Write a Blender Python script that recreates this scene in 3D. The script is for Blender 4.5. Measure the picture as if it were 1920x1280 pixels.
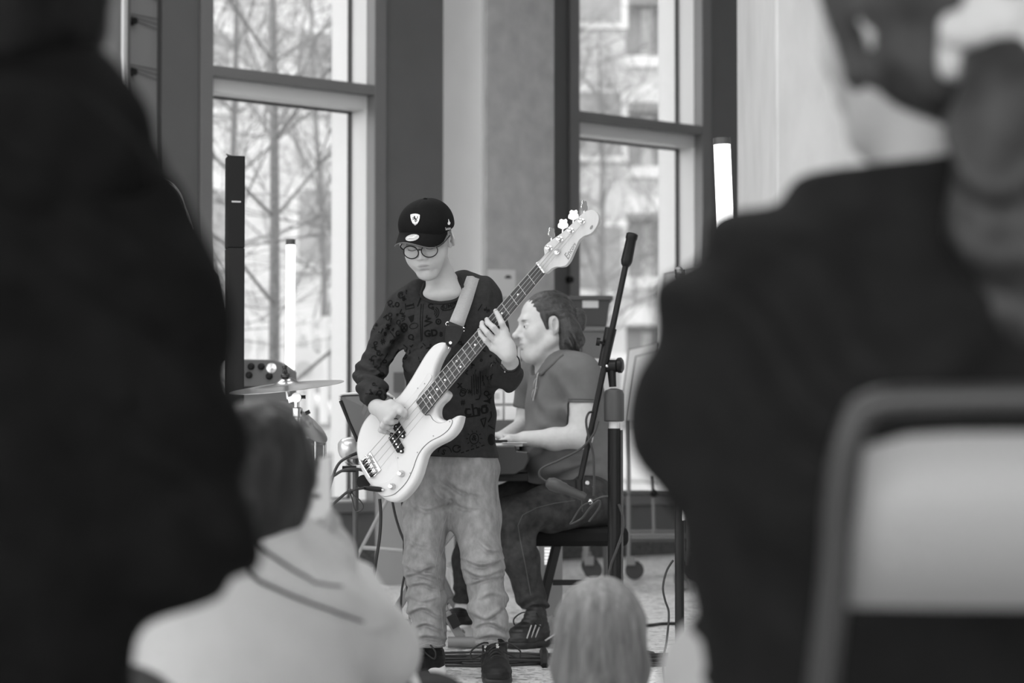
import bpy, bmesh, math, random
import numpy as np
from mathutils import Vector, Matrix
from mathutils.bvhtree import BVHTree

# ------------------------------------------------------------------ camera, world, light
for o in list(bpy.data.objects):
    bpy.data.objects.remove(o)
SC = bpy.context.scene
COL = SC.collection
random.seed(7)
rng = np.random.default_rng(11)

F = 85 / 36 * 1920            # focal length in pixels of the 1920 wide photograph
EYE = 0.76                    # the camera is held low, at the height of someone sitting on the floor
PITCH = math.atan((818 - 640) / F)
cam_data = bpy.data.cameras.new('camera')
cam_data.lens = 85
cam_data.sensor_width = 36
cam_data.clip_end = 500
cam_data.dof.use_dof = True
cam_data.dof.focus_distance = 7.5
cam_data.dof.aperture_fstop = 3.5
cam = bpy.data.objects.new('camera', cam_data)
COL.objects.link(cam)
cam.location = (0, 0, EYE)
cam.rotation_euler = (math.pi / 2 + PITCH, 0, 0)
SC.camera = cam

SC.view_settings.view_transform = 'Standard'
SC.view_settings.look = 'None'
SC.view_settings.gamma = 1
SC.view_settings.use_curve_mapping = False
SC.view_settings.exposure = 0.5

w = bpy.data.worlds.new('overcast_sky')
SC.world = w
w.use_nodes = True
bgn = w.node_tree.nodes['Background']
bgn.inputs[0].default_value = (1, 1, 1, 1)
bgn.inputs[1].default_value = 2.4


def area(name, loc, rot, sx, sy, power):
    l = bpy.data.lights.new(name, 'AREA')
    l.shape = 'RECTANGLE'
    l.size, l.size_y = sx, sy
    l.energy = power
    o = bpy.data.objects.new(name, l)
    COL.objects.link(o)
    o.location = loc
    o.rotation_euler = rot
    return o


# hall lighting: two unseen overhead lamps added as fill; front behind the audience stays open
area('ceiling_fill', (-0.6, 5.6, 4.55), (math.radians(12), 0, 0), 5.0, 2.0, 110)
area('ceiling_fill', (-2.4, 10.4, 4.55), (0, 0, 0), 4.0, 1.2, 80)

# ------------------------------------------------------------------ helpers: pixels to points


def ray(u, v):
    x = (u - 960) / F
    y = (640 - v) / F
    return np.array([x, math.cos(PITCH) - y * math.sin(PITCH), math.sin(PITCH) + y * math.cos(PITCH)])


def P(u, v, d):
    r = ray(u, v)
    return np.array([0, 0, EYE]) + r * (d / r[1])


def pl(*pts):
    return [P(*p) for p in pts]


def unit(a):
    a = np.asarray(a, float)
    return a / np.linalg.norm(a)


def rotm(ax, ang):
    return np.array(Matrix.Rotation(math.radians(ang), 3, ax))


def frame_from(d, up=(0, 0, 1)):
    d = unit(d)
    u = np.asarray(up, float)
    if abs(np.dot(u, d)) > .95:
        u = np.array([1.0, 0, 0]) if abs(d[0]) < .9 else np.array([0, 1.0, 0])
    x = unit(np.cross(u, d))
    y = np.cross(d, x)
    return x, y, d


def spline(pts, n=8, closed=False):
    pts = [np.asarray(p, float) for p in pts]
    m = len(pts)
    out = []
    rngm = m if closed else m - 1
    for i in range(rngm):
        if closed:
            p0, p1, p2, p3 = pts[(i - 1) % m], pts[i], pts[(i + 1) % m], pts[(i + 2) % m]
        else:
            p0, p1, p2, p3 = pts[max(i - 1, 0)], pts[i], pts[i + 1], pts[min(i + 2, m - 1)]
        for k in range(n):
            t = k / n
            out.append(0.5 * ((2 * p1) + (-p0 + p2) * t + (2 * p0 - 5 * p1 + 4 * p2 - p3) * t * t + (-p0 + 3 * p1 - 3 * p2 + p3) * t ** 3))
    if not closed:
        out.append(pts[-1])
    return out


# ------------------------------------------------------------------ materials (all greys)
MATS = {}


def mat(name, g, rough=.6, var=0, scale=20, bump=0, bscale=60, metal=0, emit=0, stretch=(1, 1, 1), spec=.4, tint=False, sheen=0, coat=0, trans=0, sss=0):
    if name in MATS:
        return MATS[name]
    m = bpy.data.materials.new(name)
    m.use_nodes = True
    nt = m.node_tree
    N, L = nt.nodes, nt.links
    b = N['Principled BSDF']
    b.inputs['Base Color'].default_value = (g, g, g, 1)
    b.inputs['Roughness'].default_value = rough
    b.inputs['Metallic'].default_value = metal
    b.inputs['Specular IOR Level'].default_value = spec
    if coat:
        b.inputs['Coat Weight'].default_value = coat
        b.inputs['Coat Roughness'].default_value = .08
    if trans:
        b.inputs['Transmission Weight'].default_value = trans
    if sheen:
        b.inputs['Sheen Weight'].default_value = sheen
    if sss:
        b.inputs['Subsurface Weight'].default_value = sss
        b.inputs['Subsurface Radius'].default_value = (.006, .006, .006)
        b.inputs['Subsurface Scale'].default_value = 1
    if emit:
        b.inputs['Emission Color'].default_value = (1, 1, 1, 1)
        b.inputs['Emission Strength'].default_value = emit
    tc = N.new('ShaderNodeTexCoord')
    mp = N.new('ShaderNodeMapping')
    mp.inputs['Scale'].default_value = stretch
    L.new(tc.outputs['Object'], mp.inputs[0])
    src = None
    if var:
        n = N.new('ShaderNodeTexNoise')
        n.inputs['Scale'].default_value = scale
        n.inputs['Detail'].default_value = 5
        L.new(mp.outputs[0], n.inputs['Vector'])
        r = N.new('ShaderNodeMapRange')
        r.inputs['From Min'].default_value = .3
        r.inputs['From Max'].default_value = .7
        r.inputs['To Min'].default_value = g * (1 - var)
        r.inputs['To Max'].default_value = min(g * (1 + var), .95)
        L.new(n.outputs['Fac'], r.inputs['Value'])
        src = r.outputs[0]
    if tint:
        a = N.new('ShaderNodeAttribute')
        a.attribute_name = 'tint'
        mu = N.new('ShaderNodeMath')
        mu.operation = 'MULTIPLY'
        if src:
            L.new(src, mu.inputs[0])
        else:
            mu.inputs[0].default_value = g
        L.new(a.outputs['Fac'], mu.inputs[1])
        src = mu.outputs[0]
    if src:
        cc = N.new('ShaderNodeCombineColor')
        for i in range(3):
            L.new(src, cc.inputs[i])
        L.new(cc.outputs[0], b.inputs['Base Color'])
    if bump:
        n2 = N.new('ShaderNodeTexNoise')
        n2.inputs['Scale'].default_value = bscale
        n2.inputs['Detail'].default_value = 6
        L.new(mp.outputs[0], n2.inputs['Vector'])
        bu = N.new('ShaderNodeBump')
        bu.inputs['Strength'].default_value = bump
        bu.inputs['Distance'].default_value = .01
        L.new(n2.outputs['Fac'], bu.inputs['Height'])
        L.new(bu.outputs[0], b.inputs['Normal'])
    MATS[name] = m
    return m


def glass_mat(name, refl=.06, alpha=.97):
    m = bpy.data.materials.new(name)
    m.use_nodes = True
    nt = m.node_tree
    N, L = nt.nodes, nt.links
    N.remove(N['Principled BSDF'])
    t = N.new('ShaderNodeBsdfTransparent')
    t.inputs[0].default_value = (alpha, alpha, alpha, 1)
    g = N.new('ShaderNodeBsdfGlossy')
    g.inputs['Roughness'].default_value = .02
    lw = N.new('ShaderNodeLayerWeight')
    lw.inputs['Blend'].default_value = .5
    pw = N.new('ShaderNodeMath'); pw.operation = 'POWER'; pw.inputs[1].default_value = 5
    L.new(lw.outputs['Facing'], pw.inputs[0])
    fr = N.new('ShaderNodeMapRange')
    fr.inputs['To Min'].default_value = refl / 2
    fr.inputs['To Max'].default_value = .5
    L.new(pw.outputs[0], fr.inputs['Value'])
    mx = N.new('ShaderNodeMixShader')
    L.new(fr.outputs[0], mx.inputs[0])
    L.new(t.outputs[0], mx.inputs[1])
    L.new(g.outputs[0], mx.inputs[2])
    L.new(mx.outputs[0], N['Material Output'].inputs[0])
    MATS[name] = m
    return m


# ------------------------------------------------------------------ objects
def tag(o, label=None, cat=None, group=None, kind=None):
    if label:
        o['label'] = label
    if cat:
        o['category'] = cat
    if group:
        o['group'] = group
    if kind:
        o['kind'] = kind
    return o


def thing(name, label, cat, loc, group=None):
    o = bpy.data.objects.new(name, None)
    o.empty_display_size = .1
    COL.objects.link(o)
    o.location = [float(x) for x in loc]
    o['base'] = [float(x) for x in loc]
    return tag(o, label, cat, group)


def base_of(o):
    while o is not None:
        if o.parent is None:
            return np.array(o.get('base', (0, 0, 0)))
        o = o.parent
    return np.zeros(3)


def link(name, verts, faces, m, parent=None, smooth=True, bev=0, attrs=None):
    """verts in world coordinates; a child is stored relative to the base of its thing"""
    v = np.asarray(verts, dtype=np.float64)
    if parent is not None:
        v = v - base_of(parent)
        loc = None
    else:
        loc = np.array([(v[:, 0].min() + v[:, 0].max()) / 2, (v[:, 1].min() + v[:, 1].max()) / 2, v[:, 2].min()])
        v = v - loc
    me = bpy.data.meshes.new(name)
    if isinstance(faces, np.ndarray):
        nf = len(faces)
        me.vertices.add(len(v))
        me.vertices.foreach_set('co', v.astype(np.float32).ravel())
        me.loops.add(nf * 4)
        me.loops.foreach_set('vertex_index', faces.astype(np.int32).ravel())
        me.polygons.add(nf)
        me.polygons.foreach_set('loop_start', np.arange(0, nf * 4, 4, dtype=np.int32))
        me.update(calc_edges=True)
    else:
        me.from_pydata(v.tolist(), [], faces)
        me.update()
    if attrs is not None:
        a = me.attributes.new('tint', 'FLOAT', 'POINT')
        a.data.foreach_set('value', attrs.astype(np.float32))
    me.materials.append(m)
    o = bpy.data.objects.new(name, me)
    COL.objects.link(o)
    if parent is not None:
        o.parent = parent
    else:
        o.location = loc.tolist()
        o['base'] = loc.tolist()
    me.polygons.foreach_set('use_smooth', [bool(smooth)] * len(me.polygons))
    if smooth == 'auto':
        try:
            me.set_sharp_from_angle(angle=math.radians(38))
        except Exception:
            pass
    if bev:
        b = o.modifiers.new('edge', 'BEVEL')
        b.width = bev
        b.segments = 2
        b.limit_method = 'ANGLE'
        b.angle_limit = math.radians(40)
    return o


class MB:
    def __init__(s):
        s.v, s.f = [], []

    def add(s, vs, fs):
        n = len(s.v)
        s.v += [np.asarray(x, float) for x in vs]
        s.f += [[i + n for i in f] for f in fs]
        return s

    def box(s, c, size, R=None):
        c = np.asarray(c, float)
        h = np.asarray(size, float) / 2
        R = np.eye(3) if R is None else R
        vs = [c + R @ (h * np.array(k)) for k in ((-1, -1, -1), (1, -1, -1), (1, 1, -1), (-1, 1, -1), (-1, -1, 1), (1, -1, 1), (1, 1, 1), (-1, 1, 1))]
        return s.add(vs, [[0, 3, 2, 1], [4, 5, 6, 7], [0, 1, 5, 4], [1, 2, 6, 5], [2, 3, 7, 6], [3, 0, 4, 7]])

    def bar(s, a, b, w, h, up=(0, 0, 1)):
        a, b = np.asarray(a, float), np.asarray(b, float)
        x, y, d = frame_from(b - a, up)
        R = np.stack([x, y, d], 1)
        return s.box((a + b) / 2, (w, h, np.linalg.norm(b - a)), R)

    def cyl(s, a, b, r, r2=None, n=16):
        return s.tube([a, b], [r, r if r2 is None else r2], n)

    def tube(s, pts, r, n=8, closed=False):
        pts = [np.asarray(p, float) for p in pts]
        m = len(pts)
        if m < 2:
            return s
        rs = r if hasattr(r, '__len__') else [r] * m
        vs, fs = [], []
        px = None
        for i in range(m):
            if closed:
                d = pts[(i + 1) % m] - pts[i - 1]
            else:
                d = pts[min(i + 1, m - 1)] - pts[max(i - 1, 0)]
            d = unit(d)
            if px is None:
                x, y, _ = frame_from(d)
            else:
                x = unit(px - d * np.dot(px, d))
                y = np.cross(d, x)
            px = x
            for k in range(n):
                a = 2 * math.pi * k / n
                vs.append(pts[i] + rs[i] * (math.cos(a) * x + math.sin(a) * y))
        q = m if closed else m - 1
        for i in range(q):
            j = (i + 1) % m
            for k in range(n):
                k2 = (k + 1) % n
                fs.append([i * n + k, i * n + k2, j * n + k2, j * n + k])
        if not closed:
            fs.append(list(range(n))[::-1])
            fs.append(list(range((m - 1) * n, m * n)))
        return s.add(vs, fs)

    def lathe(s, prof, o, axis=(0, 0, 1), n=24):
        x, y, d = frame_from(axis)
        o = np.asarray(o, float)
        vs, fs = [], []
        m = len(prof)
        for r, z in prof:
            for k in range(n):
                a = 2 * math.pi * k / n
                vs.append(o + d * z + r * (math.cos(a) * x + math.sin(a) * y))
        for i in range(m - 1):
            for k in range(n):
                k2 = (k + 1) % n
                fs.append([i * n + k, i * n + k2, (i + 1) * n + k2, (i + 1) * n + k])
        fs.append(list(range(n))[::-1])
        fs.append(list(range((m - 1) * n, m * n)))
        return s.add(vs, fs)

    def ball(s, c, r, n=12, sc=(1, 1, 1), R=None):
        c = np.asarray(c, float)
        R = np.eye(3) if R is None else R
        vs, fs = [], []
        m = n // 2 + 1
        for i in range(m):
            t = math.pi * (i + .02) / (m - 1 + .04)
            for k in range(n):
                a = 2 * math.pi * k / n
                vs.append(c + R @ (r * np.array(sc) * np.array([math.sin(t) * math.cos(a), math.sin(t) * math.sin(a), math.cos(t)])))
        for i in range(m - 1):
            for k in range(n):
                k2 = (k + 1) % n
                fs.append([i * n + k, (i + 1) * n + k, (i + 1) * n + k2, i * n + k2])
        fs.append(list(range(n)))
        fs.append(list(range((m - 1) * n, m * n))[::-1])
        return s.add(vs, fs)

    def prism(s, loop, off):
        n = len(loop)
        off = np.asarray(off, float)
        vs = [np.asarray(p, float) for p in loop] + [np.asarray(p, float) + off for p in loop]
        fs = [list(range(n)), list(range(2 * n - 1, n - 1, -1))]
        for i in range(n):
            j = (i + 1) % n
            fs.append([j, i, i + n, j + n])
        return s.add(vs, fs)

    def ribbon(s, pts, wvec, t=None):
        """strip along pts with a half width vector per point; t = thickness vector"""
        n = len(pts)
        vs = []
        for i in range(n):
            wv = wvec[i] if isinstance(wvec, list) else wvec
            vs += [pts[i] - wv, pts[i] + wv]
        fs = [[2 * i, 2 * i + 1, 2 * i + 3, 2 * i + 2] for i in range(n - 1)]
        if t is not None:
            t = np.asarray(t, float)
            m = len(vs)
            vs += [q + t for q in vs]
            fs += [[a + m for a in f][::-1] for f in fs]
            for i in range(n - 1):
                fs.append([2 * i + 2, 2 * i, 2 * i + m, 2 * i + 2 + m][::-1])
                fs.append([2 * i + 1, 2 * i + 3, 2 * i + 3 + m, 2 * i + 1 + m][::-1])
            fs.append([0, 1, 1 + m, m][::-1])
            e = 2 * n - 2
            fs.append([e + 1, e, e + m, e + 1 + m][::-1])
        return s.add(vs, fs)

    def build(s, name, m, parent=None, smooth='auto', bev=0):
        if not s.f:
            print('EMPTY', name)
            return None
        return link(name, s.v, s.f, m, parent, smooth, bev)


def fixn(o):
    bm = bmesh.new()
    bm.from_mesh(o.data)
    bmesh.ops.recalc_face_normals(bm, faces=bm.faces)
    bm.to_mesh(o.data)
    bm.free()
    return o


# ------------------------------------------------------------------ clay: smooth blended bodies, meshed as one continuous surface
def vn(p, f=1.0, seed=0):
    q = p * np.asarray(f, dtype=np.float32)
    i0 = np.floor(q).astype(np.int64)
    fr = (q - i0).astype(np.float32)
    u = fr * fr * (3 - 2 * fr)
    out = 0
    for dx in (0, 1):
        for dy in (0, 1):
            for dz in (0, 1):
                h = (i0[:, 0] + dx) * 374761393 + (i0[:, 1] + dy) * 668265263 + (i0[:, 2] + dz) * 1440662683 + seed * 974634321
                h = (h ^ (h >> 13)) * 1274126177
                h = ((h ^ (h >> 16)) & 0xffff).astype(np.float32) / 32768 - 1
                w_ = (u[:, 0] if dx else 1 - u[:, 0]) * (u[:, 1] if dy else 1 - u[:, 1]) * (u[:, 2] if dz else 1 - u[:, 2])
                out = out + h * w_
    return out


class Clay:
    def __init__(s, k=.02):
        s.ops = []
        s.k = k
        s.M = np.eye(3)
        s.o = np.zeros(3)
        s.s = 1.0

    def frame(s, o=(0, 0, 0), M=None, sc=1.0):
        s.o, s.M, s.s = np.asarray(o, float), np.eye(3) if M is None else M, sc

    def W(s, p):
        return s.o + s.M @ (np.asarray(p, float) * s.s)

    def _add(s, f, lo, hi, k, op):
        s.ops.append((op, f, lo.astype(np.float32), hi.astype(np.float32), k))

    def cap(s, a, b, ra, rb=None, k=None, op='u', flat=None):
        rb = ra if rb is None else rb
        k = (s.k if k is None else k) * s.s
        a, b = s.W(a).astype(np.float32), s.W(b).astype(np.float32)
        ra, rb = ra * s.s, rb * s.s
        ba = b - a
        L2 = max(float(ba @ ba), 1e-9)
        if flat is not None:
            fa = unit(s.M @ np.asarray(flat[0], float)).astype(np.float32)
            fs = flat[1]

        def f(p):
            q = p - a
            if flat is not None:
                q = q + np.outer(q @ fa, fa) * (1 / fs - 1)
                bb = ba + fa * float(ba @ fa) * (1 / fs - 1)
                l2 = max(float(bb @ bb), 1e-9)
            else:
                bb, l2 = ba, L2
            t = np.clip(q @ bb / l2, 0, 1)
            d = np.linalg.norm(q - t[:, None] * bb, axis=1) - (ra + (rb - ra) * t)
            return d * (min(fs, 1) if flat is not None else 1)
        r = max(ra, rb) * (max(1, flat[1]) if flat is not None else 1)
        s._add(f, np.minimum(a, b) - r, np.maximum(a, b) + r, k, op)
        return s

    def chain(s, pts, rs, k=None, op='u', flat=None):
        for i in range(len(pts) - 1):
            s.cap(pts[i], pts[i + 1], rs[i], rs[i + 1], k, op, flat)
        return s

    def ell(s, c, r, R=None, k=None, op='u'):
        k = (s.k if k is None else k) * s.s
        c = s.W(c).astype(np.float32)
        r = (np.asarray(r, float) * s.s).astype(np.float32)
        Rm = (s.M @ (np.eye(3) if R is None else R)).astype(np.float32)

        def f(p):
            q = (p - c) @ Rm
            a = np.linalg.norm(q / r, axis=1)
            b = np.linalg.norm(q / (r * r), axis=1)
            return a * (a - 1) / np.maximum(b, 1e-6)
        ext = np.sqrt(((Rm * r) ** 2).sum(1))
        s._add(f, c - ext, c + ext, k, op)
        return s

    def box(s, c, h, R=None, rnd=.01, k=None, op='u'):
        k = (s.k if k is None else k) * s.s
        c = s.W(c).astype(np.float32)
        h = (np.asarray(h, float) * s.s).astype(np.float32)
        rnd = rnd * s.s
        Rm = (s.M @ (np.eye(3) if R is None else R)).astype(np.float32)

        def f(p):
            q = np.abs((p - c) @ Rm) - (h - rnd)
            return np.linalg.norm(np.maximum(q, 0), axis=1) + np.minimum(q.max(1), 0) - rnd
        ext = np.abs(Rm) @ h
        s._add(f, c - ext, c + ext, k, op)
        return s

    def cut(s, p0, n, k=.004, box=None):
        p0 = s.W(p0).astype(np.float32)
        n = unit(s.M @ np.asarray(n, float)).astype(np.float32)
        lo, hi = (np.full(3, -1e9), np.full(3, 1e9)) if box is None else (np.asarray(box[0], float), np.asarray(box[1], float))
        s._add(lambda p: (p - p0) @ n, lo, hi, k, 'i')
        return s

    def disp(s, fn, box=None):
        lo, hi = (np.full(3, -1e9), np.full(3, 1e9)) if box is None else (np.asarray(box[0], float), np.asarray(box[1], float))
        s._add(fn, lo, hi, 0, 'd')
        return s

    def ev(s, p, marg):
        D = np.full(len(p), 1.0, dtype=np.float32)
        for op, f, lo, hi, k in s.ops:
            if op in 'us':
                mm = k + marg
                m = np.nonzero(((p > lo - mm) & (p < hi + mm)).all(1))[0]
            elif lo[0] < -1e8:
                m = np.nonzero(np.abs(D) < .06)[0] if op == 'd' else np.arange(len(p))
            else:
                m = np.nonzero(((p > lo) & (p < hi)).all(1))[0]
                if op == 'd':
                    m = m[np.abs(D[m]) < .06]
            if len(m) == 0:
                continue
            d = f(p[m]).astype(np.float32)
            a = D[m]
            if op == 'u':
                if k > 0:
                    h = np.maximum(k - np.abs(a - d), 0) / k
                    D[m] = np.minimum(a, d) - h * h * k * .25
                else:
                    D[m] = np.minimum(a, d)
            elif op in 'si':
                if op == 's':
                    d = -d
                if k > 0:
                    h = np.maximum(k - np.abs(a - d), 0) / k
                    D[m] = np.maximum(a, d) + h * h * k * .25
                else:
                    D[m] = np.maximum(a, d)
            else:
                D[m] = a + d
        return D

    def mesh(s, vox):
        us = [o for o in s.ops if o[0] == 'u']
        lo = np.min([o[2] for o in us], 0) - 4 * vox - .012
        hi = np.max([o[3] for o in us], 0) + 4 * vox + .012
        nc = np.ceil((hi - lo) / vox / 4).astype(int) + 1
        n = nc * 4 - 3
        cs = [lo[i] + np.arange(nc[i]) * 4 * vox for i in range(3)]
        pc = np.stack(np.meshgrid(*cs, indexing='ij'), -1).reshape(-1, 3).astype(np.float32)
        Dc = s.ev(pc, 9 * vox).reshape(nc)
        ix = [np.minimum((np.arange(n[i]) + 2) // 4, nc[i] - 1) for i in range(3)]
        G = Dc[ix[0]][:, ix[1]][:, :, ix[2]].copy()
        idx = np.argwhere(np.abs(G) < 6.5 * vox)
        pts = (lo + idx * vox).astype(np.float32)
        vals = np.concatenate([s.ev(pts[i:i + 400000], 9 * vox) for i in range(0, len(pts), 400000)])
        G[idx[:, 0], idx[:, 1], idx[:, 2]] = vals
        S = G < 0
        c = np.zeros((n[0] - 1, n[1] - 1, n[2] - 1), np.int8)
        for dx in (0, 1):
            for dy in (0, 1):
                for dz in (0, 1):
                    c += S[dx:n[0] - 1 + dx, dy:n[1] - 1 + dy, dz:n[2] - 1 + dz]
        cells = np.argwhere((c > 0) & (c < 8))
        cv = {}
        for dx in (0, 1):
            for dy in (0, 1):
                for dz in (0, 1):
                    cv[(dx, dy, dz)] = G[cells[:, 0] + dx, cells[:, 1] + dy, cells[:, 2] + dz]
        acc = np.zeros((len(cells), 3))
        cnt = np.zeros(len(cells))
        for ax in range(3):
            for b1 in (0, 1):
                for b2 in (0, 1):
                    a0 = [0, 0, 0]
                    a0[(ax + 1) % 3], a0[(ax + 2) % 3] = b1, b2
                    a1 = list(a0)
                    a1[ax] = 1
                    va, vb = cv[tuple(a0)], cv[tuple(a1)]
                    m = (va < 0) != (vb < 0)
                    t = np.where(m, va / np.where(m, va - vb, 1), 0)
                    pos = np.array(a0)[None, :] + t[:, None] * (np.array(a1) - np.array(a0))[None, :]
                    acc += np.where(m[:, None], pos, 0)
                    cnt += m
        V = lo + (cells + acc / cnt[:, None]) * vox
        vid = np.full(c.shape, -1, np.int32)
        vid[cells[:, 0], cells[:, 1], cells[:, 2]] = np.arange(len(cells))
        quads = []
        for ax in range(3):
            sl0, sl1 = [slice(1, -1)] * 3, [slice(1, -1)] * 3
            sl0[ax], sl1[ax] = slice(0, -1), slice(1, None)
            A, B = S[tuple(sl0)], S[tuple(sl1)]
            e = np.argwhere(A != B)
            inside = A[e[:, 0], e[:, 1], e[:, 2]]
            e = e + 1
            e[:, ax] -= 1
            p, q = (ax + 1) % 3, (ax + 2) % 3
            def g(dp, dq):
                x = e.copy()
                x[:, p] -= dp
                x[:, q] -= dq
                return vid[x[:, 0], x[:, 1], x[:, 2]]
            Q = np.stack([g(1, 1), g(0, 1), g(0, 0), g(1, 0)], 1)
            Q[~inside] = Q[~inside][:, ::-1]
            quads.append(Q)
        Q = np.concatenate(quads)
        Q = Q[(Q >= 0).all(1)]
        return V, Q

    def build(s, name, vox, m, parent=None, tint=None, smooth_it=1):
        V, Q = s.mesh(vox)
        for _ in range(smooth_it):
            acc = np.zeros_like(V)
            cn = np.zeros(len(V))
            for i in range(4):
                for j in (1, 3):
                    np.add.at(acc, Q[:, i], V[Q[:, (i + j) % 4]])
                    np.add.at(cn, Q[:, i], 1)
            V = V * .5 + .5 * acc / np.maximum(cn, 1)[:, None]
        at = None
        if tint is not None:
            at = np.ones(len(V))
            for fn in tint:
                at *= fn(V)
        o = link(name, V, Q, m, parent, True, 0, at)
        return o, V, Q


def bvh_of(V, Q):
    return BVHTree.FromPolygons([tuple(x) for x in V.tolist()], Q.tolist() if isinstance(Q, np.ndarray) else Q)


def hit(bvh, u, v, lift=.002):
    """the point of a surface that the photograph shows at pixel (u, v), lifted off along its normal"""
    r = unit(ray(u, v))
    loc, nrm, i, dist = bvh.ray_cast(Vector((0, 0, EYE)), Vector(r))
    if loc is None:
        return None
    nrm = np.array(nrm)
    if nrm @ r > 0:
        nrm = -nrm
    return np.array(loc) + nrm * lift


def blob(c, r, val, soft=.5, ell=None):
    c = np.asarray(c, float)
    def f(V):
        q = (V - c)
        if ell is not None:
            q = q @ ell[0] / np.asarray(ell[1])
            d = np.linalg.norm(q, axis=1)
        else:
            d = np.linalg.norm(q, axis=1) / r
        t = np.clip((1 - d) / soft, 0, 1)
        return 1 + (val - 1) * t
    return f


def text_mesh(body, size, shear=0, extr=0, bold=0):
    cu = bpy.data.curves.new('txt', 'FONT')
    cu.body = body
    cu.size = size
    cu.shear = shear
    cu.extrude = extr
    cu.offset = bold
    cu.align_x = 'CENTER'
    cu.align_y = 'CENTER'
    cu.resolution_u = 4
    o = bpy.data.objects.new('txt', cu)
    COL.objects.link(o)
    dg = bpy.context.evaluated_depsgraph_get()
    me = bpy.data.meshes.new_from_object(o.evaluated_get(dg))
    vs = [np.array(v.co) for v in me.vertices]
    fs = [list(p.vertices) for p in me.polygons]
    bpy.data.objects.remove(o)
    bpy.data.curves.remove(cu)
    bpy.data.meshes.remove(me)
    return vs, fs


def stroke2d(pts, w):
    """a flat pen stroke: polyline in pixels to quads"""
    pts = [np.asarray(p, float) for p in pts]
    vs, fs = [], []
    n = len(pts)
    for i in range(n):
        d = pts[min(i + 1, n - 1)] - pts[max(i - 1, 0)]
        d = d / (np.linalg.norm(d) + 1e-9)
        nn = np.array([-d[1], d[0]]) * w / 2
        vs += [pts[i] - nn, pts[i] + nn]
    for i in range(n - 1):
        fs.append([2 * i, 2 * i + 1, 2 * i + 3, 2 * i + 2])
    return vs, fs


class Print:
    """flat print lying on a surface: shapes drawn in photograph pixels, dropped onto the mesh"""
    def __init__(s, bvh, lift=.0012):
        s.b, s.l = bvh, lift
        s.mb = MB()

    def put(s, vs, fs):
        pts = [hit(s.b, p[0], p[1], s.l) for p in vs]
        for f in fs:
            q = [pts[i] for i in f]
            if any(x is None for x in q):
                continue
            c = sum(q) / len(q)
            if max(np.linalg.norm(x - c) for x in q) > .02 and max(x[1] for x in q) - min(x[1] for x in q) > .03:
                continue
            s.mb.add(q, [list(range(len(q)))])

    def stroke(s, pts, w):
        dense = []
        for a, b in zip(pts[:-1], pts[1:]):
            a, b = np.asarray(a, float), np.asarray(b, float)
            k = max(1, int(np.linalg.norm(b - a) / 3))
            dense += [a + (b - a) * i / k for i in range(k)]
        dense.append(np.asarray(pts[-1], float))
        s.put(*stroke2d(dense, w))

    def ring(s, c, rx, ry, w, rot=0, a0=0, a1=360, n=20):
        t = [math.radians(a0 + (a1 - a0) * i / n) for i in range(n + 1)]
        cr, sr = math.cos(math.radians(rot)), math.sin(math.radians(rot))
        s.stroke([(c[0] + rx * math.cos(x) * cr - ry * math.sin(x) * sr, c[1] + rx * math.cos(x) * sr + ry * math.sin(x) * cr) for x in t], w)

    def disc(s, c, rx, ry, rot=0, n=16):
        cr, sr = math.cos(math.radians(rot)), math.sin(math.radians(rot))
        vs = [np.array(c, float)]
        for k in (.5, 1):
            for i in range(n):
                x = 2 * math.pi * i / n
                vs.append(np.array((c[0] + k * (rx * math.cos(x) * cr - ry * math.sin(x) * sr), c[1] + k * (rx * math.cos(x) * sr + ry * math.sin(x) * cr))))
        fs = [[0, 1 + i, 1 + (i + 1) % n] for i in range(n)]
        fs += [[1 + i, 1 + n + i, 1 + n + (i + 1) % n, 1 + (i + 1) % n] for i in range(n)]
        s.put(vs, fs)

    def poly(s, pts):
        c = np.mean(np.array(pts, float), 0)
        n = len(pts)
        vs = [c] + [c + (np.asarray(p) - c) * .5 for p in pts] + [np.asarray(p, float) for p in pts]
        fs = [[0, 1 + i, 1 + (i + 1) % n] for i in range(n)]
        fs += [[1 + i, 1 + n + i, 1 + n + (i + 1) % n, 1 + (i + 1) % n] for i in range(n)]
        s.put(vs, fs)

    def text(s, body, c, size, rot=0, shear=0, sx=1, bold=0):
        vs, fs = text_mesh(body, size, shear, 0, bold)
        cr, sr = math.cos(math.radians(rot)), math.sin(math.radians(rot))
        s.put([np.array((c[0] + p[0] * sx * cr + p[1] * sr, c[1] + p[0] * sx * sr - p[1] * cr)) for p in vs], fs)

    def build(s, name, m, parent):
        if not s.mb.f:
            return None
        return s.mb.build(name, m, parent, smooth=False)
# ------------------------------------------------------------------ the hall
F0 = np.array([-.812, 14.0])
FT = unit([.743, .669])
FO = np.array([-FT[1], FT[0]])          # outdoors


def FA(s, r, z):
    q = F0 + FT * s + FO * r
    return np.array([q[0], q[1], z])


RF = np.stack([np.append(FT, 0), np.append(FO, 0), np.array([0, 0, 1.0])], 1)


def fbox(mb, s0, s1, r0, r1, z0, z1):
    return mb.box(FA((s0 + s1) / 2, (r0 + r1) / 2, (z0 + z1) / 2), (s1 - s0, r1 - r0, z1 - z0), RF)


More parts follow.
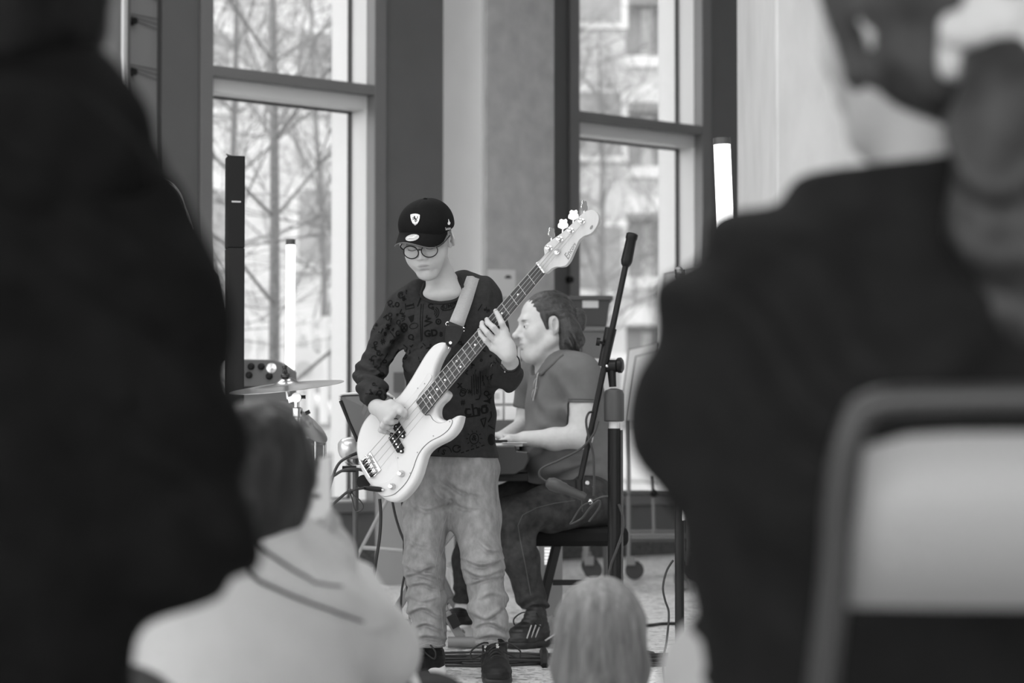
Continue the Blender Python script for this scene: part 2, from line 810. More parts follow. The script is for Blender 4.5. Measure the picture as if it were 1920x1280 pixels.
CEIL = 4.8
M_wall = mat('dark_wall_paint', .105, .55, .06, 3, .05, 30)
M_frame = mat('window_frame_paint', .15, .4, .03, 5)
M_reveal = mat('pale_reveal_paint', .58, .45)
M_outer = mat('white_outer_jamb', .58, .5)
M_gasket = mat('gasket', .02, .6)
M_conc = mat('concrete', .40, .8, .12, 9, .25, 40)
M_conc2 = mat('pale_concrete', .6, .75, .08, 7, .12, 30, stretch=(1, 1, .35))
M_plaster = mat('pale_plaster', .64, .7, .03, 4)
M_base = mat('baseboard_felt', .09, .9, .4, 60, .4, 200)
M_ceil = mat('ceiling_paint', .62, .8)
M_glass = glass_mat('window_glass')


def floor_mat():
    m = mat('terrazzo', .5, .28)
    nt = m.node_tree
    N, L = nt.nodes, nt.links
    b = N['Principled BSDF']
    tc = N.new('ShaderNodeTexCoord')
    v1 = N.new('ShaderNodeTexVoronoi'); v1.inputs['Scale'].default_value = 85
    v2 = N.new('ShaderNodeTexVoronoi'); v2.inputs['Scale'].default_value = 38
    L.new(tc.outputs['Object'], v1.inputs['Vector']); L.new(tc.outputs['Object'], v2.inputs['Vector'])
    s1 = N.new('ShaderNodeSeparateColor'); L.new(v1.outputs['Color'], s1.inputs[0])
    s2 = N.new('ShaderNodeSeparateColor'); L.new(v2.outputs['Color'], s2.inputs[0])
    r1 = N.new('ShaderNodeMapRange'); r1.inputs['From Min'].default_value = 0; r1.inputs['From Max'].default_value = .3
    r1.inputs['To Min'].default_value = .2; r1.inputs['To Max'].default_value = .78
    L.new(s1.outputs[0], r1.inputs['Value'])
    r2 = N.new('ShaderNodeMapRange'); r2.inputs['From Min'].default_value = .1; r2.inputs['From Max'].default_value = .25
    r2.inputs['To Min'].default_value = .4; r2.inputs['To Max'].default_value = 1
    L.new(s2.outputs[0], r2.inputs['Value'])
    mu = N.new('ShaderNodeMath'); mu.operation = 'MULTIPLY'
    L.new(r1.outputs[0], mu.inputs[0]); L.new(r2.outputs[0], mu.inputs[1])
    cc = N.new('ShaderNodeCombineColor')
    for i in range(3):
        L.new(mu.outputs[0], cc.inputs[i])
    L.new(cc.outputs[0], b.inputs['Base Color'])
    return m


def struct(name, mb, m, parent=None, bev=0):
    o = mb.build(name, m, parent, smooth=False, bev=bev)
    if parent is None:
        o['kind'] = 'structure'
    return o


fl = MB().prism([np.array(p) for p in ((-12, -4, 0), (9, -4, 0), tuple(FA(9, .3, 0)), tuple(FA(-12, .3, 0)))], (0, 0, -.12))
fixn(struct('floor', fl, floor_mat()))
fl = MB().prism([np.array(p) for p in ((-9, -3, CEIL), (7, -3, CEIL), tuple(FA(8.5, .4, CEIL)), tuple(FA(-9, .4, CEIL)))], (0, 0, .2))
fixn(struct('ceiling', fl, M_ceil))
struct('wall_right', MB().box((6.2, 8.2, CEIL / 2), (.2, 23, CEIL)), M_plaster)

WIN = ((-1.136, 0.0), (1.644, 2.758))
ZS, ZT, ZM = .385, 4.3, 2.80
# facade wall pieces between and around the windows
wl = MB()
for a, b in ((-9, -1.66), (-1.46, WIN[0][0] - .05), (WIN[0][1] + .05, WIN[1][0] - .05), (WIN[1][1] + .05, 8.5)):
    fbox(wl, a, b, 0, .35, 0, CEIL)
for a, b in WIN:
    fbox(wl, a - .05, b + .05, 0, .35, 0, ZS - .04)
    fbox(wl, a - .05, b + .05, 0, .35, ZT, CEIL)
fbox(wl, -1.66, -1.46, .06, .35, 0, CEIL)
struct('wall_back', wl, M_wall)
struct('trim_1', fbox(MB(), 3.254, 3.9, -.03, 0.0, 2.75, CEIL), mat('wall_panel_paint', .2, .55), bev=.004)
bb = MB()
for a, b in ((-9, .538), (1.1, 8.5)):
    fbox(bb, a, b, -.02, 0, 0, .105)
struct('baseboard_back', bb, M_base)

for i, (a, b) in enumerate(WIN):
    win = thing('window_%d' % (i + 1), None, None, FA((a + b) / 2, 0, 0))
    win['kind'] = 'structure'
    m = MB()
    fbox(m, a - .085, a, -.025, .06, ZS - .06, ZT + .08)
    fbox(m, b, b + .085, -.025, .06, ZS - .06, ZT + .08)
    fbox(m, a, b, -.025, .06, ZS - .06, ZS)
    fbox(m, a, b, -.025, .06, ZT, ZT + .08)
    m.build('window_frame', M_frame, win, False, .004)
    m = MB()
    fbox(m, a, b, -.02, .05, ZM - .058, ZM)
    m.build('transom', M_frame, win, False, .003)
    m = MB()
    fbox(m, a - .02, a + .004, .05, .2, ZS, ZT)
    fbox(m, b - .004, b + .02, .05, .2, ZS, ZT)
    fbox(m, a, b, .05, .2, ZM - .135, ZM - .012)
    fbox(m, a, b, .05, .2, ZS - .03, ZS + .01)
    m.build('reveal', M_reveal, win, False, .003)
    m = MB()
    for z0, z1 in ((ZS + .01, ZM - .135), (ZM - .012, ZT)):
        fbox(m, b - .016, b - .004, .19, .215, z0, z1)
        fbox(m, a + .004, a + .016, .19, .215, z0, z1)
        fbox(m, a, b, .19, .215, z1 - .012, z1)
        fbox(m, a, b, .19, .215, z0, z0 + .012)
    m.build('gasket', M_gasket, win, False)
    m = MB()
    fbox(m, b - .004, b + .1, .22, .38, ZS, ZT)
    fbox(m, a - .1, a + .004, .22, .38, ZS, ZT)
    m.build('outer_jamb', M_outer, win, False)
    for z0, z1 in ((ZS + .01, ZM - .135), (ZM - .012, ZT)):
        m = MB()
        fbox(m, a, b, .2, .206, z0, z1)
        m.build('pane', M_glass, win, False)

# the pillar between the windows: concrete front, smooth pale flank
pil = thing('concrete_pillar', None, None, FA(1.135, -.18, 0))
pil['kind'] = 'structure'
m = MB(); fbox(m, .855 - .32, .855 - .32 + .005, -.36, 0, 0, CEIL)
S0 = .538
m = MB(); fbox(m, S0 + .03, S0 + .575, -.36, 0, 0, CEIL)
m.build('concrete_front', M_conc, pil, False, .006)
m = MB(); fbox(m, S0, S0 + .03, -.345, 0, 0, CEIL)
m.build('plaster_flank', M_plaster, pil, False, .003)
# big pale column on the right and a narrow one on the left
cr = MB().box((1.157 + .82, 11.6, CEIL / 2), (1.62, 1.1, CEIL), rotm('Z', 4))
o = struct('concrete_column', cr, M_conc2, bev=.012)
cl = MB().box((-2.485, 12.3, CEIL / 2), (1.0, .5, CEIL), rotm('Z', 12))
o = struct('concrete_column', cl, mat('grey_column', .09, .6, .05, 4), bev=.01)

struct('trim_3', fbox(MB(), -1.66, -1.46, .045, .062, 0, CEIL), mat('slot_back', .2, .6))
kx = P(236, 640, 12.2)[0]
struct('column_edge_light', MB().box((kx - .004, 12.12, CEIL / 2), (.014, .12, CEIL)), mat('painted_edge_light', .42, .4))  # pale strip added to paint the light caught on the column's edge
# wires and knobs in the slot left of the first window
for z in (3.18, 3.02, 2.745):
    k = thing('wire_clamp', {3.18: 'dark knob with three thin wires left of the window, topmost of three',
                             3.02: 'dark knob with three thin wires left of the window, middle of three',
                             2.745: 'dark knob with three thin wires left of the window, lowest of three'}[z],
              'wire clamp', FA(-1.64, .05, z), 'wire clamps in the wall slot')
    MB().cyl(FA(-1.632, .06, z - .03), FA(-1.632, -.0, z - .03), .024, .02, 14).build('knob', mat('black_plastic', .010, .45, spec=.2), k)
    for j in range(3):
        MB().tube([FA(-1.66, .03, z + .012 - j * .012), FA(-1.47, .03, z + .0 - j * .028)], .0022, 6).build('wire', mat('dark_steel', .05, .4, metal=.6), k)
MB().cyl(FA(1.565, -.001, .0) + np.array([0, 0, 1.735]), FA(1.565, -.03, 1.735), .024, .02, 18).build('trim_2', mat('black_plastic', .010, .45, spec=.2))['kind'] = 'structure'

# notice on the pillar
def pill(u, v):
    # point of the pillar's front face seen at a pixel
    r = ray(u, v)
    n = np.append(FO, 0)
    p0 = FA(.8, -.361, 0)
    t = (n @ (p0 - np.array([0, 0, EYE]))) / (n @ r)
    return np.array([0, 0, EYE]) + r * t - n * .001


nt_ = thing('notice', 'white paper notice with dark blot taped to the concrete pillar', 'notice', pill(940, 556))
MB().prism([pill(914, 505), pill(966, 506), pill(966, 557), pill(914, 556)], np.append(FO, 0) * -.0015).build('paper', mat('white_paper', .62, .7), nt_, False)
b_ = [pill(952 + 6 * math.cos(t) * (1 + .3 * math.sin(3 * t)), 519 + 4 * math.sin(t) * (1 + .25 * math.cos(2 * t))) - np.append(FO, 0) * .0025 for t in np.linspace(0, 6.28, 14)[:-1]]
MB().prism(b_, np.append(FO, 0) * -.0005).build('printed_blot', mat('ink', .03, .6), nt_, False)
# ------------------------------------------------------------------ outdoors, seen through the windows
gr = MB().prism([np.array(p) for p in ((-60, -40, -.16), (60, -40, -.16), (60, 150, -.16), (-60, 150, -.16))], (0, 0, -.3))
o = fixn(gr.build('ground', mat('paving_outside', .32, .8, .15, .5), None, False))
o['kind'] = 'structure'

M_fac = mat('pale_facade', .5, .8, .05, .6)
M_fac2 = mat('grey_facade', .42, .8, .05, .6)
M_slab = mat('white_balcony', .6, .7)
M_dwin = mat('dark_window', .27, .15)
M_mid = mat('mid_panel', .45, .5)


def house(name, label, x0, x1, d, h, m, floors, wins, depth=9):
    b = thing(name, label, 'building', ((x0 + x1) / 2, d, -.16))
    MB().box(((x0 + x1) / 2, d + depth / 2, h / 2 - .16), (x1 - x0, depth, h)).build('wall', m, b, False)
    MB().box(((x0 + x1) / 2, d + depth / 2, h), (x1 - x0 + .6, depth + .6, .35)).build('roof', M_mid, b, False)
    for k in range(floors):
        z = 1.0 + 3 * k
        for i in range(wins):
            x = x0 + (i + .5) * (x1 - x0) / wins
            f = MB().box((x, d - .04, z + .75), (1.9, .16, 1.7)).build('window', M_slab, b, False)
            MB().box((x, d - .09, z + .75), (1.6, .12, 1.4)).build('pane', M_dwin, f, False)
    return b


# behind the trees (first window)
house('apartment_building', 'pale apartment building behind the bare trees in the first window', -13.5, -1.8, 46, 22, M_fac, 7, 4)
house('office_building', 'grey building far behind the trees between the two windows', -1.2, 6.4, 92, 24, M_fac2, 7, 3)

# balcony building (second window)
bb = thing('balcony_building', 'apartment block with white balcony slabs seen through the second window', 'building', (5, 66, -.16))
MB().box((7.2, 73.2, 12), (8.8, 12, 24.3)).build('wall', M_fac2, bb, False)
for k in range(8):
    z = 1.0 + 3 * k
    MB().box((6.4, 66.2, z), (7.2, 2.6, .46)).build('balcony_slab', M_slab, bb, False)
    MB().box((6.4, 65.1, z + .9), (7.2, .12, .3)).build('handrail', M_slab, bb, False)
    MB().box((6.4, 65.2, z + .5), (7.1, .05, .5)).build('railing_panel', M_mid, bb, False)
    for x in (3.5, 5.4, 7.6):
        MB().box((x, 67.1, z + 1.5), (1.2, .2, 2.3)).build('window', M_dwin, bb, False)
        MB().box((x + .25, 67.02, z + 1.5), (.3, .1, 2.3)).build('curtain', M_fac, bb, False)
house('corner_house', 'pale house left of the balcony building in the second window', .75, 2.55, 54, 15, mat('cream_render', .45, .8), 4, 1, 5)

M_bark = mat('bark', .16, .9, .3, 30)


def tree(x, y, h, r, seed, label):
    rd = random.Random(seed)
    t = thing('bare_tree', label, 'tree', (x, y, -.16), 'bare trees outside the first window')
    top = np.array([x + rd.uniform(-.3, .3), y, h])
    tr = spline([np.array([x, y, -.16]), np.array([x + rd.uniform(-.08, .08), y, h * .35]), np.array([x + rd.uniform(-.15, .15), y, h * .7]), top], 4)
    MB().tube(tr, [r * (1 - .85 * i / (len(tr) - 1)) for i in range(len(tr))], 8).build('trunk', M_bark, t)
    tw = MB()

    def grow(p, d, L, rr, lev, mb):
        pts = [p]
        for i in range(3):
            d = unit(d + np.array([rd.gauss(0, .16), rd.gauss(0, .16), rd.gauss(.05, .12)]))
            pts.append(pts[-1] + d * L / 3)
        mb.tube(pts, [rr, rr * .8, rr * .62, rr * .42], 4 if lev else 5)
        if lev < 3:
            for i in range(8 if lev == 0 else 5):
                q = pts[1 + i % 3]
                nd = unit(d + np.array([rd.gauss(0, .75), rd.gauss(0, .75), rd.gauss(.1, .5)]))
                grow(q, nd, L * rd.uniform(.45, .7), rr * .55, lev + 1, tw)
    for i in range(17):
        f = .2 + .78 * i / 17
        p = tr[int(f * (len(tr) - 1))]
        a = i * 2.4 + rd.uniform(-.4, .4)
        mb = MB()
        grow(p, unit([math.cos(a), math.sin(a), rd.uniform(.35, 1.0)]), h * (.34 - .18 * f) + .4, r * (.34 - .2 * f), 0, mb)
        mb.build('branch', M_bark, t)
    o = tw.build('twigs', M_bark, t)
    o['kind'] = 'stuff'


tree(P(512, 818, 21)[0], 21, 7.6, .06, 3, 'slim bare tree standing nearest outside the first window')
tree(P(425, 818, 26)[0], 26, 8.0, .06, 5, 'bare tree farther back at the left edge of the first window')
tree(P(598, 818, 36)[0], 36, 9.0, .07, 8, 'bare tree farther back at the right edge of the first window')
tree(P(1125, 818, 44)[0], 44, 8.0, .09, 12, 'bare tree in front of the balcony building in the second window')

# street furniture at the foot of the first window
rl = thing('street_railing', 'pale metal railing with uprights outside the first window', 'railing', P(520, 820, 26))
for u in range(400, 640, 26):
    q = P(u, 640, 26)
    MB().cyl((q[0], 26, .9), (q[0], 26, 2.05), .05, n=8).build('upright', M_slab, rl)
MB().box((P(520, 640, 26)[0], 26, 1.75), (1.9, .08, .12)).build('rail', M_mid, rl, False)
MB().box((P(520, 640, 26)[0], 26.3, .25), (2.4, .5, .5)).build('wall', mat('garden_wall', .3, .9), rl, False)
sg = thing('round_sign', 'round pale sign on a pole outside the first window', 'sign', (P(570, 700, 23)[0], 23, -.16))
MB().cyl((P(570, 700, 23)[0], 23, -.16), (P(570, 700, 23)[0], 23, 1.6), .03, n=8).build('pole', M_mid, sg)
q = P(570, 692, 23)
MB().cyl(q + np.array([0, -.04, 0]), q, .2, n=24).build('disc', M_slab, sg)
MB().cyl(q + np.array([0, -.05, 0]), q + np.array([0, -.042, 0]), .08, n=16).build('disc_mark', M_mid, sg)


def car(x, y, label):
    c = thing('parked_car', label, 'car', (x, y, -.16), 'cars parked outside')
    prof = [(-2.1, .25), (-2.15, .75), (-1.9, .95), (-1.2, 1.02), (-.6, 1.48), (.7, 1.5), (1.5, 1.02), (2.05, .9), (2.15, .5), (2.1, .25)]
    MB().prism([np.array([x + a, y - .85, b - .16]) for a, b in prof], (0, 1.7, 0)).build('body', mat('white_car_paint', .5, .25), c, False, .06)
    MB().prism([np.array([x + a, y - .87, b - .16]) for a, b in ((-1.05, 1.03), (-.55, 1.4), (.1, 1.42), (.1, 1.03))], (0, .02, 0)).build('window', M_dwin, c, False)
    MB().prism([np.array([x + a, y - .87, b - .16]) for a, b in ((.18, 1.03), (.18, 1.42), (.66, 1.42), (1.28, 1.03))], (0, .02, 0)).build('window', M_dwin, c, False)
    for a in (-1.35, 1.35):
        MB().cyl((x + a, y - .9, .16), (x + a, y - .65, .16), .32, n=20).build('wheel', mat('tyre', .02, .8), c)


car(P(470, 800, 30)[0], 30, 'white car parked outside behind the drum kit')
car(P(1180, 800, 36)[0], 36, 'white car parked outside beyond the second window')
# ------------------------------------------------------------------ people: shared pieces
M_skin = mat('skin', .40, .5, .03, 60, .05, 300, tint=True, spec=.35, sss=.15)
M_eye = mat('eye_white', .6, .2)
M_iris = mat('iris', .03, .15)
M_brow = mat('brow_hair', .12, .8)


def head(c, o, M, s, nose=1.0, jaw=1.0, brow=1.0, mouth=True, child=False, ear=1.0, lids=0):
    """a head of about 0.236 m at s = 1, face towards local -Y"""
    k0 = c.k
    c.frame(o, M, s)
    c.ell((0, .012, .035), (.074, .094, .083), k=.02)
    c.ell((0, .03, .0), (.066, .07, .075), k=.03)
    c.ell((0, -.03, -.028), (.058, .056, .074), k=.03)
    for sx in (-1, 1):
        c.cap((sx * .053 * jaw, .0, -.055), (sx * .02, -.062, -.098), .016 * jaw, .017, k=.03)
        c.ell((sx * .037, -.058, -.024), (.024, .02, .024), k=.03)
        if child:
            c.ell((sx * .034, -.054, -.048), (.026, .024, .03), k=.03)
    c.ell((0, -.068, -.098), (.02 * jaw, .018, .018), k=.025)
    c.cap((-.032, -.077, .024), (.032, -.077, .024), .010 * brow, k=.022)
    for sx in (-1, 1):
        c.ell((sx * .031, -.098, .004), (.019, .018, .013), k=.014, op='s')
        c.ell((sx * .031, -.0715, .003), (.0155, .0135, .0125), k=.004)
        c.ell((sx * .031, -.0775, .008), (.0165, .0095, .0045), k=.003)
    c.chain([(0, -.083, .014), (0, -.094, -.008), (0, -.107 * (.5 + .5 * nose), -.026)], [.0075, .0085, .0105 * nose], k=.012)
    for sx in (-1, 1):
        c.ell((sx * .0115, -.093, -.03), (.0085, .010, .0075), k=.008)
        c.ell((sx * .006, -.1, -.0385), (.0035, .005, .003), k=.003, op='s')
    c.ell((0, -.083, -.058), (.026, .012, .02), k=.02)
    if mouth:
        c.ell((0, -.0905, -.0565), (.022, .0065, .0048), k=.006)
        c.ell((0, -.0895, -.0672), (.018, .0072, .0058), k=.006)
        c.ell((0, -.0985, -.0617), (.0235, .0065, .0012), k=.003, op='s')
        c.ell((0, -.092, -.08), (.014, .008, .005), k=.008, op='s')
    for sx in (-1, 1):
        R = rotm('Z', sx * 24 * ear) @ rotm('X', -12)
        ex = (ear - 1) * .012
        c.ell((sx * (.074 + ex), .014, -.004), (.0065, .018 * ear, .031), R, k=.006)
        c.ell((sx * (.079 + ex), .010, -.001), (.005, .0105 * ear, .019), R, k=.004, op='s')
        if lids:
            c.ell((sx * .031, -.0735, .003 - .001), (.0165, .0135, .0115), k=.003)
        c.ell((sx * .073, .006, -.028), (.006, .009, .010), k=.006)
        c.cap((sx * .076, .004, .002), (sx * .074, .0, -.016), .004, .004, k=.003)
    c.frame()
    c.k = k0


def face_tints(o, M, s, lips=.72, stubble=1.0, brow=.5):
    W = lambda p: np.asarray(o) + M @ (np.array(p) * s)
    t = [blob(W((0, -.096, -.061)), 1, lips, .5, (M, np.array((.024, .012, .0115)) * s))]
    for sx in (-1, 1):
        t.append(blob(W((sx * .031, -.083, .023)), 1, brow, .5, (M, np.array((.021, .02, .0048)) * s)))
    if stubble != 1:
        t.append(blob(W((0, -.06, -.085)), 1, stubble, .5, (M, np.array((.062, .07, .04)) * s)))
    return t


def eyes(o, M, s, parent, look=0, down=0):
    W = lambda p: np.asarray(o) + M @ (np.array(p) * s)
    for sx in (-1, 1):
        c = W((sx * .031, -.0735, .002))
        e = MB().ball(c, .0128 * s, 16).build('eye', M_eye, parent, True)
        d = M @ rotm('Z', look) @ np.array((0, -math.cos(math.radians(down)), -math.sin(math.radians(down))))
        MB().ball(c + d * .0085 * s, .0062 * s, 12, (1, 1, 1)).build('iris', M_iris, e, True)


def hand_tints(*pts):
    return [blob(p, .006, .86, .9) for p in pts]


def shoe(parent, heel, toe, w, h, m_up, m_sole, ankle=None, lace=True, zfloor=0.0, msole2=None):
    """a trainer: upper, sole, tongue and laces"""
    heel, toe = np.asarray(heel, float), np.asarray(toe, float)
    d = unit((toe - heel) * np.array([1, 1, 0]))
    L = np.linalg.norm((toe - heel)[:2])
    sd = np.array([-d[1], d[0], 0])
    M = np.stack([sd, -d, np.array([0, 0, 1.0])], 1)      # local -Y is the toe
    o = np.array([heel[0], heel[1], zfloor])
    c = Clay(.02)
    c.frame(o, M)
    c.ell((0, -.045, .055), (w * .40, .05, .048))
    c.cap((0, -.05, .05), (0, -L * .62, .042), w * .40, w * .45, k=.02)
    c.ell((0, -L + .055, .035), (w * .47, .062, .034), k=.03)
    c.cap((0, -.035, .06), (0, -.045, h), .036, .040, k=.02)
    c.cap((0, -.07, h - .01), (0, -L * .55, .062), .024, .026, k=.02)
    c.cut((0, 0, .022), (0, 0, -1))
    c.disp(lambda p: .0012 * np.sin(p[:, 2] * 420) + .0018 * vn(p, 60, 3))
    o1, V, Q = c.build('shoe', .004, m_up, parent)
    c = Clay(.02)
    c.frame(o, M)
    c.cap((0, -.035, .018), (0, -L * .4, .018), w * .43, w * .43, k=.01, flat=((0, 0, 1), .6))
    c.cap((0, -L * .4, .018), (0, -L + .05, .018), w * .43, w * .5, k=.01, flat=((0, 0, 1), .6))
    c.cut((0, 0, .0), (0, 0, -1))
    c.cut((0, 0, .03), (0, 0, 1))
    c.build('sole', .004, m_sole, o1)
    if lace:
        W = lambda p: o + M @ np.array(p)
        mb = MB()
        for i in range(5):
            f = .3 + .075 * i
            y = -L * f - .01
            z = h + (.07 - h) * (f - .2) / .42 + .012
            mb.tube(spline([W((-w * .27, y, z - .016)), W((-w * .1, y - .003, z + .002)), W((w * .1, y + .003, z + .002)), W((w * .27, y, z - .016))], 3), .0028, 6)
        for sx in (-1, 1):
            y, z = -L * .3, h - .002
            mb.tube(spline([W((0, y, z)), W((sx * .035, y - .02, z + .012)), W((sx * .075, y - .03, z - .012)), W((sx * .07, y - .03, z - .035)), W((sx * .03, y - .025, z - .018)), W((0, y, z))], 5), .0028, 6)
        mb.build('lace', mat('lace', .012, .8), o1)
    return o1, o, M


# ------------------------------------------------------------------ the boy with the bass guitar
DB = 7.65
boy = thing('person', 'boy in a black cap, glasses and printed jumper standing playing a white bass', 'person', (P(845, 1270, DB)[0], DB, 0))
# guitar plane, needed by his hands
GA = np.array([.651, 0, .759])
GP = np.array([-.759, 0, .651])
ph, th = math.radians(13), math.radians(25)
G_n0 = math.cos(ph) * np.array([0, -1, 0]) - math.sin(ph) * GA
G_ax = math.cos(ph) * GA + math.sin(ph) * np.array([0, -1, 0])
G_n = math.cos(th) * G_n0 + math.sin(th) * GP
G_e = math.cos(th) * GP - math.sin(th) * G_n0
G_o = P(760, 800, 7.40)


def GPT(u, v, h=0.0):
    r = ray(u, v)
    o = np.array([0, 0, EYE])
    t = (G_n @ (G_o + G_n * h - o)) / (G_n @ r)
    return o + r * t


def GD(u, v):
    return GPT(u, v)[1]


# --- body (skin): one continuous figure
hs = .94
Mh = rotm('Z', -13) @ rotm('X', 24) @ rotm('Y', -4)
Mcap = rotm('Z', -26) @ rotm('X', 19) @ rotm('Y', 5)
ho = P(801, 449, 7.57)
HW = lambda p: ho + Mh @ (np.array(p) * hs)
sR, eR, wR = P(752, 583, 7.66), P(694, 700, 7.62), GPT(706, 763, .036)
sL, eL, wL = P(912, 562, 7.66), P(926, 694, 7.60), P(957, 680, 7.40)
nb = P(838, 556, 7.67)
pel = P(845, 880, 7.65)
hipR, knR, anR = P(800, 890, 7.65), P(796, 1060, 7.60), P(806, 1225, 7.64)
hipL, knL, anL = P(888, 885, 7.65), P(905, 1060, 7.58), P(924, 1215, 7.56)
c = Clay(.03)
head(c, ho, Mh, hs, nose=.85, jaw=.74, brow=.7, child=True, ear=1.5, lids=1)
c.cap(HW((0, .025, -.06)), nb, .043, .05, k=.025)
c.ell(P(828, 552, 7.615), (.060, .046, .032), k=.03)
c.cap(nb, P(842, 620, 7.67), .05, .06, k=.05)
c.cap(sR + np.array([.03, 0, 0]), sL - np.array([.03, 0, 0]), .04, .04, k=.04)
c.cap(P(842, 620, 7.66), pel, .06, .06, k=.05, flat=((0, 1, 0), .8))
c.chain([sR, eR, wR], [.034, .028, .021], k=.02)
c.chain([sL, eL, wL], [.034, .028, .021], k=.02)
c.chain([pel, hipR, knR, anR], [.055, .042, .032, .024], k=.02)
c.chain([pel, hipL, knL, anL], [.055, .042, .032, .024], k=.02)
for a, t in ((anR, P(775, 1258, 7.60)), (anL, P(928, 1258, 7.54))):
    c.cap(a, t, .022, .016, k=.02)

# left hand, wrapped over the neck
hk = .011


def fing(pts, r0, r1, k=.0035):
    n = len(pts)
    c.chain(pts, [r0 + (r1 - r0) * i / (n - 1) for i in range(n)], k=k)


mI, mM, mRg, mP = GPT(946, 619, .016), GPT(939, 630, .018), GPT(931, 641, .016), GPT(924, 652, .010)
c.cap(wL, GPT(950, 655, .010), .021, .022, k=.02, flat=(G_n, .75))
for q, r in ((mI, .0125), (mM, .0125), (mRg, .012), (mP, .0115)):
    c.cap(GPT(953, 664, .004), q, .019, r, k=.014)
c.cap(GPT(953, 650, .006), GPT(938, 636, .010), .019, .014, k=.015)
fing([mI, GPT(941, 606, .030), GPT(936, 595, .028), GPT(929.5, 583, .013)], .0108, .0078)
fing([mM, GPT(925, 614, .040), GPT(915, 605, .034), GPT(913, 599, .012)], .0108, .0078)
fing([mRg, GPT(914, 624, .040), GPT(904, 612, .032), GPT(904, 605, .012)], .0104, .0076)
fing([mP, GPT(911, 638, .030), GPT(902, 627, .025), GPT(899, 619, .012)], .0096, .0070)
# thumb behind the neck
c.chain([GPT(952, 658, -.005), GPT(948, 628, -.028), GPT(934, 604, -.044), GPT(926, 592, -.046)], [.016, .012, .0105, .0085], k=.01)

# right hand, plucking
hb = GPT(726, 772, .036)
c.cap(wR, hb, .021, .022, k=.02, flat=(G_n, .8))
kI, kM, kR, kP = GPT(741, 768, .040), GPT(734, 778, .046), GPT(725, 787, .044), GPT(719, 793, .036)
for q, r in ((kI, .0125), (kM, .0125), (kR, .0115), (kP, .0105)):
    c.cap(GPT(717, 769, .038), q, .018, r, k=.014)
fing([kI, GPT(751, 772, .036), GPT(757, 777, .024), GPT(761, 782, .011)], .0108, .0076)
fing([kM, GPT(724, 789, .056), GPT(734, 791, .040), GPT(743, 790, .016)], .0108, .0078)
fing([kR, GPT(717, 798, .052), GPT(726, 800, .036), GPT(734, 800, .016)], .0104, .0076)
fing([kP, GPT(714, 806, .042), GPT(721, 809, .030), GPT(728, 811, .015)], .0095, .0068)
c.chain([GPT(713, 764, .04), GPT(733, 757, .038), GPT(748, 764, .030), GPT(760, 772, .020)], [.016, .0125, .0105, .0082], k=.01)
tints = face_tints(ho, Mh, hs, .66, 1.0, .62) + hand_tints(GPT(925, 614, .05), GPT(914, 624, .05), GPT(911, 638, .04), GPT(724, 789, .066), GPT(717, 798, .06))
body_o, V, Q = c.build('body', .0023, M_skin, boy, tints, 1)
eyes(ho + Mh @ np.array((0, .0035, 0)), Mh, hs, boy, 0, 40)
lash = MB()
for sx in (-1, 1):
    lash.tube(spline([HW((sx * (.031 - .014), -.0835, -.004)), HW((sx * .031, -.0885, -.0058)), HW((sx * (.031 + .015), -.081, -.004))], 5), .0016, 6)
lash.build('eyelash', M_brow, boy)
# short hair at the nape and temple, under the cap
c = Clay(.01)
c.frame(ho, Mh, hs)
c.ell((0, .016, .036), (.0765, .0965, .0855))
c.cut((0, .0, .0), (0, -.75, -.65))
c.cut((0, .02, -.035), (0, .2, -1))
c.disp(lambda p: .0015 * vn(p, np.array([300, 300, 90]), 4))
c.build('hair', .0035, mat('light_brown_hair', .16, .6, .3, 200), boy)

# --- jumper
M_shirt = mat('jumper_cotton', .022, .85, .15, 90, .1, 500, spec=.15)
c = Clay(.04)
ch = P(838, 640, 7.62)
bl = P(846, 740, 7.62)
hm = P(848, 850, 7.63)
c.cap(P(765, 582, 7.66), P(900, 562, 7.66), .052, .052, k=.05)
c.cap(P(790, 562, 7.68), P(880, 548, 7.68), .045, .045, k=.05)
c.cap(P(868, 533, 7.69), P(905, 552, 7.68), .045, .045, k=.04)
c.cap(P(786, 552, 7.68), P(765, 570, 7.68), .042, .042, k=.04)
c.cap(P(800, 615, 7.63), P(884, 612, 7.63), .085, .085, k=.05, flat=((0, 1, 0), .95))
c.cap(P(812, 690, 7.63), P(876, 690, 7.63), .095, .095, k=.05, flat=((0, 1, 0), .9))
c.cap(P(822, 780, 7.63), P(872, 780, 7.63), .100, .100, k=.06, flat=((0, 1, 0), .88))
c.cap(P(818, 860, 7.64), P(873, 860, 7.64), .100, .103, k=.06, flat=((0, 1, 0), .9))
c.chain([sR + np.array([.012, 0, -.0]), P(727, 630, 7.66), eR, P(697, 730, 7.50), GPT(702, 750, .046)], [.056, .050, .045, .040, .034], k=.035)
c.chain([sL + np.array([-.008, 0, 0]), P(921, 625, 7.66), P(931, 692, 7.61), P(947, 702, 7.49), P(956, 683, 7.415)], [.056, .052, .048, .042, .035], k=.035)


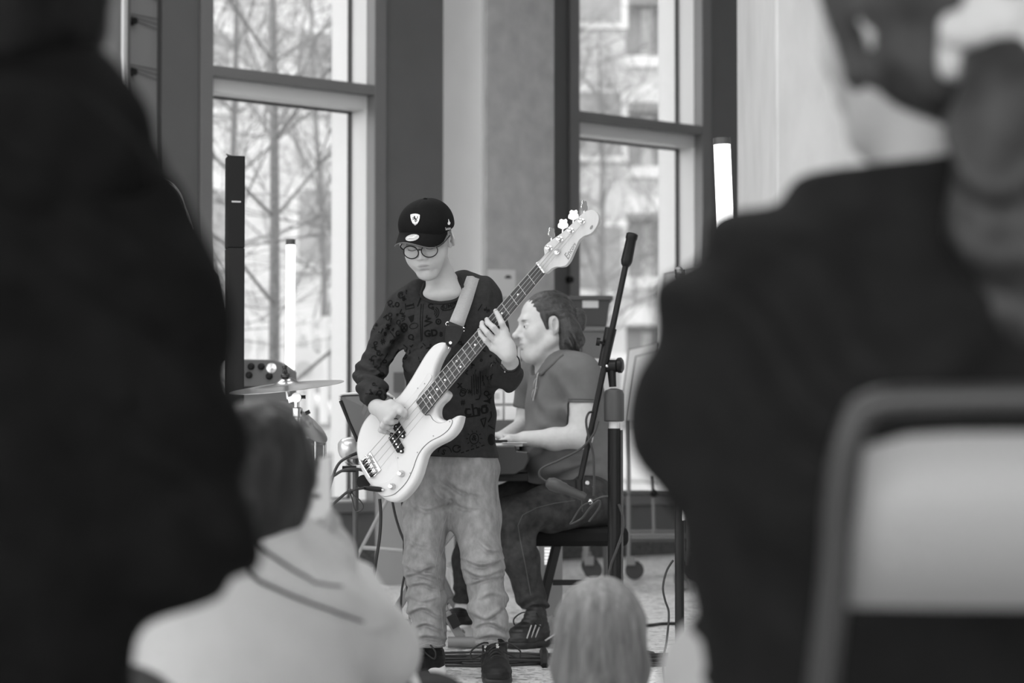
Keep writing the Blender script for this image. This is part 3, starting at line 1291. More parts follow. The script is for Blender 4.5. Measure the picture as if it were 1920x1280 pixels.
def shirt_fold(p):
    x, z = p[:, 0], p[:, 2]
    n = vn(p, 9, 1)
    f = .0045 * vn(p, 13, 2) + .0028 * vn(p, np.array([40, 40, 22]), 5)
    q = P(697, 712, 7.55)
    dR = np.linalg.norm(p - q.astype(np.float32), axis=1)
    f += .009 * np.exp(-(dR / .10) ** 2) * np.sin((z + .35 * x) * 150 + 4 * n)
    q = P(945, 700, 7.5)
    dL = np.linalg.norm(p - q.astype(np.float32), axis=1)
    f += .007 * np.exp(-(dL / .09) ** 2) * np.sin((z - .8 * x) * 120 + 4 * n)
    q = P(752, 640, 7.62)
    dA = np.linalg.norm(p - q.astype(np.float32), axis=1)
    f += .008 * np.exp(-(dA / .08) ** 2) * np.sin((z - x) * 90 + 5 * n)
    f += .004 * np.clip((1.05 - z) * 4, 0, 1) * np.sin(x * 60 + 22 * z + 5 * n)
    f += .0035 * np.exp(-(dR / .11) ** 2) * np.abs(np.sin((z + .5 * x) * 150 + 5 * vn(p, 20, 6)))
    f += .003 * np.exp(-(dA / .12) ** 2) * np.abs(np.sin((z - .8 * x) * 90 + 5 * vn(p, 14, 11)))
    return f


c.disp(shirt_fold)
# neckline: the opening follows the neck, tilted forward and down
nq = P(823, 528, 7.60)
Rn = rotm('Y', 12) @ rotm('X', 24)
c.ell(nq + Rn @ np.array((0, 0, .160)), (.064, .082, .122), Rn, k=.004, op='s')
zh = P(848, 860, 7.55)[2]
c.cut((0, 0, zh), (-.03, .0, -1), k=.006)
c.cut(wR + (unit(wR - P(697, 730, 7.50))) * -.006, unit(wR - P(697, 730, 7.50)), .004, (wR - .07, wR + .07))
c.cut(wL + (unit(wL - P(947, 704, 7.48))) * -.012, unit(wL - P(947, 704, 7.48)), .004, (wL - .07, wL + .07))
shirt_o, Vs, Qs = c.build('shirt', .0042, M_shirt, boy)
shirt_b = bvh_of(Vs, Qs)

# ribbed collar round the neck opening
M_rib = mat('jumper_rib', .019, .9, spec=.15)
body_b = bvh_of(V, Q)
pp = []
eye_ = Vector((0, 0, EYE))
for k in range(27):
    a_ = math.radians(188 - 8.2 * k)
    for r_ in np.arange(6, 60, 1.0):
        u, v = 826 + r_ * math.cos(a_), 536 + r_ * math.sin(a_) * .9
        rr = Vector(unit(ray(u, v)))
        h1, h2 = shirt_b.ray_cast(eye_, rr), body_b.ray_cast(eye_, rr)
        if h1[0] is not None and (h2[0] is None or h1[3] < h2[3] - .001):
            pp.append(hit(shirt_b, u + 1.5 * math.cos(a_), v + 1.5 * math.sin(a_), .0005))
            break
pp = [q for q in pp if q is not None]
pp = [pp[0]] + [(pp[i - 1] + pp[i] * 2 + pp[i + 1]) / 4 for i in range(1, len(pp) - 1)] + [pp[-1]]
pp = [q for i, q in enumerate(pp) if i == 0 or np.linalg.norm(q - pp[i - 1]) < .03]
MB().tube(spline(pp, 3), .0066, 8).build('collar', M_rib, shirt_o)

# doodle print
pr = Print(shirt_b, .0012)
rd = random.Random(4)
pr.text('JUMP', (841, 574.5), 11, -14, bold=.2)
pr.ring((841, 574.5), 14.5, 6.5, 1.8, -16)
pr.text('Q', (771, 632), 14, -8, bold=.5)
pr.stroke([(801, 591), (799, 596), (808, 597), (796, 602), (811, 604), (795, 612)], 2.6)
pr.ring((758, 614), 6, 7.5, 3); pr.stroke([(754, 609), (762, 619)], 2); pr.stroke([(762, 609), (754, 619)], 2)
pr.poly([(765, 594), (777, 590), (776, 601), (771, 605)])
for a in (150, 185, 215):
    pr.stroke([(762 + 3 * math.cos(math.radians(a)), 597 - 3 * math.sin(math.radians(a))), (762 + 10 * math.cos(math.radians(a)), 597 - 10 * math.sin(math.radians(a)))], 1.5)
pr.text('GD', (808, 625), 17, -6, bold=.8); pr.text('8', (827, 627), 12, 0, bold=.5)
pr.ring((822, 603), 4.5, 4.5, 2.4); pr.disc((822, 603), 1.6, 1.6)
pr.ring((776, 611), 8, 5, 1.2, -15)
pr.stroke([(790, 570), (788, 600), (790, 640)], 1.6); pr.stroke([(794, 570), (792, 600), (792, 638)], 1.2)
pr.stroke([(783, 575), (790, 556), (798, 562)], 2.2); pr.stroke([(790, 556), (786, 552)], 2.2)
pr.ring((808, 574), 4.5, 4, 2.2, 0, 30, 330); pr.text('a', (812, 577), 12, 10, bold=.4)
for k in (4, 7.5, 11):
    pr.ring((812, 586), k, k, 1.7, 0, -60, 60)
pr.stroke([(760, 569), (761, 580), (777, 577), (775, 568)], 1.6); pr.stroke([(762, 574), (776, 571)], 3)
pr.ring((745, 571), 3.4, 4, 2.2)
for u, v, s_ in ((752, 553, 10), (762, 548, 8), (757, 560, 9), (733, 600, 9), (727, 613, 10), (718, 640, 11), (722, 626, 8), (715, 668, 9), (706, 690, 9), (735, 640, 9)):
    pr.text(rd.choice('#&*@%!?~8S$'), (u, v), s_ * 1.3, rd.uniform(-40, 40), bold=.5)
for i in range(60):
    u, v = rd.uniform(690, 760), rd.uniform(560, 750)
    k = rd.random()
    if k < .35:
        pr.stroke([(u, v), (u + rd.uniform(-7, 7), v + rd.uniform(3, 10)), (u + rd.uniform(-9, 9), v + rd.uniform(6, 14))], rd.uniform(1.4, 2.6))
    elif k < .6:
        pr.ring((u, v), rd.uniform(2, 5), rd.uniform(2, 5), 1.7, rd.uniform(0, 90), 0, rd.choice((280, 360)))
    else:
        pr.text(rd.choice('#&*XQ?!+%'), (u, v), rd.uniform(8, 13), rd.uniform(-50, 50), bold=.3)
pr.text('cho', (893, 768), 30, -8, bold=.4, sx=1.05)
pr.stroke([(874, 765), (874, 782), (899, 778), (898, 764)], 3)
pr.stroke([(903, 761), (912, 759), (911, 773), (904, 775), (903, 761)], 2.4)
pr.text('#', (868, 754), 13, -8, bold=.4); pr.text('x', (862, 721), 18, 0, bold=.5)
pr.poly([(905, 752), (921, 744), (919, 757)])
pr.stroke([(901, 786), (911, 783), (907, 801), (901, 786)], 2.2)
pr.stroke([(920, 771), (921, 780), (915, 791)], 2.2)
pr.stroke([(915, 797), (926, 804)], 2.2)
pr.ring((889, 822), 8, 10, 1.6); pr.text('&', (889, 821), 14, 10, bold=.4)
for k in range(10):
    a = k * .63
    pr.stroke([(889 + 11 * math.cos(a), 822 + 12 * math.sin(a)), (889 + 15 * math.cos(a), 822 + 16 * math.sin(a))], 1.4)
pr.disc((921, 824), 7, 11)
pr.ring((856, 841), 7, 6.5, 2.2, 0, 10, 350); pr.stroke([(858, 840), (864, 836)], 2)
for k in range(5):
    pr.stroke([(864 + 9.5 * k, 849 - 3.2 * k), (870 + 9.5 * k, 847 - 3.2 * k)], 2.2)
pr.ring((834, 848), 12, 12, 1.6, 0, 180, 360); pr.text('S', (832, 848), 14, 20, bold=.3)
for k in range(5):
    pr.stroke([(884 + 4 * k, 700 + rd.uniform(-6, 6)), (885 + 4 * k, 738 + rd.uniform(-5, 5))], 1.3)
for i in range(55):
    u, v = rd.uniform(850, 940), rd.uniform(560, 745)
    k = rd.random()
    if k < .4:
        pr.stroke([(u, v), (u + rd.uniform(-7, 7), v + rd.uniform(3, 10)), (u + rd.uniform(-9, 9), v + rd.uniform(6, 14))], rd.uniform(1.4, 2.4))
    elif k < .7:
        pr.ring((u, v), rd.uniform(2, 6), rd.uniform(2, 6), 1.6, rd.uniform(0, 90), 0, rd.choice((280, 360)))
    else:
        pr.text(rd.choice('#&*XQ?!+%'), (u, v), rd.uniform(8, 14), rd.uniform(-50, 50), bold=.3)
for i in range(26):
    u, v = rd.uniform(768, 832), rd.uniform(640, 680)
    pr.stroke([(u, v), (u + rd.uniform(-7, 7), v + rd.uniform(2, 7))], 1.7)
pr.build('doodle_print', mat('print_ink', .006, .9, spec=.1), shirt_o)

# --- jeans
M_jean = mat('washed_denim', .20, .9, .24, 45, .25, 700, tint=True, stretch=(1, 1, .6))
c = Clay(.035)
c.cap(P(815, 868, 7.65), P(878, 866, 7.65), .098, .098, k=.04, flat=((0, 1, 0), .9))
LR = [P(805, 895, 7.65), P(797, 975, 7.64), P(795, 1060, 7.60), P(800, 1130, 7.62), P(804, 1190, 7.63), P(805, 1222, 7.63)]
LL = [P(880, 890, 7.65), P(893, 970, 7.64), P(906, 1060, 7.585), P(915, 1130, 7.59), P(920, 1185, 7.585), P(922, 1212, 7.575)]
c.chain(LR, [.084, .068, .060, .058, .048, .047], k=.03)
c.chain(LL, [.086, .074, .062, .056, .050, .046], k=.03)
zk, za = P(800, 1075, 7.6)[2], P(800, 1200, 7.6)[2]


def jean_fold(p):
    x, y, z = p[:, 0], p[:, 1], p[:, 2]
    n = vn(p, np.array([10, 10, 14]), 7)
    f = .003 * vn(p, np.array([18, 18, 9]), 8)
    kn = np.exp(-((z - zk) / .085) ** 2)
    an = np.exp(-((z - za) / .065) ** 2)
    side = np.where(x < P(845, 1000, 7.6)[0], 1.0, -1.0)
    a = np.sin((z + .7 * side * (x + .6 * y)) * 88 + 7 * n)
    b = np.sin((z - .3 * side * x) * 150 + 6 * vn(p, 14, 9))
    am = .55 + .45 * vn(p, 11, 15)
    f += am * (.003 * kn * (np.abs(a) - .5) + .004 * an * (np.abs(b) - .5))
    up = np.clip((z - zk - .06) * 6, 0, 1)
    f += .0035 * up * np.sin((x * 1.1 + z * .5) * 70 + 5 * n)
    mid = np.exp(-((z - (zk + za) / 2) / .06) ** 2)
    f += .006 * mid * np.sin((z * .9 - side * x * .6) * 85 + 5 * n)
    return f


CREASE = []
for d0, lines in ((7.6, [((757, 1058), (788, 1068), (818, 1058)), ((758, 1080), (786, 1073), (822, 1084)), ((766, 1098), (796, 1092), (824, 1106)), ((766, 1150), (794, 1138), (828, 1157)), ((774, 1178), (800, 1168), (832, 1184)), ((774, 1198), (803, 1191), (834, 1200)), ((772, 940), (800, 955), (836, 944)), ((806, 905), (822, 930), (838, 940)), ((765, 1003), (780, 1018), (806, 1024)), ((770, 1120), (795, 1126), (820, 1118))]),
                  (7.59, [((870, 1047), (905, 1058), (940, 1048)), ((872, 1066), (902, 1078), (947, 1066)), ((880, 1095), (912, 1083), (946, 1078)), ((884, 1146), (912, 1158), (944, 1137)), ((888, 1176), (918, 1164), (950, 1180)), ((894, 1195), (924, 1188), (952, 1197)), ((835, 898), (865, 920), (908, 930)), ((846, 934), (868, 950), (898, 953)), ((893, 1010), (915, 1030), (938, 1032)), ((903, 1120), (920, 1111), (944, 1118))])):
    for i, ln in enumerate(lines):
        q = spline([P(u, v, d0) for u, v in ln], 4)
        CREASE.append((np.array([[p[0], p[2]] for p in q], np.float32), (.0102 if i < 6 else .007)))


def crease(p):
    x = p[:, [0, 2]]
    out = np.zeros(len(p), np.float32)
    fr_ = np.clip((7.66 - p[:, 1]) / .03, 0, 1)
    for line, amp in CREASE:
        lo, hi = line.min(0) - .03, line.max(0) + .03
        m = np.nonzero(((x > lo) & (x < hi)).all(1))[0]
        if len(m) == 0:
            continue
        q = x[m]
        best = np.full(len(m), 1e9, np.float32)
        sg = np.zeros(len(m), np.float32)
        tt = np.zeros(len(m), np.float32)
        n_ = len(line)
        for i in range(n_ - 1):
            a, b = line[i], line[i + 1]
            e = b - a
            w_ = q - a
            t = np.clip(w_ @ e / (e @ e), 0, 1)
            dv = w_ - t[:, None] * e
            dd = np.linalg.norm(dv, axis=1)
            k = dd < best
            best = np.where(k, dd, best)
            sg = np.where(k, np.sign(dv[:, 1]), sg)
            tt = np.where(k, (i + t) / (n_ - 1), tt)
        s_ = best * sg
        fade = np.sin(np.pi * np.clip(tt, .04, .96)) ** .7
        prof = 1.0 * np.exp(-((s_ - .005) / .0075) ** 2) - .95 * np.exp(-((s_ + .006) / .006) ** 2)
        out[m] -= amp * fade * prof * fr_[m]
    return out


c.disp(crease)
c.disp(jean_fold)
za1, za2 = P(805, 1214, 7.6)[2], P(922, 1209, 7.55)[2]
xm = P(862, 1200, 7.6)[0]
c.cut((0, 0, za1), (0, 0, -1), .004, ((-2, 7, -.2), (xm, 8.3, .5)))
c.cut((0, 0, za2), (0, 0, -1), .004, ((xm, 7, -.2), (2, 8.3, .5)))


def wash(V):
    t = np.ones(len(V))
    for a, b, w_ in ((LR[0], LR[2], .09), (LL[0], LL[2], .10), (LR[2], LR[4], .07), (LL[2], LL[4], .07)):
        ba = b - a
        s_ = np.clip(((V - a) @ ba) / (ba @ ba), 0, 1)
        d = V - a - s_[:, None] * ba
        front = np.clip(-d[:, 1] / .06, 0, 1)
        t += .25 * front * np.exp(-(d[:, 0] / .04) ** 2) * np.sin(np.pi * np.clip(s_, 0.02, 1)) ** .5
    return t * .95


jean_o, Vj, Qj = c.build('trousers', .0036, M_jean, boy, [wash])
jb = bvh_of(Vj, Qj)
mb = MB()
for line, wpx in ((((838, 962), (828, 1000), (822, 1030), (817, 1062), (822, 1095), (827, 1130), (829, 1165), (832, 1195)), 2.4),
                  (((929, 880), (931, 930), (934, 985), (938, 1040), (942, 1066), (944, 1100), (947, 1150), (948, 1190)), 1.6),
                  (((846, 962), (842, 1000), (828, 1040), (823, 1068), (829, 1100), (833, 1140), (834, 1180)), 1.2)):
    dn = []
    for a, b in zip(line[:-1], line[1:]):
        for k in range(6):
            dn.append((a[0] + (b[0] - a[0]) * k / 6, a[1] + (b[1] - a[1]) * k / 6))
    q = [hit(jb, u, v, .0005) for u, v in dn]
    q = [x for x in q if x is not None]
    if len(q) > 3:
        mb.tube(q, wpx * .0009, 6)
mb.build('seam', mat('denim_seam', .17, .9), jean_o)
mb = MB()
for u0, u1, v in ((776, 832, 1208), (893, 949, 1203)):
    q = [hit(jb, u0 + (u1 - u0) * k / 22, v + 2.5 * math.sin(k * .14 * 3.14), .0006) for k in range(23)]
    q = [x for x in q if x is not None]
    for a, b in zip(q[:-1:1], q[1::1]):
        mb.tube([a, a + (b - a) * .55], .0014, 5)
mb.build('hem_stitch', mat('denim_stitch', .3, .9), jean_o)

# --- trainers
M_shoe = mat('black_trainer', .009, .6, .3, 90, spec=.2)
M_sole = mat('black_sole', .012, .5)
M_white = mat('white_rubber', .75, .5)
s1, o1, M1 = shoe(boy, P(824, 1260, 7.69), P(722, 1268, 7.49), .092, .105, M_shoe, M_sole)
hw_ = Clay(.01)
hw_.frame(o1, M1)
hw_.cap((.0, -.03, .02), (0, -.10, .018), .041, .043, k=.01)
hw_.cut((0, 0, .0), (0, 0, -1)); hw_.cut((0, -.105, .022), (0, -.62, .8)); hw_.cut((0, 0, .044), (0, -.05, 1))
hw_.build('heel_cushion', .003, M_white, s1)
s2, o2, M2 = shoe(boy, P(926, 1262, 7.62), P(934, 1275, 7.37), .094, .112, M_shoe, M_sole)
W2 = lambda p: o2 + M2 @ np.array(p)
vs, fs = text_mesh('apo', .016)
# small white mark on the tongue of the front shoe, written up the tongue
tq = [W2(np.array((.004, -.1045, .1125)) + np.array((-p[1], 0, 0)) + np.array((0, .85, .52)) * p[0]) for p in vs]
link('tongue_mark', np.array(tq), fs, M_white, s2, False)

# --- cap
M_cap = mat('cap_cloth', .006, .85, .1, 200, .08, 900, spec=.12)
c = Clay(.02)
c.frame(ho, Mcap, hs)
c.ell((0, .012, .047), (.0855, .104, .090))
c.ell((0, -.03, .06), (.076, .068, .070), k=.03)
c.cut((0, -.08, .031), (0, .03, -1), k=.004)
for k in range(3):
    a = math.radians(60 * k)
    n_ = np.array([math.cos(a), math.sin(a), 0])
Wc = lambda p: ho + Mcap @ (np.array(p) * hs)


def seams(p):
    q = (p - ho.astype(np.float32)) @ Mcap / hs
    ang = np.arctan2(q[:, 1] - .012, q[:, 0])
    r = np.hypot(q[:, 1] - .012, q[:, 0])
    d = np.abs(((ang + math.pi / 2) / (math.pi / 3) + .5) % 1 - .5) * r
    return .0012 * np.exp(-(d / .003) ** 2)


c.disp(seams)
cap_o, Vc, Qc = c.build('cap', .0028, M_cap, boy)
cb = bvh_of(Vc, Qc)
MB().ball(Wc((0, .008, .137)), .0075, 12, (1, 1, .6)).build('button', M_cap, cap_o)
# brim: a curved sheet
br = MB()
NU, NV = 18, 7
top = []
for j in range(NV):
    for i in range(NU):
        f = j / (NV - 1) * max(.02, math.cos(math.radians(-88 + 176 * i / (NU - 1)))) ** .45
        a = math.radians(-88 + 176 * i / (NU - 1))
        rx = .083 + f * .004
        x = rx * math.sin(a)
        y0 = -.006 - .093 * math.cos(a)
        y = y0 - f * .060 * math.cos(a) ** .5
        ca = math.cos(a)
        z = .046 - f * .019 * ca ** .5 - x * x * (1.0 + 8.0 * f) + .006 * ca
        top.append(np.array((x, y, z)))
vs = [Wc(p) for p in top] + [Wc(p - np.array((0, 0, .0035))) for p in top]
fs = []
n = NU * NV
for j in range(NV - 1):
    for i in range(NU - 1):
        a = j * NU + i
        fs.append([a, a + 1, a + NU + 1, a + NU])
        fs.append([a + n, a + NU + n, a + NU + 1 + n, a + 1 + n])
edge = [i for i in range(NU)] + [j * NU + NU - 1 for j in range(1, NV)] + [(NV - 1) * NU + i for i in range(NU - 2, -1, -1)] + [j * NU for j in range(NV - 2, 0, -1)]
for a, b in zip(edge, edge[1:] + edge[:1]):
    fs.append([b, a, a + n, b + n])
br.add(vs, fs)
brim_o = fixn(br.build('brim', M_cap, cap_o))
MB().tube([Wc(top[(NV - 1) * NU + i] + np.array((0, -.001, -.0017))) for i in range(NU)], .0024, 6).build('brim_edge', mat('brim_edge_tape', .09, .7), cap_o)
brb = bvh_of(np.array(br.v), br.f)

# badge, sponsor mark and brim sticker on the cap
pb = Print(cb, .0016)
M_badge = mat('badge_white', .72, .6)
shield = [(770, 402.5), (774, 401.2), (779, 400.8), (783, 401.3), (787.2, 403), (787, 409), (785.5, 414.5), (782.5, 419.5), (778.5, 422.2), (774.5, 419), (771.8, 414), (770.3, 408)]
pb.poly(shield)
pb.build('shield_badge', M_badge, cap_o)
pb = Print(cb, .0024)
horse = [(776.6, 405.2), (778.2, 405), (778.6, 407.2), (780.2, 409.2), (782.4, 408.2), (783.3, 405.8), (784, 409.2), (782, 411.2), (781.6, 412.6), (780.6, 413.2), (779.6, 416.4), (778.4, 415.8), (778.2, 412.6), (776.2, 411.2), (773.4, 412.4), (774.8, 410.4), (773.2, 409), (775.8, 408.8), (776.8, 407.6)]
pb.stroke([(777.4, 405.2), (778, 409), (780.4, 411.6)], 2.6)
pb.stroke([(778.4, 409.4), (775.6, 408.4), (773.6, 409.2)], 1.3)
pb.stroke([(778.4, 410.6), (775.8, 411), (774.2, 412.6)], 1.3)
pb.stroke([(780, 411.4), (778.6, 413.6), (779.6, 416.4)], 1.6)
pb.stroke([(780.8, 411.6), (782, 413.4), (781, 415.4)], 1.3)
pb.stroke([(781, 411), (783, 408.6), (783.2, 405.4)], 1.3)
pb.stroke([(775.2, 419), (778.6, 420.6), (781.6, 419)], .7)
pb.build('badge_horse', mat('badge_black', .01, .7), cap_o)
pb = Print(cb, .0016)
pb.text('Santan', (839.3, 428.2), 7.4, -9, sx=.52, bold=.05)
pb.stroke([(840, 411), (841, 415), (843.4, 418)], 1.2)
pb.poly([(840, 410.5), (842, 415), (843.6, 418.5), (842.6, 421), (840.6, 421.6), (838.8, 420.4), (838.6, 418), (839.8, 415.5)])
pb.build('flame_mark', M_badge, cap_o)
# round sticker on the brim
def brim_pt(u, v, lift):
    q = hit(brb, u, v, lift)
    return q


pb = Print(brb, .0012)
pb.disc((773, 446), 13, 6.2, -12)
st = pb.build('brim_sticker', mat('silver_sticker', .42, .4), cap_o)
pb = Print(brb, .0024)
pb.stroke([(764, 447.5), (768, 446), (773, 446.2), (777, 443.6), (781, 442.6)], 1.5)
pb.stroke([(773, 446.2), (777, 446.6), (779, 445)], 1.1)
pb.build('sticker_mark', M_badge, cap_o)

# --- glasses
M_gfr = mat('glasses_frame', .008, .3)
gl = MB()
lens = []
for sx in (-1, 1):
    cc = np.array((sx * .032, -.106, -.006))
    ring = []
    for k in range(28):
        a = 2 * math.pi * k / 28
        x, z = .0265 * math.cos(a), .0225 * math.sin(a)
        ring.append(HW(cc + np.array((x, .010 * (abs(cc[0] + x) / .06) ** 2, z * (.97 if z < 0 else 1))) ))
    gl.tube(ring, .0019, 6, closed=True)
    lens.append(ring)
    gl.tube(spline([HW((sx * .057, -.097, .004)), HW((sx * .074, -.07, .006)), HW((sx * .078, -.02, .006)), HW((sx * .079, .01, .006))], 4), .0019, 6)
gl.tube(spline([HW((-.0075, -.1055, .0)), HW((0, -.1085, .0025)), HW((.0075, -.1055, .0))], 4), .0019, 6)
g_o = gl.build('glasses', M_gfr, boy)
M_lens = glass_mat('lens', .16, .93)
for r_ in lens:
    link('lens', np.array(r_), [list(range(len(r_)))], M_lens, g_o, False)

# --- watch on the left wrist
wd = unit(GPT(950, 655, .010) - wL)
x_ = unit(G_n - wd * (G_n @ wd))
y_ = np.cross(wd, x_)
wt = MB().tube([wL + wd * .004 + .0205 * x_ * math.cos(t) + .0245 * y_ * math.sin(t) for t in np.linspace(0, 2 * math.pi, 29)[:-1]], .0052, 8, closed=True).build('watch', mat('watch_strap', .01, .4), boy)
fdir = unit(x_ * .8 + y_ * .35)
MB().cyl(wL + wd * .004 + fdir * .020, wL + wd * .004 + fdir * .031, .0135, .0125, 18).build('watch_case', mat('dark_steel', .05, .4, metal=.6), wt)
MB().ball(wL + wd * .004 + fdir * .026 + y_ * .013, .0032, 8).build('watch_crown', mat('chrome', .6, .16, metal=1), wt)
# ------------------------------------------------------------------ the bass guitar
M_white_gtr = mat('white_lacquer', .50, .25, coat=.3)
M_guard = mat('white_pickguard', .50, .3)
M_maple = mat('maple', .42, .4, .07, 6, stretch=(9, 9, 1))
M_rose = mat('dark_fretboard', .035, .5, .3, 60)
M_chrome = mat('chrome', .6, .16, metal=1)
M_nick = mat('nickel_wire', .7, .25, metal=1)
M_black = mat('black_plastic', .010, .45, spec=.2)
M_inlay = mat('pearl_dot', .75, .3)
gtr = thing('bass_guitar', 'white four string bass guitar with maple headstock hanging on the boy by a grey strap', 'guitar', GPT(740, 930, -.03))


def gl3(p):
    return p


body_px = [(846, 655), (842, 645), (835, 641.5), (826, 640.5), (817, 643), (808, 649), (795, 665), (780, 690), (767, 712), (757, 727), (746, 741), (734, 750), (722, 757), (706, 765), (694, 773), (683, 785), (675, 799), (669, 817), (666, 835), (667, 851), (671, 868), (677, 884), (686, 900), (698, 915), (711, 929), (726, 938.5), (743, 941), (758, 937), (772, 927), (785, 912), (795, 894), (802, 872), (807, 855), (815, 843), (827, 834), (843, 826), (857, 816), (867, 804), (872, 792), (870.5, 783), (864, 778), (855, 778.5), (845, 784), (836, 787.5), (831, 784.5), (830, 777), (831, 766), (836, 757), (842, 751), (848, 745), (846, 738), (838, 731), (826, 724), (823, 716), (824, 705), (828, 690), (836, 671)]
T_ = .044
px = [np.array(p, float) for p in body_px]
n = len(px)
area2 = sum(px[i][0] * px[(i + 1) % n][1] - px[(i + 1) % n][0] * px[i][1] for i in range(n))
fr_px = []
for i in range(n):
    d = px[(i + 1) % n] - px[i - 1]
    d = d / np.linalg.norm(d)
    nn = np.array([d[1], -d[0]]) * (1 if area2 > 0 else -1)
    wgt = max(0.0, float(nn @ np.array([.97, .25])))
    fr_px.append(px[i] - wgt * np.array([11.0, 2.5]))
loop = spline([GPT(p[0], p[1]) for p in fr_px], 4, closed=True)
cen = sum(loop) / len(loop)
L2 = np.array([[(p - cen) @ G_ax, (p - cen) @ G_e] for p in loop], dtype=np.float32)


def poly_sdf(q, poly):
    d = np.full(len(q), 1e9, np.float32)
    ins = np.zeros(len(q), bool)
    for i in range(len(poly)):
        a, b = poly[i], poly[(i + 1) % len(poly)]
        e = b - a
        w_ = q - a
        t = np.clip(w_ @ e / (e @ e), 0, 1)
        d = np.minimum(d, ((w_ - t[:, None] * e) ** 2).sum(1))
        if a[1] != b[1]:
            c1 = (a[1] > q[:, 1]) != (b[1] > q[:, 1])
            xx = (b[0] - a[0]) * (q[:, 1] - a[1]) / (b[1] - a[1]) + a[0]
            ins ^= c1 & (q[:, 0] < xx)
    return np.where(ins, -1, 1) * np.sqrt(d)


GM = np.stack([G_ax, G_e, G_n], 1)


def slab(p):
    q = (p - cen.astype(np.float32)) @ GM.astype(np.float32)
    r = .012
    d2 = poly_sdf(q[:, :2], L2) + r
    hh = np.abs(q[:, 2] + T_ / 2) - T_ / 2 + r
    return np.minimum(np.maximum(d2, hh), 0) + np.hypot(np.maximum(d2, 0), np.maximum(hh, 0)) - r


c = Clay(.004)
ext = np.abs(GM) @ np.array([.30, .20, .05])
c._add(slab, np.min(loop, 0) - .045, np.max(loop, 0) + .045, 0, 'u')
b_o, Vb, Qb = c.build('body', .0026, M_white_gtr, gtr)

# pickguard
gp = [(797, 709), (803, 700), (810, 706), (801, 722), (781, 752), (797, 778), (806, 778), (812, 787), (822, 793), (834, 791.5), (843, 786.5), (848, 788), (846.5, 796), (839, 807), (826, 817), (808, 826), (795, 837), (786, 849), (780, 862), (773, 882), (763, 902), (750, 917), (737, 927), (722, 930), (711, 926), (707, 917), (712, 908), (727, 903), (741, 893), (747, 880), (745, 862), (738, 846), (729, 828), (727, 812), (733, 795), (746, 776), (764, 752), (784, 728)]
gp = spline([GPT(u, v, .0004) for u, v in gp], 3, closed=True)
g_o2 = MB().prism(gp, G_n * .0022).build('pickguard', M_guard, gtr, False, .0008)
ge = spline([GPT(u, v, .0008) for u, v in [(797, 778), (806, 778), (812, 787), (822, 793), (834, 791.5), (843, 786.5), (848, 788), (846.5, 796), (839, 807), (826, 817), (808, 826), (795, 837), (786, 849), (780, 862), (773, 882), (763, 902), (750, 917), (737, 927), (722, 930), (712, 926.5)]], 4)
MB().tube(ge, .0012, 5).build('pickguard_edge', mat('pickguard_edge', .12, .5), g_o2)
sc = MB()
for u, v in ((796, 719), (783, 727.5), (759, 764), (843, 790), (812.5, 817), (782.5, 848), (769, 886.5), (740, 925.5), (746, 858)):
    q = GPT(u, v, .0028)
    sc.cyl(q, q + G_n * .0012, .0022, .0018, 8)
sc.build('screw', mat('guard_screw', .25, .4, metal=.8), g_o2)

# neck, fretboard, frets
nutA, nutB = GPT(1007, 492.5, .016), GPT(1021, 511.5, .016)
endA, endB = GPT(780, 753.5, .016), GPT(796, 778.5, .016)
MB().prism([nutA - G_n * .006, endA - G_n * .006, endB - G_n * .006, nutB - G_n * .006], G_n * .006).build('fretboard', M_rose, gtr, False, .0015)
nk_ = MB()
rows = []
for f in np.linspace(0, .93, 24):
    A_, B_ = nutA + (endA - nutA) * f, nutB + (endB - nutB) * f
    c_ = (A_ + B_) / 2
    hw = (A_ - B_) / 2
    row = []
    dep = .017 if f < .62 else .017
    for k in range(9):
        a = math.pi * k / 8
        row.append(c_ + hw * math.cos(a) - G_n * (.006 + dep * math.sin(a) ** .7))
    rows.append(row)
vs, fs = [], []
for r_ in rows:
    vs += r_
for i in range(len(rows) - 1):
    for k in range(8):
        fs.append([i * 9 + k, i * 9 + k + 1, (i + 1) * 9 + k + 1, (i + 1) * 9 + k])
    fs.append([i * 9 + 8, i * 9, (i + 1) * 9, (i + 1) * 9 + 8])
fs += [list(range(9))[::-1], list(range((len(rows) - 1) * 9, len(rows) * 9))]
nk_.add(vs, fs)
fixn(nk_.build('neck', M_maple, gtr))
nut_c, br_c = (nutA + nutB) / 2, GPT(700, 869, .016)
SCALE = np.linalg.norm(nut_c - br_c)
endf = np.linalg.norm(nut_c - (endA + endB) / 2) / SCALE


def fpos(k):
    return (1 - 2 ** (-k / 12)) / endf


for k in range(1, 21):
    f = fpos(k)
    if f > .985:
        break
    A_, B_ = nutA + (endA - nutA) * f, nutB + (endB - nutB) * f
    MB().cyl(A_ + G_n * .0004, B_ + G_n * .0004, .0014, n=8).build('fret', M_nick, gtr)
MB().bar(nutA + G_n * .002, nutB + G_n * .002, .005, .008, G_n).build('nut', M_inlay, gtr, False, .001)
for k in (3, 5, 7, 9, 15, 17, 19, 12):
    f = (fpos(k) + fpos(k - 1)) / 2
    A_, B_ = nutA + (endA - nutA) * f, nutB + (endB - nutB) * f
    for t in ((.27, .73) if k == 12 else (.5,)):
        q = A_ + (B_ - A_) * t
        MB().cyl(q, q + G_n * .0005, .0033, n=12).build('inlay_dot', M_inlay, gtr, False)

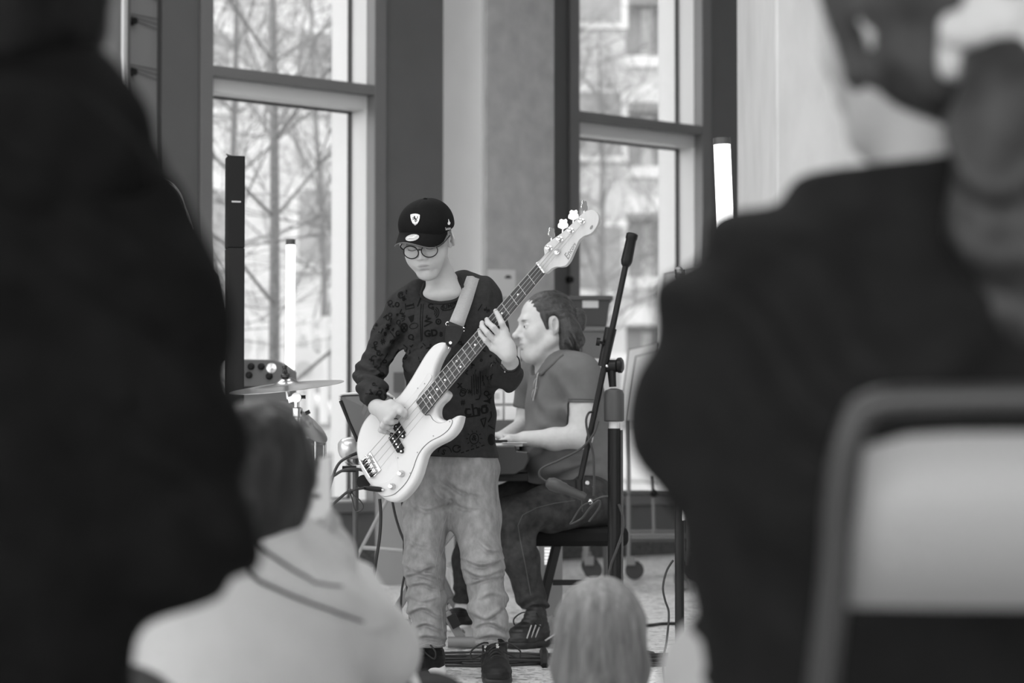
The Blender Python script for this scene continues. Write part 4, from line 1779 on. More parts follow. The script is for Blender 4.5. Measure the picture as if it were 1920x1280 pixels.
# headstock
hp = [(1006, 494), (1013, 487), (1020.5, 480), (1020, 471), (1020, 464), (1025, 457), (1037, 447.5), (1055.5, 434.5), (1075, 416.5), (1088, 403.5), (1098, 396), (1108, 393.3), (1116, 396), (1121, 402), (1122.5, 410), (1120.5, 420), (1115, 430), (1107, 438), (1094, 443), (1085.5, 450.5), (1080, 461.5), (1074, 475), (1068, 488), (1060, 497.5), (1051, 500), (1043, 500), (1034, 503.5), (1021, 512)]
hl = spline([GPT(u, v, .004) for u, v in hp], 4, closed=True)
h_o = MB().prism(hl, -G_n * .016).build('headstock', M_maple, gtr, False, .0015)
posts = [(1030.5, 466), (1050.7, 449), (1071, 433), (1091.7, 415.5)]
keys = [(1034, 437), (1056, 420.5), (1075.5, 403.5), (1095.5, 386)]
for i, ((u, v), (ku, kv)) in enumerate(zip(posts, keys)):
    q = GPT(u, v, .004)
    t = MB().lathe([(.0095, 0), (.0095, .002), (.006, .0035), (.0052, .012), (.0066, .0135), (.0066, .0165), (.004, .0175)], q, G_n, 16).build('tuning_post', M_chrome, h_o)
    MB().lathe([(.0085, 0), (.0085, .0015), (.0055, .002)], q, G_n, 16)
    e = GPT(ku, kv, -.006)
    s_ = q - G_n * .012
    dirk = unit(e - s_)
    MB().cyl(s_ + dirk * .012, e - dirk * .012, .003, n=10).build('tuning_shaft', M_chrome, h_o)
    # clover shaped ear: facing us on the two middle ones, edge on at both ends
    side = unit(np.cross(dirk, G_n))
    nn = G_n if i in (1, 2) else unit(G_n * .12 + side)
    wv = unit(np.cross(dirk, nn))
    prof = [(-.2, -.92), (-.45, -.8), (-.95, -.55), (-1.0, .0), (-.75, .35), (-.8, .7), (-.45, 1.0), (0, .85), (.45, 1.0), (.8, .7), (.75, .35), (1.0, 0), (.95, -.55), (.45, -.8), (.2, -.92)]
    MB().prism([e + wv * (a * .0175) + dirk * (b * .0165) - nn * .002 for a, b in spline([np.array(p) for p in prof], 3, closed=True)], nn * .004).build('tuning_key', M_chrome, h_o, False, .0012)
q = GPT(1046.3, 472.5, .004)
MB().lathe([(.006, 0), (.006, .004), (.0085, .005), (.0085, .0085), (.003, .009)], q, G_n, 16).build('string_tree', M_chrome, h_o)
q = GPT(1046.3, 472.5, .0132)
MB().bar(q - G_ax * .004, q + G_ax * .004, .0015, .0006, G_n).build('slot', M_black, h_o, False)
# maker's name along the edge of the headstock
vs, fs = text_mesh('Encore', .030, .35, 0, .0003)
b0, b1 = GPT(1060, 486, .0046), GPT(1081.5, 450, .0046)
bx = unit(b1 - b0)
by = unit(np.cross(G_n, bx))
mid = (b0 + b1) / 2
link('lettering', np.array([mid + bx * p[0] * (.62 - .12 * (p[0] / .05)) + by * p[1] * (.75 - p[0] * 6) for p in vs]), fs, mat('grey_print', .16, .5), h_o, False)
qb = GPT(1109, 426, .0046)
vs = [qb + bx * .006 * math.cos(a) * 1.2 + by * .0042 * math.sin(a) for a in np.linspace(0, 6.28, 15)[:-1]]
link('small_emblem', np.array(vs), [list(range(14))], mat('grey_print', .16, .5), h_o, False)

# strings
brx = [(684.5, 848.5), (691, 858), (698, 868.5), (705, 879)]
brx = [GPT(688 + 19.5 * (k / 3), 853.5 + 30 * (k / 3), .020) for k in range(4)]
st = []
for k in range(4):
    t = .12 + .76 * k / 3
    a = nutA + (nutB - nutA) * t + G_n * .0065
    r_ = .0013 - .00025 * k
    s_o = MB()
    s_o.tube([brx[k], brx[k] + (a - brx[k]) * .5 + G_n * .0, a], r_, 6)
    pu, pv = posts[k]
    s_o.tube([a, GPT(pu + 1, pv + 2, .014)], r_, 6)
    s_o.build('string', mat('bass_string', .45, .3, metal=.9), gtr)

# pickups: two halves, offset
for u, v, w_ in ((747.6, 802.5, 1), (744.8, 830.5, 1)):
    c_ = GPT(u, v, .0025)
    ax = unit(GPT(694, 881, 0) - GPT(676, 864, 0))
    cross = unit(GPT(715, 881, 0) - GPT(695, 847, 0))      # across the strings
    al = G_ax
    R3 = np.stack([cross, np.cross(G_n, cross), G_n], 1)
    pk = MB().box(c_ + G_n * .005, (.058, .027, .011), R3).build('pickup', M_black, gtr, False, .003)
    for sx in (-1, 1):
        q = c_ + cross * sx * .032
        MB().cyl(q, q + G_n * .006, .0065, n=14).build('pickup_ear', M_black, pk)
        MB().cyl(q + G_n * .006, q + G_n * .0075, .003, n=10).build('pickup_screw', M_chrome, pk)
    for k in range(4):
        q = c_ + cross * (k - 1.5) * .011 + G_n * .0105
        MB().cyl(q, q + G_n * .001, .0028, n=10).build('pole_piece', M_nick, pk)

# bridge
bc = [(677.5, 865), (695, 847.5), (715, 880.5), (698.5, 897)]
bq = [GPT(u, v, .0006) for u, v in bc]
br_o = MB().prism(bq, G_n * .003).build('bridge', M_chrome, gtr, False, .0006)
eX = unit(bq[2] - bq[1])
eY = unit(bq[0] - bq[1])
Wb, Lb = np.linalg.norm(bq[2] - bq[1]), np.linalg.norm(bq[0] - bq[1])
MB().box((bq[0] + bq[3]) / 2 + G_n * .010 - eY * .003, (Wb, .004, .016), np.stack([eX, eY, G_n], 1)).build('bridge_lip', M_chrome, br_o, False, .0006)
for k in range(4):
    q = bq[1] + eX * Wb * (.14 + .24 * k) + eY * (.012 + .002 * k) + G_n * .011
    MB().cyl(q - eX * .006, q + eX * .006, .0062, n=14).build('saddle', M_chrome, br_o)
    MB().cyl(q, q + eY * (Lb - .019), .0019, n=8).build('saddle_screw', M_nick, br_o)
    MB().tube([q + eY * .008, q + eY * (Lb - .02)], .0032, 8).build('spring', mat('dark_steel', .05, .4, metal=.6), br_o)

# knobs
for u, v in ((753.5, 888), (736.5, 912)):
    q = GPT(u, v, .003)
    MB().lathe([(.0105, 0), (.0105, .002), (.0092, .004), (.0088, .0135), (.0070, .0165), (.002, .0175)], q, G_n, 20).build('control_knob', M_chrome, gtr)

# strap button, plug and cable
q = GPT(842, 650, -.018)
dpin = unit(GPT(846, 640, -.018) - GPT(838, 668, -.018))
MB().lathe([(.003, -.006), (.003, .008), (.007, .010), (.007, .013), (.002, .014)], q, dpin, 14).build('strap_button', M_chrome, gtr)

# strap: webbing over his left shoulder, leather end on the horn
M_web = mat('grey_webbing', .30, .85, .06, 150, .2, 900)
M_leather = mat('black_leather', .009, .55, .2, 60, .1, 200, spec=.15)
Lf = [(874, 522), (869, 537), (862, 556), (855, 574), (848, 591), (841, 607)]
Rt = [(898, 526.5), (893, 543), (887, 562), (881, 580), (874, 598), (868, 617)]
seg, wv = [], []
for (u0, v0), (u1, v1) in zip(Lf, Rt):
    a = hit(shirt_b, u0, v0, .004)
    b = hit(shirt_b, u1, v1, .004)
    if a is None or b is None:
        continue
    seg.append((a + b) / 2)
    wv.append((a - b) / 2)
# pull the lower end forward to the horn, and take the upper end over the shoulder and down his back
pin = GPT(846, 640, -.012)
for i in range(len(seg)):
    f = i / (len(seg) - 1)
    dep = (pin[1] - seg[i][1]) * max(0, f - .35) / .65 * .8
    r0 = unit(ray(0, 0))
    k_ = (seg[i][1] + dep) / seg[i][1]
    o_ = np.array([0, 0, EYE])
    seg[i] = o_ + (seg[i] - o_) * k_
    wv[i] = wv[i] * k_
top, tw = seg[0], wv[0]
back = [top + np.array((.004, .022, .010)), top + np.array((.004, .060, .006)), top + np.array((-.01, .10, -.03)), top + np.array((-.06, .115, -.14)), top + np.array((-.13, .10, -.30)), top + np.array((-.20, .03, -.46)), GPT(700, 915, -.03)]
allp = back[::-1] + seg
allw = [tw * np.array((1, .4, 1)) * 1.0 for _ in back] + wv
for i, p in enumerate(allp[:len(back) - 2]):
    allw[i] = np.array((.0, .0, 1.0)) * np.linalg.norm(tw) * .9
strap_o = MB().ribbon(allp, allw, np.array((0, .0025, .0))).build('strap', M_web, gtr, True)
e0 = seg[-1]
k_ = []
for u, v in ((841, 606.5), (868, 616.5), (866, 627), (860, 640), (852, 649), (845, 651), (838, 647), (834.5, 636), (835.5, 620)):
    f = np.clip((v - 610) / 38, 0, 1)
    d = (e0[1] - .003) * (1 - f) + (pin[1] - .010) * f
    k_.append(P(u, v, d))
lo_ = MB().prism(spline(k_, 3, closed=True), (0, .004, 0)).build('leather_end', M_leather, strap_o, False, .001)
MB().ribbon([P(841, 609, e0[1] - .006), P(868, 619.5, e0[1] - .006)], np.array((0, 0, .012)), (0, .003, 0)).build('leather_fold', mat('leather_fold', .018, .5, spec=.2), strap_o, False)
for u, v in ((839.5, 607), (868.5, 617.5)):
    q = P(u, v, e0[1] - .004)
    MB().tube([q + .0055 * np.array((math.cos(a), 0, math.sin(a))) for a in np.linspace(.6, 5.4, 12)], .0016, 6).build('ring', M_chrome, strap_o)
q = P(844.5, 642.5, pin[1] - .011)
MB().cyl(q, q + np.array((0, -.002, 0)), .0045, n=12).build('rivet', M_chrome, strap_o)

# end of the strap behind the lower bout
q = GPT(682, 903, -.03)
MB().lathe([(.0, 0), (.022, .0), (.022, .006), (.0, .006)], q + np.array((0, .0, 0)), (0, -1, 0), 18).build('strap_end', M_leather, strap_o)

cable = thing('guitar_cable', 'black jack lead plugged into the white bass guitar with a tied loop', 'cable', P(700, 1085, 7.45))
pa, pb_ = GPT(714, 917.5, .010), GPT(683, 914.5, .012)
MB().lathe([(.0045, -.004), (.0075, .0), (.0085, .012), (.0078, .040), (.0060, .055), (.0045, .062)], pa, pb_ - pa, 14).build('jack_plug', M_black, cable)
MB().cyl(pa, pa - unit(pb_ - pa) * .012, .004, n=10).build('jack_tip', M_chrome, cable)
M_cable = mat('cable_rubber', .016, .5)
cpts = [pb_, P(668, 917, 7.36), P(652, 922, 7.37), P(637, 934, 7.38), P(622, 948, 7.40), P(606, 968, 7.45), P(598, 1010, 7.5), P(610, 1080, 7.5), P(640, 1150, 7.48)]
MB().tube(spline(cpts, 8), .0042, 8).build('lead', M_cable, cable)
MB().ball(P(656, 921, 7.365), .0095, 12, (1, 1, .9)).build('velcro_knot', M_cable, cable)
MB().tube(spline([P(656, 922, 7.365), P(661, 938, 7.36), P(665, 954, 7.36), P(669, 959, 7.36), P(677, 956, 7.36), P(681, 949, 7.36), P(675, 938, 7.36), P(664, 929, 7.36), P(658, 921, 7.365)], 5), .0021, 6).build('tie_loop', M_cable, cable)
# ------------------------------------------------------------------ the pianist, seated, facing left
pia = thing('person', 'man with dark hair in a bun and grey t-shirt seated at the keyboard', 'person', (P(1085, 1190, 9.1)[0], 9.15, 0))
hs2 = 1.06
Mp = rotm('Z', -72) @ rotm('X', 5) @ rotm('Y', -2)
po = P(1021, 611, 9.12)
PW = lambda p: po + Mp @ (np.array(p) * hs2)
D1, D2 = 8.96, 9.36
shN, elN, wrN = P(1092, 703, D1), P(1088, 818, D1 - .06), P(985, 822, 8.95)
shF, elF, wrF = P(1000, 706, D2), P(985, 800, D2 + .02), P(940, 822, 9.2)
c = Clay(.03)
head(c, po, Mp, hs2, nose=1.1, jaw=1.1, brow=1.1, ear=1.35)
c.cap(PW((0, .02, -.06)), P(1053, 694, 9.16), .058, .066, k=.03)
c.ell(PW((0, -.045, -.10)), (.045, .045, .03), k=.03)
c.cap(P(1053, 700, 9.16), P(1085, 880, 9.16), .095, .11, k=.05)
c.cap(shN, shF, .055, .05, k=.05)
c.chain([shN, elN], [.052, .043], k=.02)
c.chain([elN, P(1040, 823, 8.94), wrN], [.044, .040, .027], k=.02)
c.chain([shF, elF, wrF], [.05, .042, .027], k=.02)
# hands over the keys
for w0, off in ((wrN, 0), (wrF, .06)):
    h0 = w0 + np.array((-.075, .0, .0))
    c.cap(w0, h0, .026, .03, k=.02, flat=((0, 0, 1), .6))
    for i in range(4):
        b0 = h0 + np.array((-.015, -.03 + .02 * i, .006))
        c.chain([b0, b0 + np.array((-.035, 0, .012)), b0 + np.array((-.06, 0, -.002)), b0 + np.array((-.075, 0, -.022))], [.0105, .0095, .0088, .008], k=.006)
    c.chain([w0 + np.array((-.02, -.015, 0)), w0 + np.array((-.06, -.045, .0)), w0 + np.array((-.095, -.05, -.012))], [.014, .0115, .009], k=.008)
hipN, knN, anN = P(1100, 935, 8.98), P(965, 965, 8.86), P(1000, 1150, 8.86)
hipF, knF, anF = P(1085, 935, 9.34), P(900, 950, 9.55), P(872, 1140, 9.55)
c.cap(P(1090, 900, 9.16), P(1095, 935, 9.16), .11, .11, k=.04)
c.chain([hipN, knN, anN], [.07, .05, .034], k=.02)
c.chain([hipF, knF, anF], [.07, .05, .034], k=.02)
c.cap(anN, P(1003, 1178, 8.86), .036, .034, k=.02)
c.cap(anF, P(876, 1160, 9.55), .036, .034, k=.02)
c.build('body', .003, mat('skin_man', .48, .5, .05, 50, .05, 250, tint=True, spec=.35, sss=.12), pia, face_tints(po, Mp, hs2, .78, .78, .3), 1)
eyes(po, Mp, hs2, pia, -4, 2)

# hair: swept back from the forehead, loose below the ears, small bun behind
M_dh = mat('dark_hair', .028, .42, .5, 60, .35, 120, stretch=(1, 1, 1))
def strands(p):
    q = (p - po.astype(np.float32)) @ Mp / hs2
    a = np.arctan2(q[:, 0], q[:, 2] + .02)
    f = .0009 * np.sin(a * 34 + 3 * vn(q, 14, 3)) * np.clip((q[:, 2] - .0) * 30, 0, 1) + (.0005 + .0035 * np.clip(-(q[:, 2] - .02) * 20, 0, 1)) * vn(q, np.array([110, 60, 34]), 5) + .0008 * vn(q, np.array([220, 120, 60]), 8)
    low = np.clip(-(q[:, 2] + .02) * 20, 0, 1)
    return f + .005 * low * np.sin(q[:, 1] * 190 + q[:, 2] * 90 + 5 * vn(q, 22, 9))



c = Clay(.015)
c.frame(po, Mp, hs2)
c.ell((0, .022, .042), (.080, .096, .084))
c.disp(lambda p: strands(p))
c.cut((0, -.047, .054), (0, -.80, -.60), k=.006)
for sx in (-1, 1):
    c.ell((sx * .084, .016, -.006), (.026, .031, .038), k=.008, op='s')
    c.cap((sx * .066, -.022, .03), (sx * .069, -.014, -.012), .012, .006, k=.01)
    c.chain([(sx * .060, .055, .03), (sx * .066, .070, -.03), (sx * .060, .074, -.075), (sx * .052, .064, -.114)], [.030, .034, .036, .024], k=.03)
    c.chain([(sx * .070, .060, -.03), (sx * .070, .058, -.07), (sx * .064, .042, -.104)], [.017, .021, .012], k=.02)
c.ell((0, .080, -.050), (.056, .040, .062), k=.03)
c.ell((0, .126, .006), (.036, .030, .050), rotm('X', -10), k=.008)
c.ell((0, .138, .022), (.025, .02, .025), k=.008)


c.disp(lambda p: strands(p) * (((p - po.astype(np.float32)) @ Mp)[:, 1] > .04))
c.build('hair', .0028, M_dh, pia)

# t-shirt
M_tee = mat('grey_tshirt', .125, .9, .06, 30, .1, 500, tint=True, spec=.2)
c = Clay(.05)
c.cap(shN + np.array((-.02, .02, 0)), shF + np.array((.0, -.02, 0)), .066, .062, k=.06)
c.cap(P(1068, 692, D1 + .04), P(1020, 700, D2 - .06), .055, .055, k=.06)
c.cap(P(1063, 720, 9.15), P(1063, 780, 9.15), .135, .145, k=.06, flat=((0, 1, 0), 1.2))
c.cap(P(1058, 770, 9.15), P(1063, 850, 9.15), .135, .155, k=.06, flat=((0, 1, 0), 1.15))
c.ell(P(1046, 856, 9.14), (.145, .185, .12), k=.06)
c.cap(P(1075, 860, 9.15), P(1080, 915, 9.15), .15, .15, k=.06, flat=((0, 1, 0), 1.1))
c.chain([shN, P(1091, 764, D1 - .02)], [.069, .066], k=.045)
c.chain([shF, P(990, 775, D2 + .02)], [.066, .062], k=.045)


def tee_fold(p):
    n = vn(p, 8, 21)
    z, x = p[:, 2], p[:, 0]
    f = .003 * vn(p, 14, 22)
    q = P(1062, 770, 8.95).astype(np.float32)
    d = np.linalg.norm(p - q, axis=1)
    f += .007 * np.exp(-(d / .12) ** 2) * np.sin((x * .7 + z) * 75 + 4 * n)
    q = P(1010, 825, 9.05).astype(np.float32)
    d = np.linalg.norm(p - q, axis=1)
    f += .010 * np.exp(-(d / .11) ** 2) * np.sin((z * .8 - x * .7) * 62 + 3 * n)
    q = P(1085, 890, 8.95).astype(np.float32)
    d = np.linalg.norm(p - q, axis=1)
    f += .007 * np.exp(-(d / .13) ** 2) * np.sin((z - .2 * x) * 80 + 4 * n)
    return f


c.disp(tee_fold)
c.cut(P(1091, 755, D1), P(1091, 790, D1) - P(1091, 755, D1), .004, (P(1091, 760, D1) - np.array((.050, .14, .10)), np.array((P(1091, 760, D1)[0] + .10, 9.0, P(1091, 760, D1)[2] + .2))))
c.cut(P(992, 768, D2), P(987, 800, D2) - P(993, 768, D2), .004, (P(990, 775, D2) - np.array((.085, .05, .1)), P(990, 768, D2) + np.array((.05, .14, .05))))
nv = P(1045, 664, 9.14)
Rv = rotm('Z', -72) @ rotm('X', 30)
c.ell(nv + Rv @ np.array((0, -.03, .02)), (.075, .115, .075), Rv, k=.005, op='s')
c.cap(nv, nv + Rv @ np.array((0, -.11, -.075)), .05, .004, k=.006, op='s')
c.cut(P(1080, 906, 9.1), (0, .05, -1), k=.006)
tee_o, Vt, Qt = c.build('tshirt', .005, M_tee, pia, [lambda V: np.ones(len(V))])
tb = bvh_of(Vt, Qt)
sl = MB()
for u0, u1, v in ((1066, 1113, 748),):
    q = [hit(tb, u0 + (u1 - u0) * k / 14, v + (k / 14) * 1.0, .0006) for k in range(15)]
    sl.tube([x for x in q if x is not None and x[1] < 8.96], .0016, 6)
sl.build('sleeve_hem', mat('tshirt_seam', .07, .9), tee_o)
col = []
for u, v in ((1010, 676), (1009, 688), (1012, 698), (1022, 690), (1034, 680), (1046, 668), (1054, 662)):
    q = hit(tb, u + 2, v + 3, .001)
    if q is not None:
        col.append(q)
if len(col) > 2:
    MB().tube(spline(col, 4), .007, 8).build('collar', mat('tshirt_collar', .11, .9), tee_o)

# spectacles hooked into the collar
sp = thing('eyeglasses', 'folded wire spectacles hooked on the front of the grey t-shirt', 'glasses', P(1009, 740, 8.95))
q1 = [hit(tb, u, v, .008) for u, v in ((1013, 708), (1010, 722), (1006, 735), (1005, 748))]
q1 = [x for x in q1 if x is not None]
c1 = hit(tb, 1007, 730, .012)
if c1 is None:
    c1 = P(1007, 730, 8.99)
gm = MB()
for du, dv in ((2, -10), (-1, 9)):
    m_ = [c1 + np.array((du * .002 + .0075 * math.cos(a) + .004 * math.sin(a), .004 * math.cos(a), -dv * .002 + .019 * math.sin(a))) for a in np.linspace(0, 6.28, 20)[:-1]]
    gm.tube(m_, .0013, 5, closed=True)
gm.tube([c1 + np.array((.011, 0, .055)), c1 + np.array((.004, -.003, .0)), c1 + np.array((-.006, 0, -.045))], .0016, 6)
gm.tube([c1 + np.array((.014, .004, .06)), c1 + np.array((.010, .0, .0)), c1 + np.array((-.002, .002, -.042))], .0016, 6)
gm.build('wire_frame', mat('glasses_wire', .3, .3, metal=.9), sp)

# dark jeans
M_dj = mat('dark_denim', .035, .9, .35, 40, .25, 700, spec=.2)
c = Clay(.04)
c.cap(P(1086, 938, 9.06), P(1086, 942, 9.27), .095, .095, k=.05)
c.cap(P(1108, 945, 9.06), P(1108, 948, 9.27), .10, .10, k=.05)
c.chain([P(1098, 937, 9.0), P(1040, 950, 8.93), P(962, 968, 8.86), P(975, 1045, 8.85), P(1002, 1138, 8.86)], [.094, .086, .070, .062, .054], k=.04)
c.chain([P(1085, 935, 9.3), P(990, 935, 9.42), P(902, 952, 9.55), P(880, 1050, 9.55), P(875, 1128, 9.55)], [.092, .085, .070, .060, .052], k=.04)


def dj_fold(p):
    n = vn(p, 9, 31)
    z, x = p[:, 2], p[:, 0]
    f = .003 * vn(p, 16, 32)
    q = P(985, 1000, 8.8).astype(np.float32)
    d = np.linalg.norm(p - q, axis=1)
    f += .007 * np.exp(-(d / .12) ** 2) * np.sin((z * .5 - x) * 95 + 4 * n)
    q = P(1060, 915, 8.9).astype(np.float32)
    d = np.linalg.norm(p - q, axis=1)
    f += .008 * np.exp(-(d / .12) ** 2) * np.sin((z + .5 * x) * 90 + 4 * n)
    a = np.clip((P(1000, 1105, 8.86)[2] - z) * 12, 0, 1)
    return f + .007 * a * np.sin(z * 130 + 6 * n)


c.disp(dj_fold)
za = P(1000, 1143, 8.8)[2]
c.cut((0, 0, za), (0, 0, -1), .004, ((0, 8.4, -.1), (.6, 9.2, .6)))
c.cut((0, 0, P(875, 1132, 9.5)[2]), (0, 0, -1), .004, ((-.6, 9.3, -.1), (.0, 9.9, .5)))
dj_o, Vd, Qd = c.build('trousers', .005, M_dj, pia)
djb = bvh_of(Vd, Qd)
sm = MB()
for line in (((1078, 938), (1040, 943), (1005, 952), (980, 965), (971, 985), (975, 1010), (985, 1060), (998, 1130)), ((1092, 915), (1090, 935), (1092, 965))):
    dn = []
    for a, b in zip(line[:-1], line[1:]):
        for k in range(5):
            dn.append((a[0] + (b[0] - a[0]) * k / 5, a[1] + (b[1] - a[1]) * k / 5))
    q = [hit(djb, u, v, .0006) for u, v in dn]
    q = [x for x in q if x is not None]
    if len(q) > 3:
        sm.tube(q, .0016, 5)
sm.build('seam', mat('dark_denim_seam', .075, .9), dj_o)
q = hit(djb, 1101, 905, .001)
if q is not None:
    MB().cyl(q, q + np.array((0, -.004, 0)), .008, n=14).build('rivet', M_chrome, dj_o)

M_lgrey0 = mat('pale_stripe', .35, .5)
M_shoe2 = mat('black_leather_trainer', .012, .45, .3, 70)
s3, o3, M3 = shoe(pia, P(1022, 1195, 8.80), P(955, 1205, 8.68), .105, .115, M_shoe2, M_sole)
s4, o4, M4 = shoe(pia, P(888, 1175, 9.62), P(846, 1178, 9.46), .105, .11, M_shoe2, M_white)
for k in range(3):
    W3 = lambda p: o3 + M3 @ np.array(p)
    MB().tube([W3((.049, -.07 - .022 * k, .085)), W3((.053, -.10 - .02 * k, .04))],   .0024, 6).build('side_stripe', M_lgrey0, s3)
for w0 in (anN, anF):
    pass
# white socks
for a, t, nm in ((anN, P(1006, 1168, 8.845), 'sock'), (anF, P(878, 1152, 9.56), 'sock')):
    cc = Clay(.01)
    cc.cap(a, t, .043, .043)
    cc.build(nm, .005, mat('white_sock', .6, .9, .05, 200), pia)

# stool
st = thing('piano_stool', 'black padded stool under the man at the keyboard', 'stool', (P(1085, 1190, 9.15)[0], 9.15, 0))
zs = P(1085, 988, 9.1)[2]
xs = P(1085, 988, 9.1)[0]
MB().box((xs, 9.15, zs - .03), (.36, .42, .07)).build('seat', mat('stool_vinyl', .008, .7, spec=.12), st, False, .02)
for dx, dy in ((-.08, -.16), (.13, -.16), (-.08, .16), (.13, .16)):
    MB().bar((xs + dx, 9.15 + dy, zs - .06), (xs + dx + (.02 if dx > 0 else -.09) * 1.0, 9.15 + dy * 1.15, 0), .028, .028).build('leg', M_black, st, False, .003)
MB().bar((xs - .10, 8.98, .22), (xs + .14, 8.98, .22), .02, .02).build('stretcher', M_black, st, False)
# ------------------------------------------------------------------ stage equipment
M_alu = mat('grey_stand_paint', .16, .45)
M_silver = mat('brushed_silver', .7, .25, metal=1)
M_brass = mat('cymbal_metal', .42, .28, .15, 6, metal=1)
M_led = mat('lit_tube', .9, .4, emit=1.6)
M_dgrey = mat('dark_grey_plastic', .06, .45)
M_grey = mat('grey_plastic', .2, .5)
M_lgrey = mat('light_grey_plastic', .42, .5)
M_wp = mat('white_plastic', .66, .45)

# column loudspeaker
zt = P(440, 294, 9)[2]
xc = P(440, 500, 9)[0]
col_ = thing('column_speaker', 'tall black column loudspeaker standing before the first window', 'speaker', (xc, 9, 0))
Rz = rotm('Z', 14)
MB().box((xc, 9, (zt + 1.46) / 2), (.064, .085, zt - 1.46), Rz).build('upper_cabinet', mat('speaker_black', .008, .5, spec=.15), col_, False, .004)
MB().box((xc, 9, (1.46 + .03) / 2), (.064, .085, 1.46 - .03), Rz).build('grille', mat('speaker_grille', .010, .55, spec=.2), col_, False, .004)
MB().box((xc - .03, 9.06, .015), (.20, .24, .03), Rz).build('base_plate', mat('speaker_black', .008, .5, spec=.15), col_, False, .006)
q = P(443, 378, 8.955)
MB().box(q, (.034, .004, .006), rotm('Z', 14)).build('name_plate', M_lgrey, col_, False)
MB().box(P(430.5, 292, 8.99), (.02, .06, .004), rotm('Y', 20)).build('top_chamfer', M_dgrey, col_, False)


def led(name, label, u0, v0, u1, v1, d, r):
    a, b = P(u0, v0, d), P(u1, v1, d)
    dn = unit(b - a)
    foot = a + dn * (a[2] - .012) / -dn[2]
    t = thing(name, label, 'light', (foot[0], foot[1], 0), 'white light tubes standing on the floor')
    MB().cyl(a + dn * .01, foot, r, n=20).build('tube', M_led, t)
    MB().cyl(a - dn * .012, a + dn * .012, r * 1.06, n=20).build('end_cap', M_dgrey, t)
    MB().cyl((foot[0], foot[1], 0), (foot[0], foot[1], .02), .13, n=28).build('foot_plate', M_dgrey, t)


led('light_tube', 'slim lit white light tube behind the cymbal', 545, 454, 543, 770, 10.5, .0195)
led('light_tube', 'lit white light tube between the second window and the pale column', 1353.5, 265, 1363, 500, 8.7, .0305)


def wing(mb, q, ax, s=1.0):
    mb.cyl(q - ax * .008 * s, q + ax * .008 * s, .007 * s, n=10)
    x, y, d = frame_from(ax)
    for sg in (-1, 1):
        mb.ball(q + x * sg * .014 * s, .008 * s, 8, (1.2, .5, .8), np.stack([x, y, d], 1))


def cym(t, c, r, nrm):
    MB().lathe([(.006, .026), (.02, .024), (.034, .014), (.042, .008), (r * .6, .002), (r, -.006), (r, -.0075), (r * .6, .0005), (.042, .0065), (.034, .0125), (.02, .0225), (.006, .0245)], c, nrm, 48).build('cymbal', M_brass, t)


def tripod(t, top, z0, r, spread, m=None, n0=20):
    m = m or M_silver
    x, y = top[0], top[1]
    for k in range(3):
        a = math.radians(n0 + 120 * k)
        MB().tube([(x, y, z0), (x + spread * math.cos(a), y + spread * math.sin(a), .015)], r, 8).build('leg', m, t)


# crash cymbal
d = 8.3
cs = thing('cymbal_stand', 'crash cymbal tilted on a chrome stand, edge towards us', 'cymbal', (P(556, 0, d)[0], d, 0), 'cymbals of the drum kit')
nrm = unit((-.10, -.10, 1))
cc = P(537, 722, d)
cym(cs, cc, .198, nrm)
m = MB()
m.cyl(cc + nrm * .0, cc + nrm * .062, .005, n=10)
m.lathe([(.012, .026), (.016, .03), (.016, .038), (.009, .042), (.009, .052), (.006, .056), (.009, .062), (.008, .069), (.002, .072)], cc, nrm, 14)
m.build('wing_nut', mat('dark_steel', .05, .4, metal=.6), cs)
wg = MB(); wing(wg, cc + nrm * .048, nrm, 1.0); wg.build('wing_bolt', mat('dark_steel', .05, .4, metal=.6), cs)
m = MB()
a, b, e = P(540.5, 748, d), P(556, 745, d), P(556, 768, d)
m.cyl(cc, a, .0075, n=10)
m.bar(a + np.array((0, 0, -.004)), b, .016, .02)
m.cyl(b + np.array((0, -.014, 0)), b + np.array((0, .014, 0)), .017, n=18)
m.cyl(b, e, .010, n=12)
m.build('tilter', M_silver, cs)
wg = MB(); wing(wg, P(569, 744, d), np.array((1, 0, 0)), .9); wing(wg, P(577, 773, d), unit((1, 0, .5)), 1.0); wg.build('wing_screw', mat('dark_steel', .05, .4, metal=.6), cs)
MB().lathe([(.012, -.02), (.019, -.016), (.019, .012), (.012, .016)], P(557, 772, d), (0, 0, 1), 14).build('clamp', M_silver, cs)
MB().cyl(P(557, 772, d), (P(557, 0, d)[0], d, .25), .0125, n=14).build('tube', M_silver, cs)
tripod(cs, P(557, 0, d), .42, .009, .3)

# ride cymbal and floor tom, mostly behind the woman's hair
d = 8.75
rs = thing('cymbal_stand', 'smaller cymbal sloping steeply just above the drum rim', 'cymbal', (P(552, 0, d)[0], d, 0), 'cymbals of the drum kit')
cym(rs, P(568, 788, d), .115, unit((.62, -.25, .75)))
MB().cyl(P(568, 788, d), (P(552, 0, d)[0], d, .25), .011, n=12).build('tube', M_silver, rs)
tripod(rs, P(552, 0, d), .4, .009, .28, n0=60)
d = 8.85
dr = thing('drum', 'drum with a chrome rim and pale skin below the cymbals', 'drum', (P(530, 0, d)[0], d, 0))
z1 = P(530, 822, d)[2]
cx = P(530, 0, d)[0]
MB().lathe([(.155, 0), (.155, .28)], (cx, d, z1 - .30), (0, 0, 1), 36).build('shell', mat('drum_wrap', .3, .35), dr)
MB().lathe([(.150, .0), (.150, .006), (.02, .007)], (cx, d, z1 - .012), (0, 0, 1), 36).build('drum_skin', M_wp, dr)
for zz in (z1 - .012, z1 - .30):
    MB().lathe([(.158, -.012), (.163, -.012), (.163, .012), (.158, .012)], (cx, d, zz), (0, 0, 1), 36).build('rim', M_silver, dr)
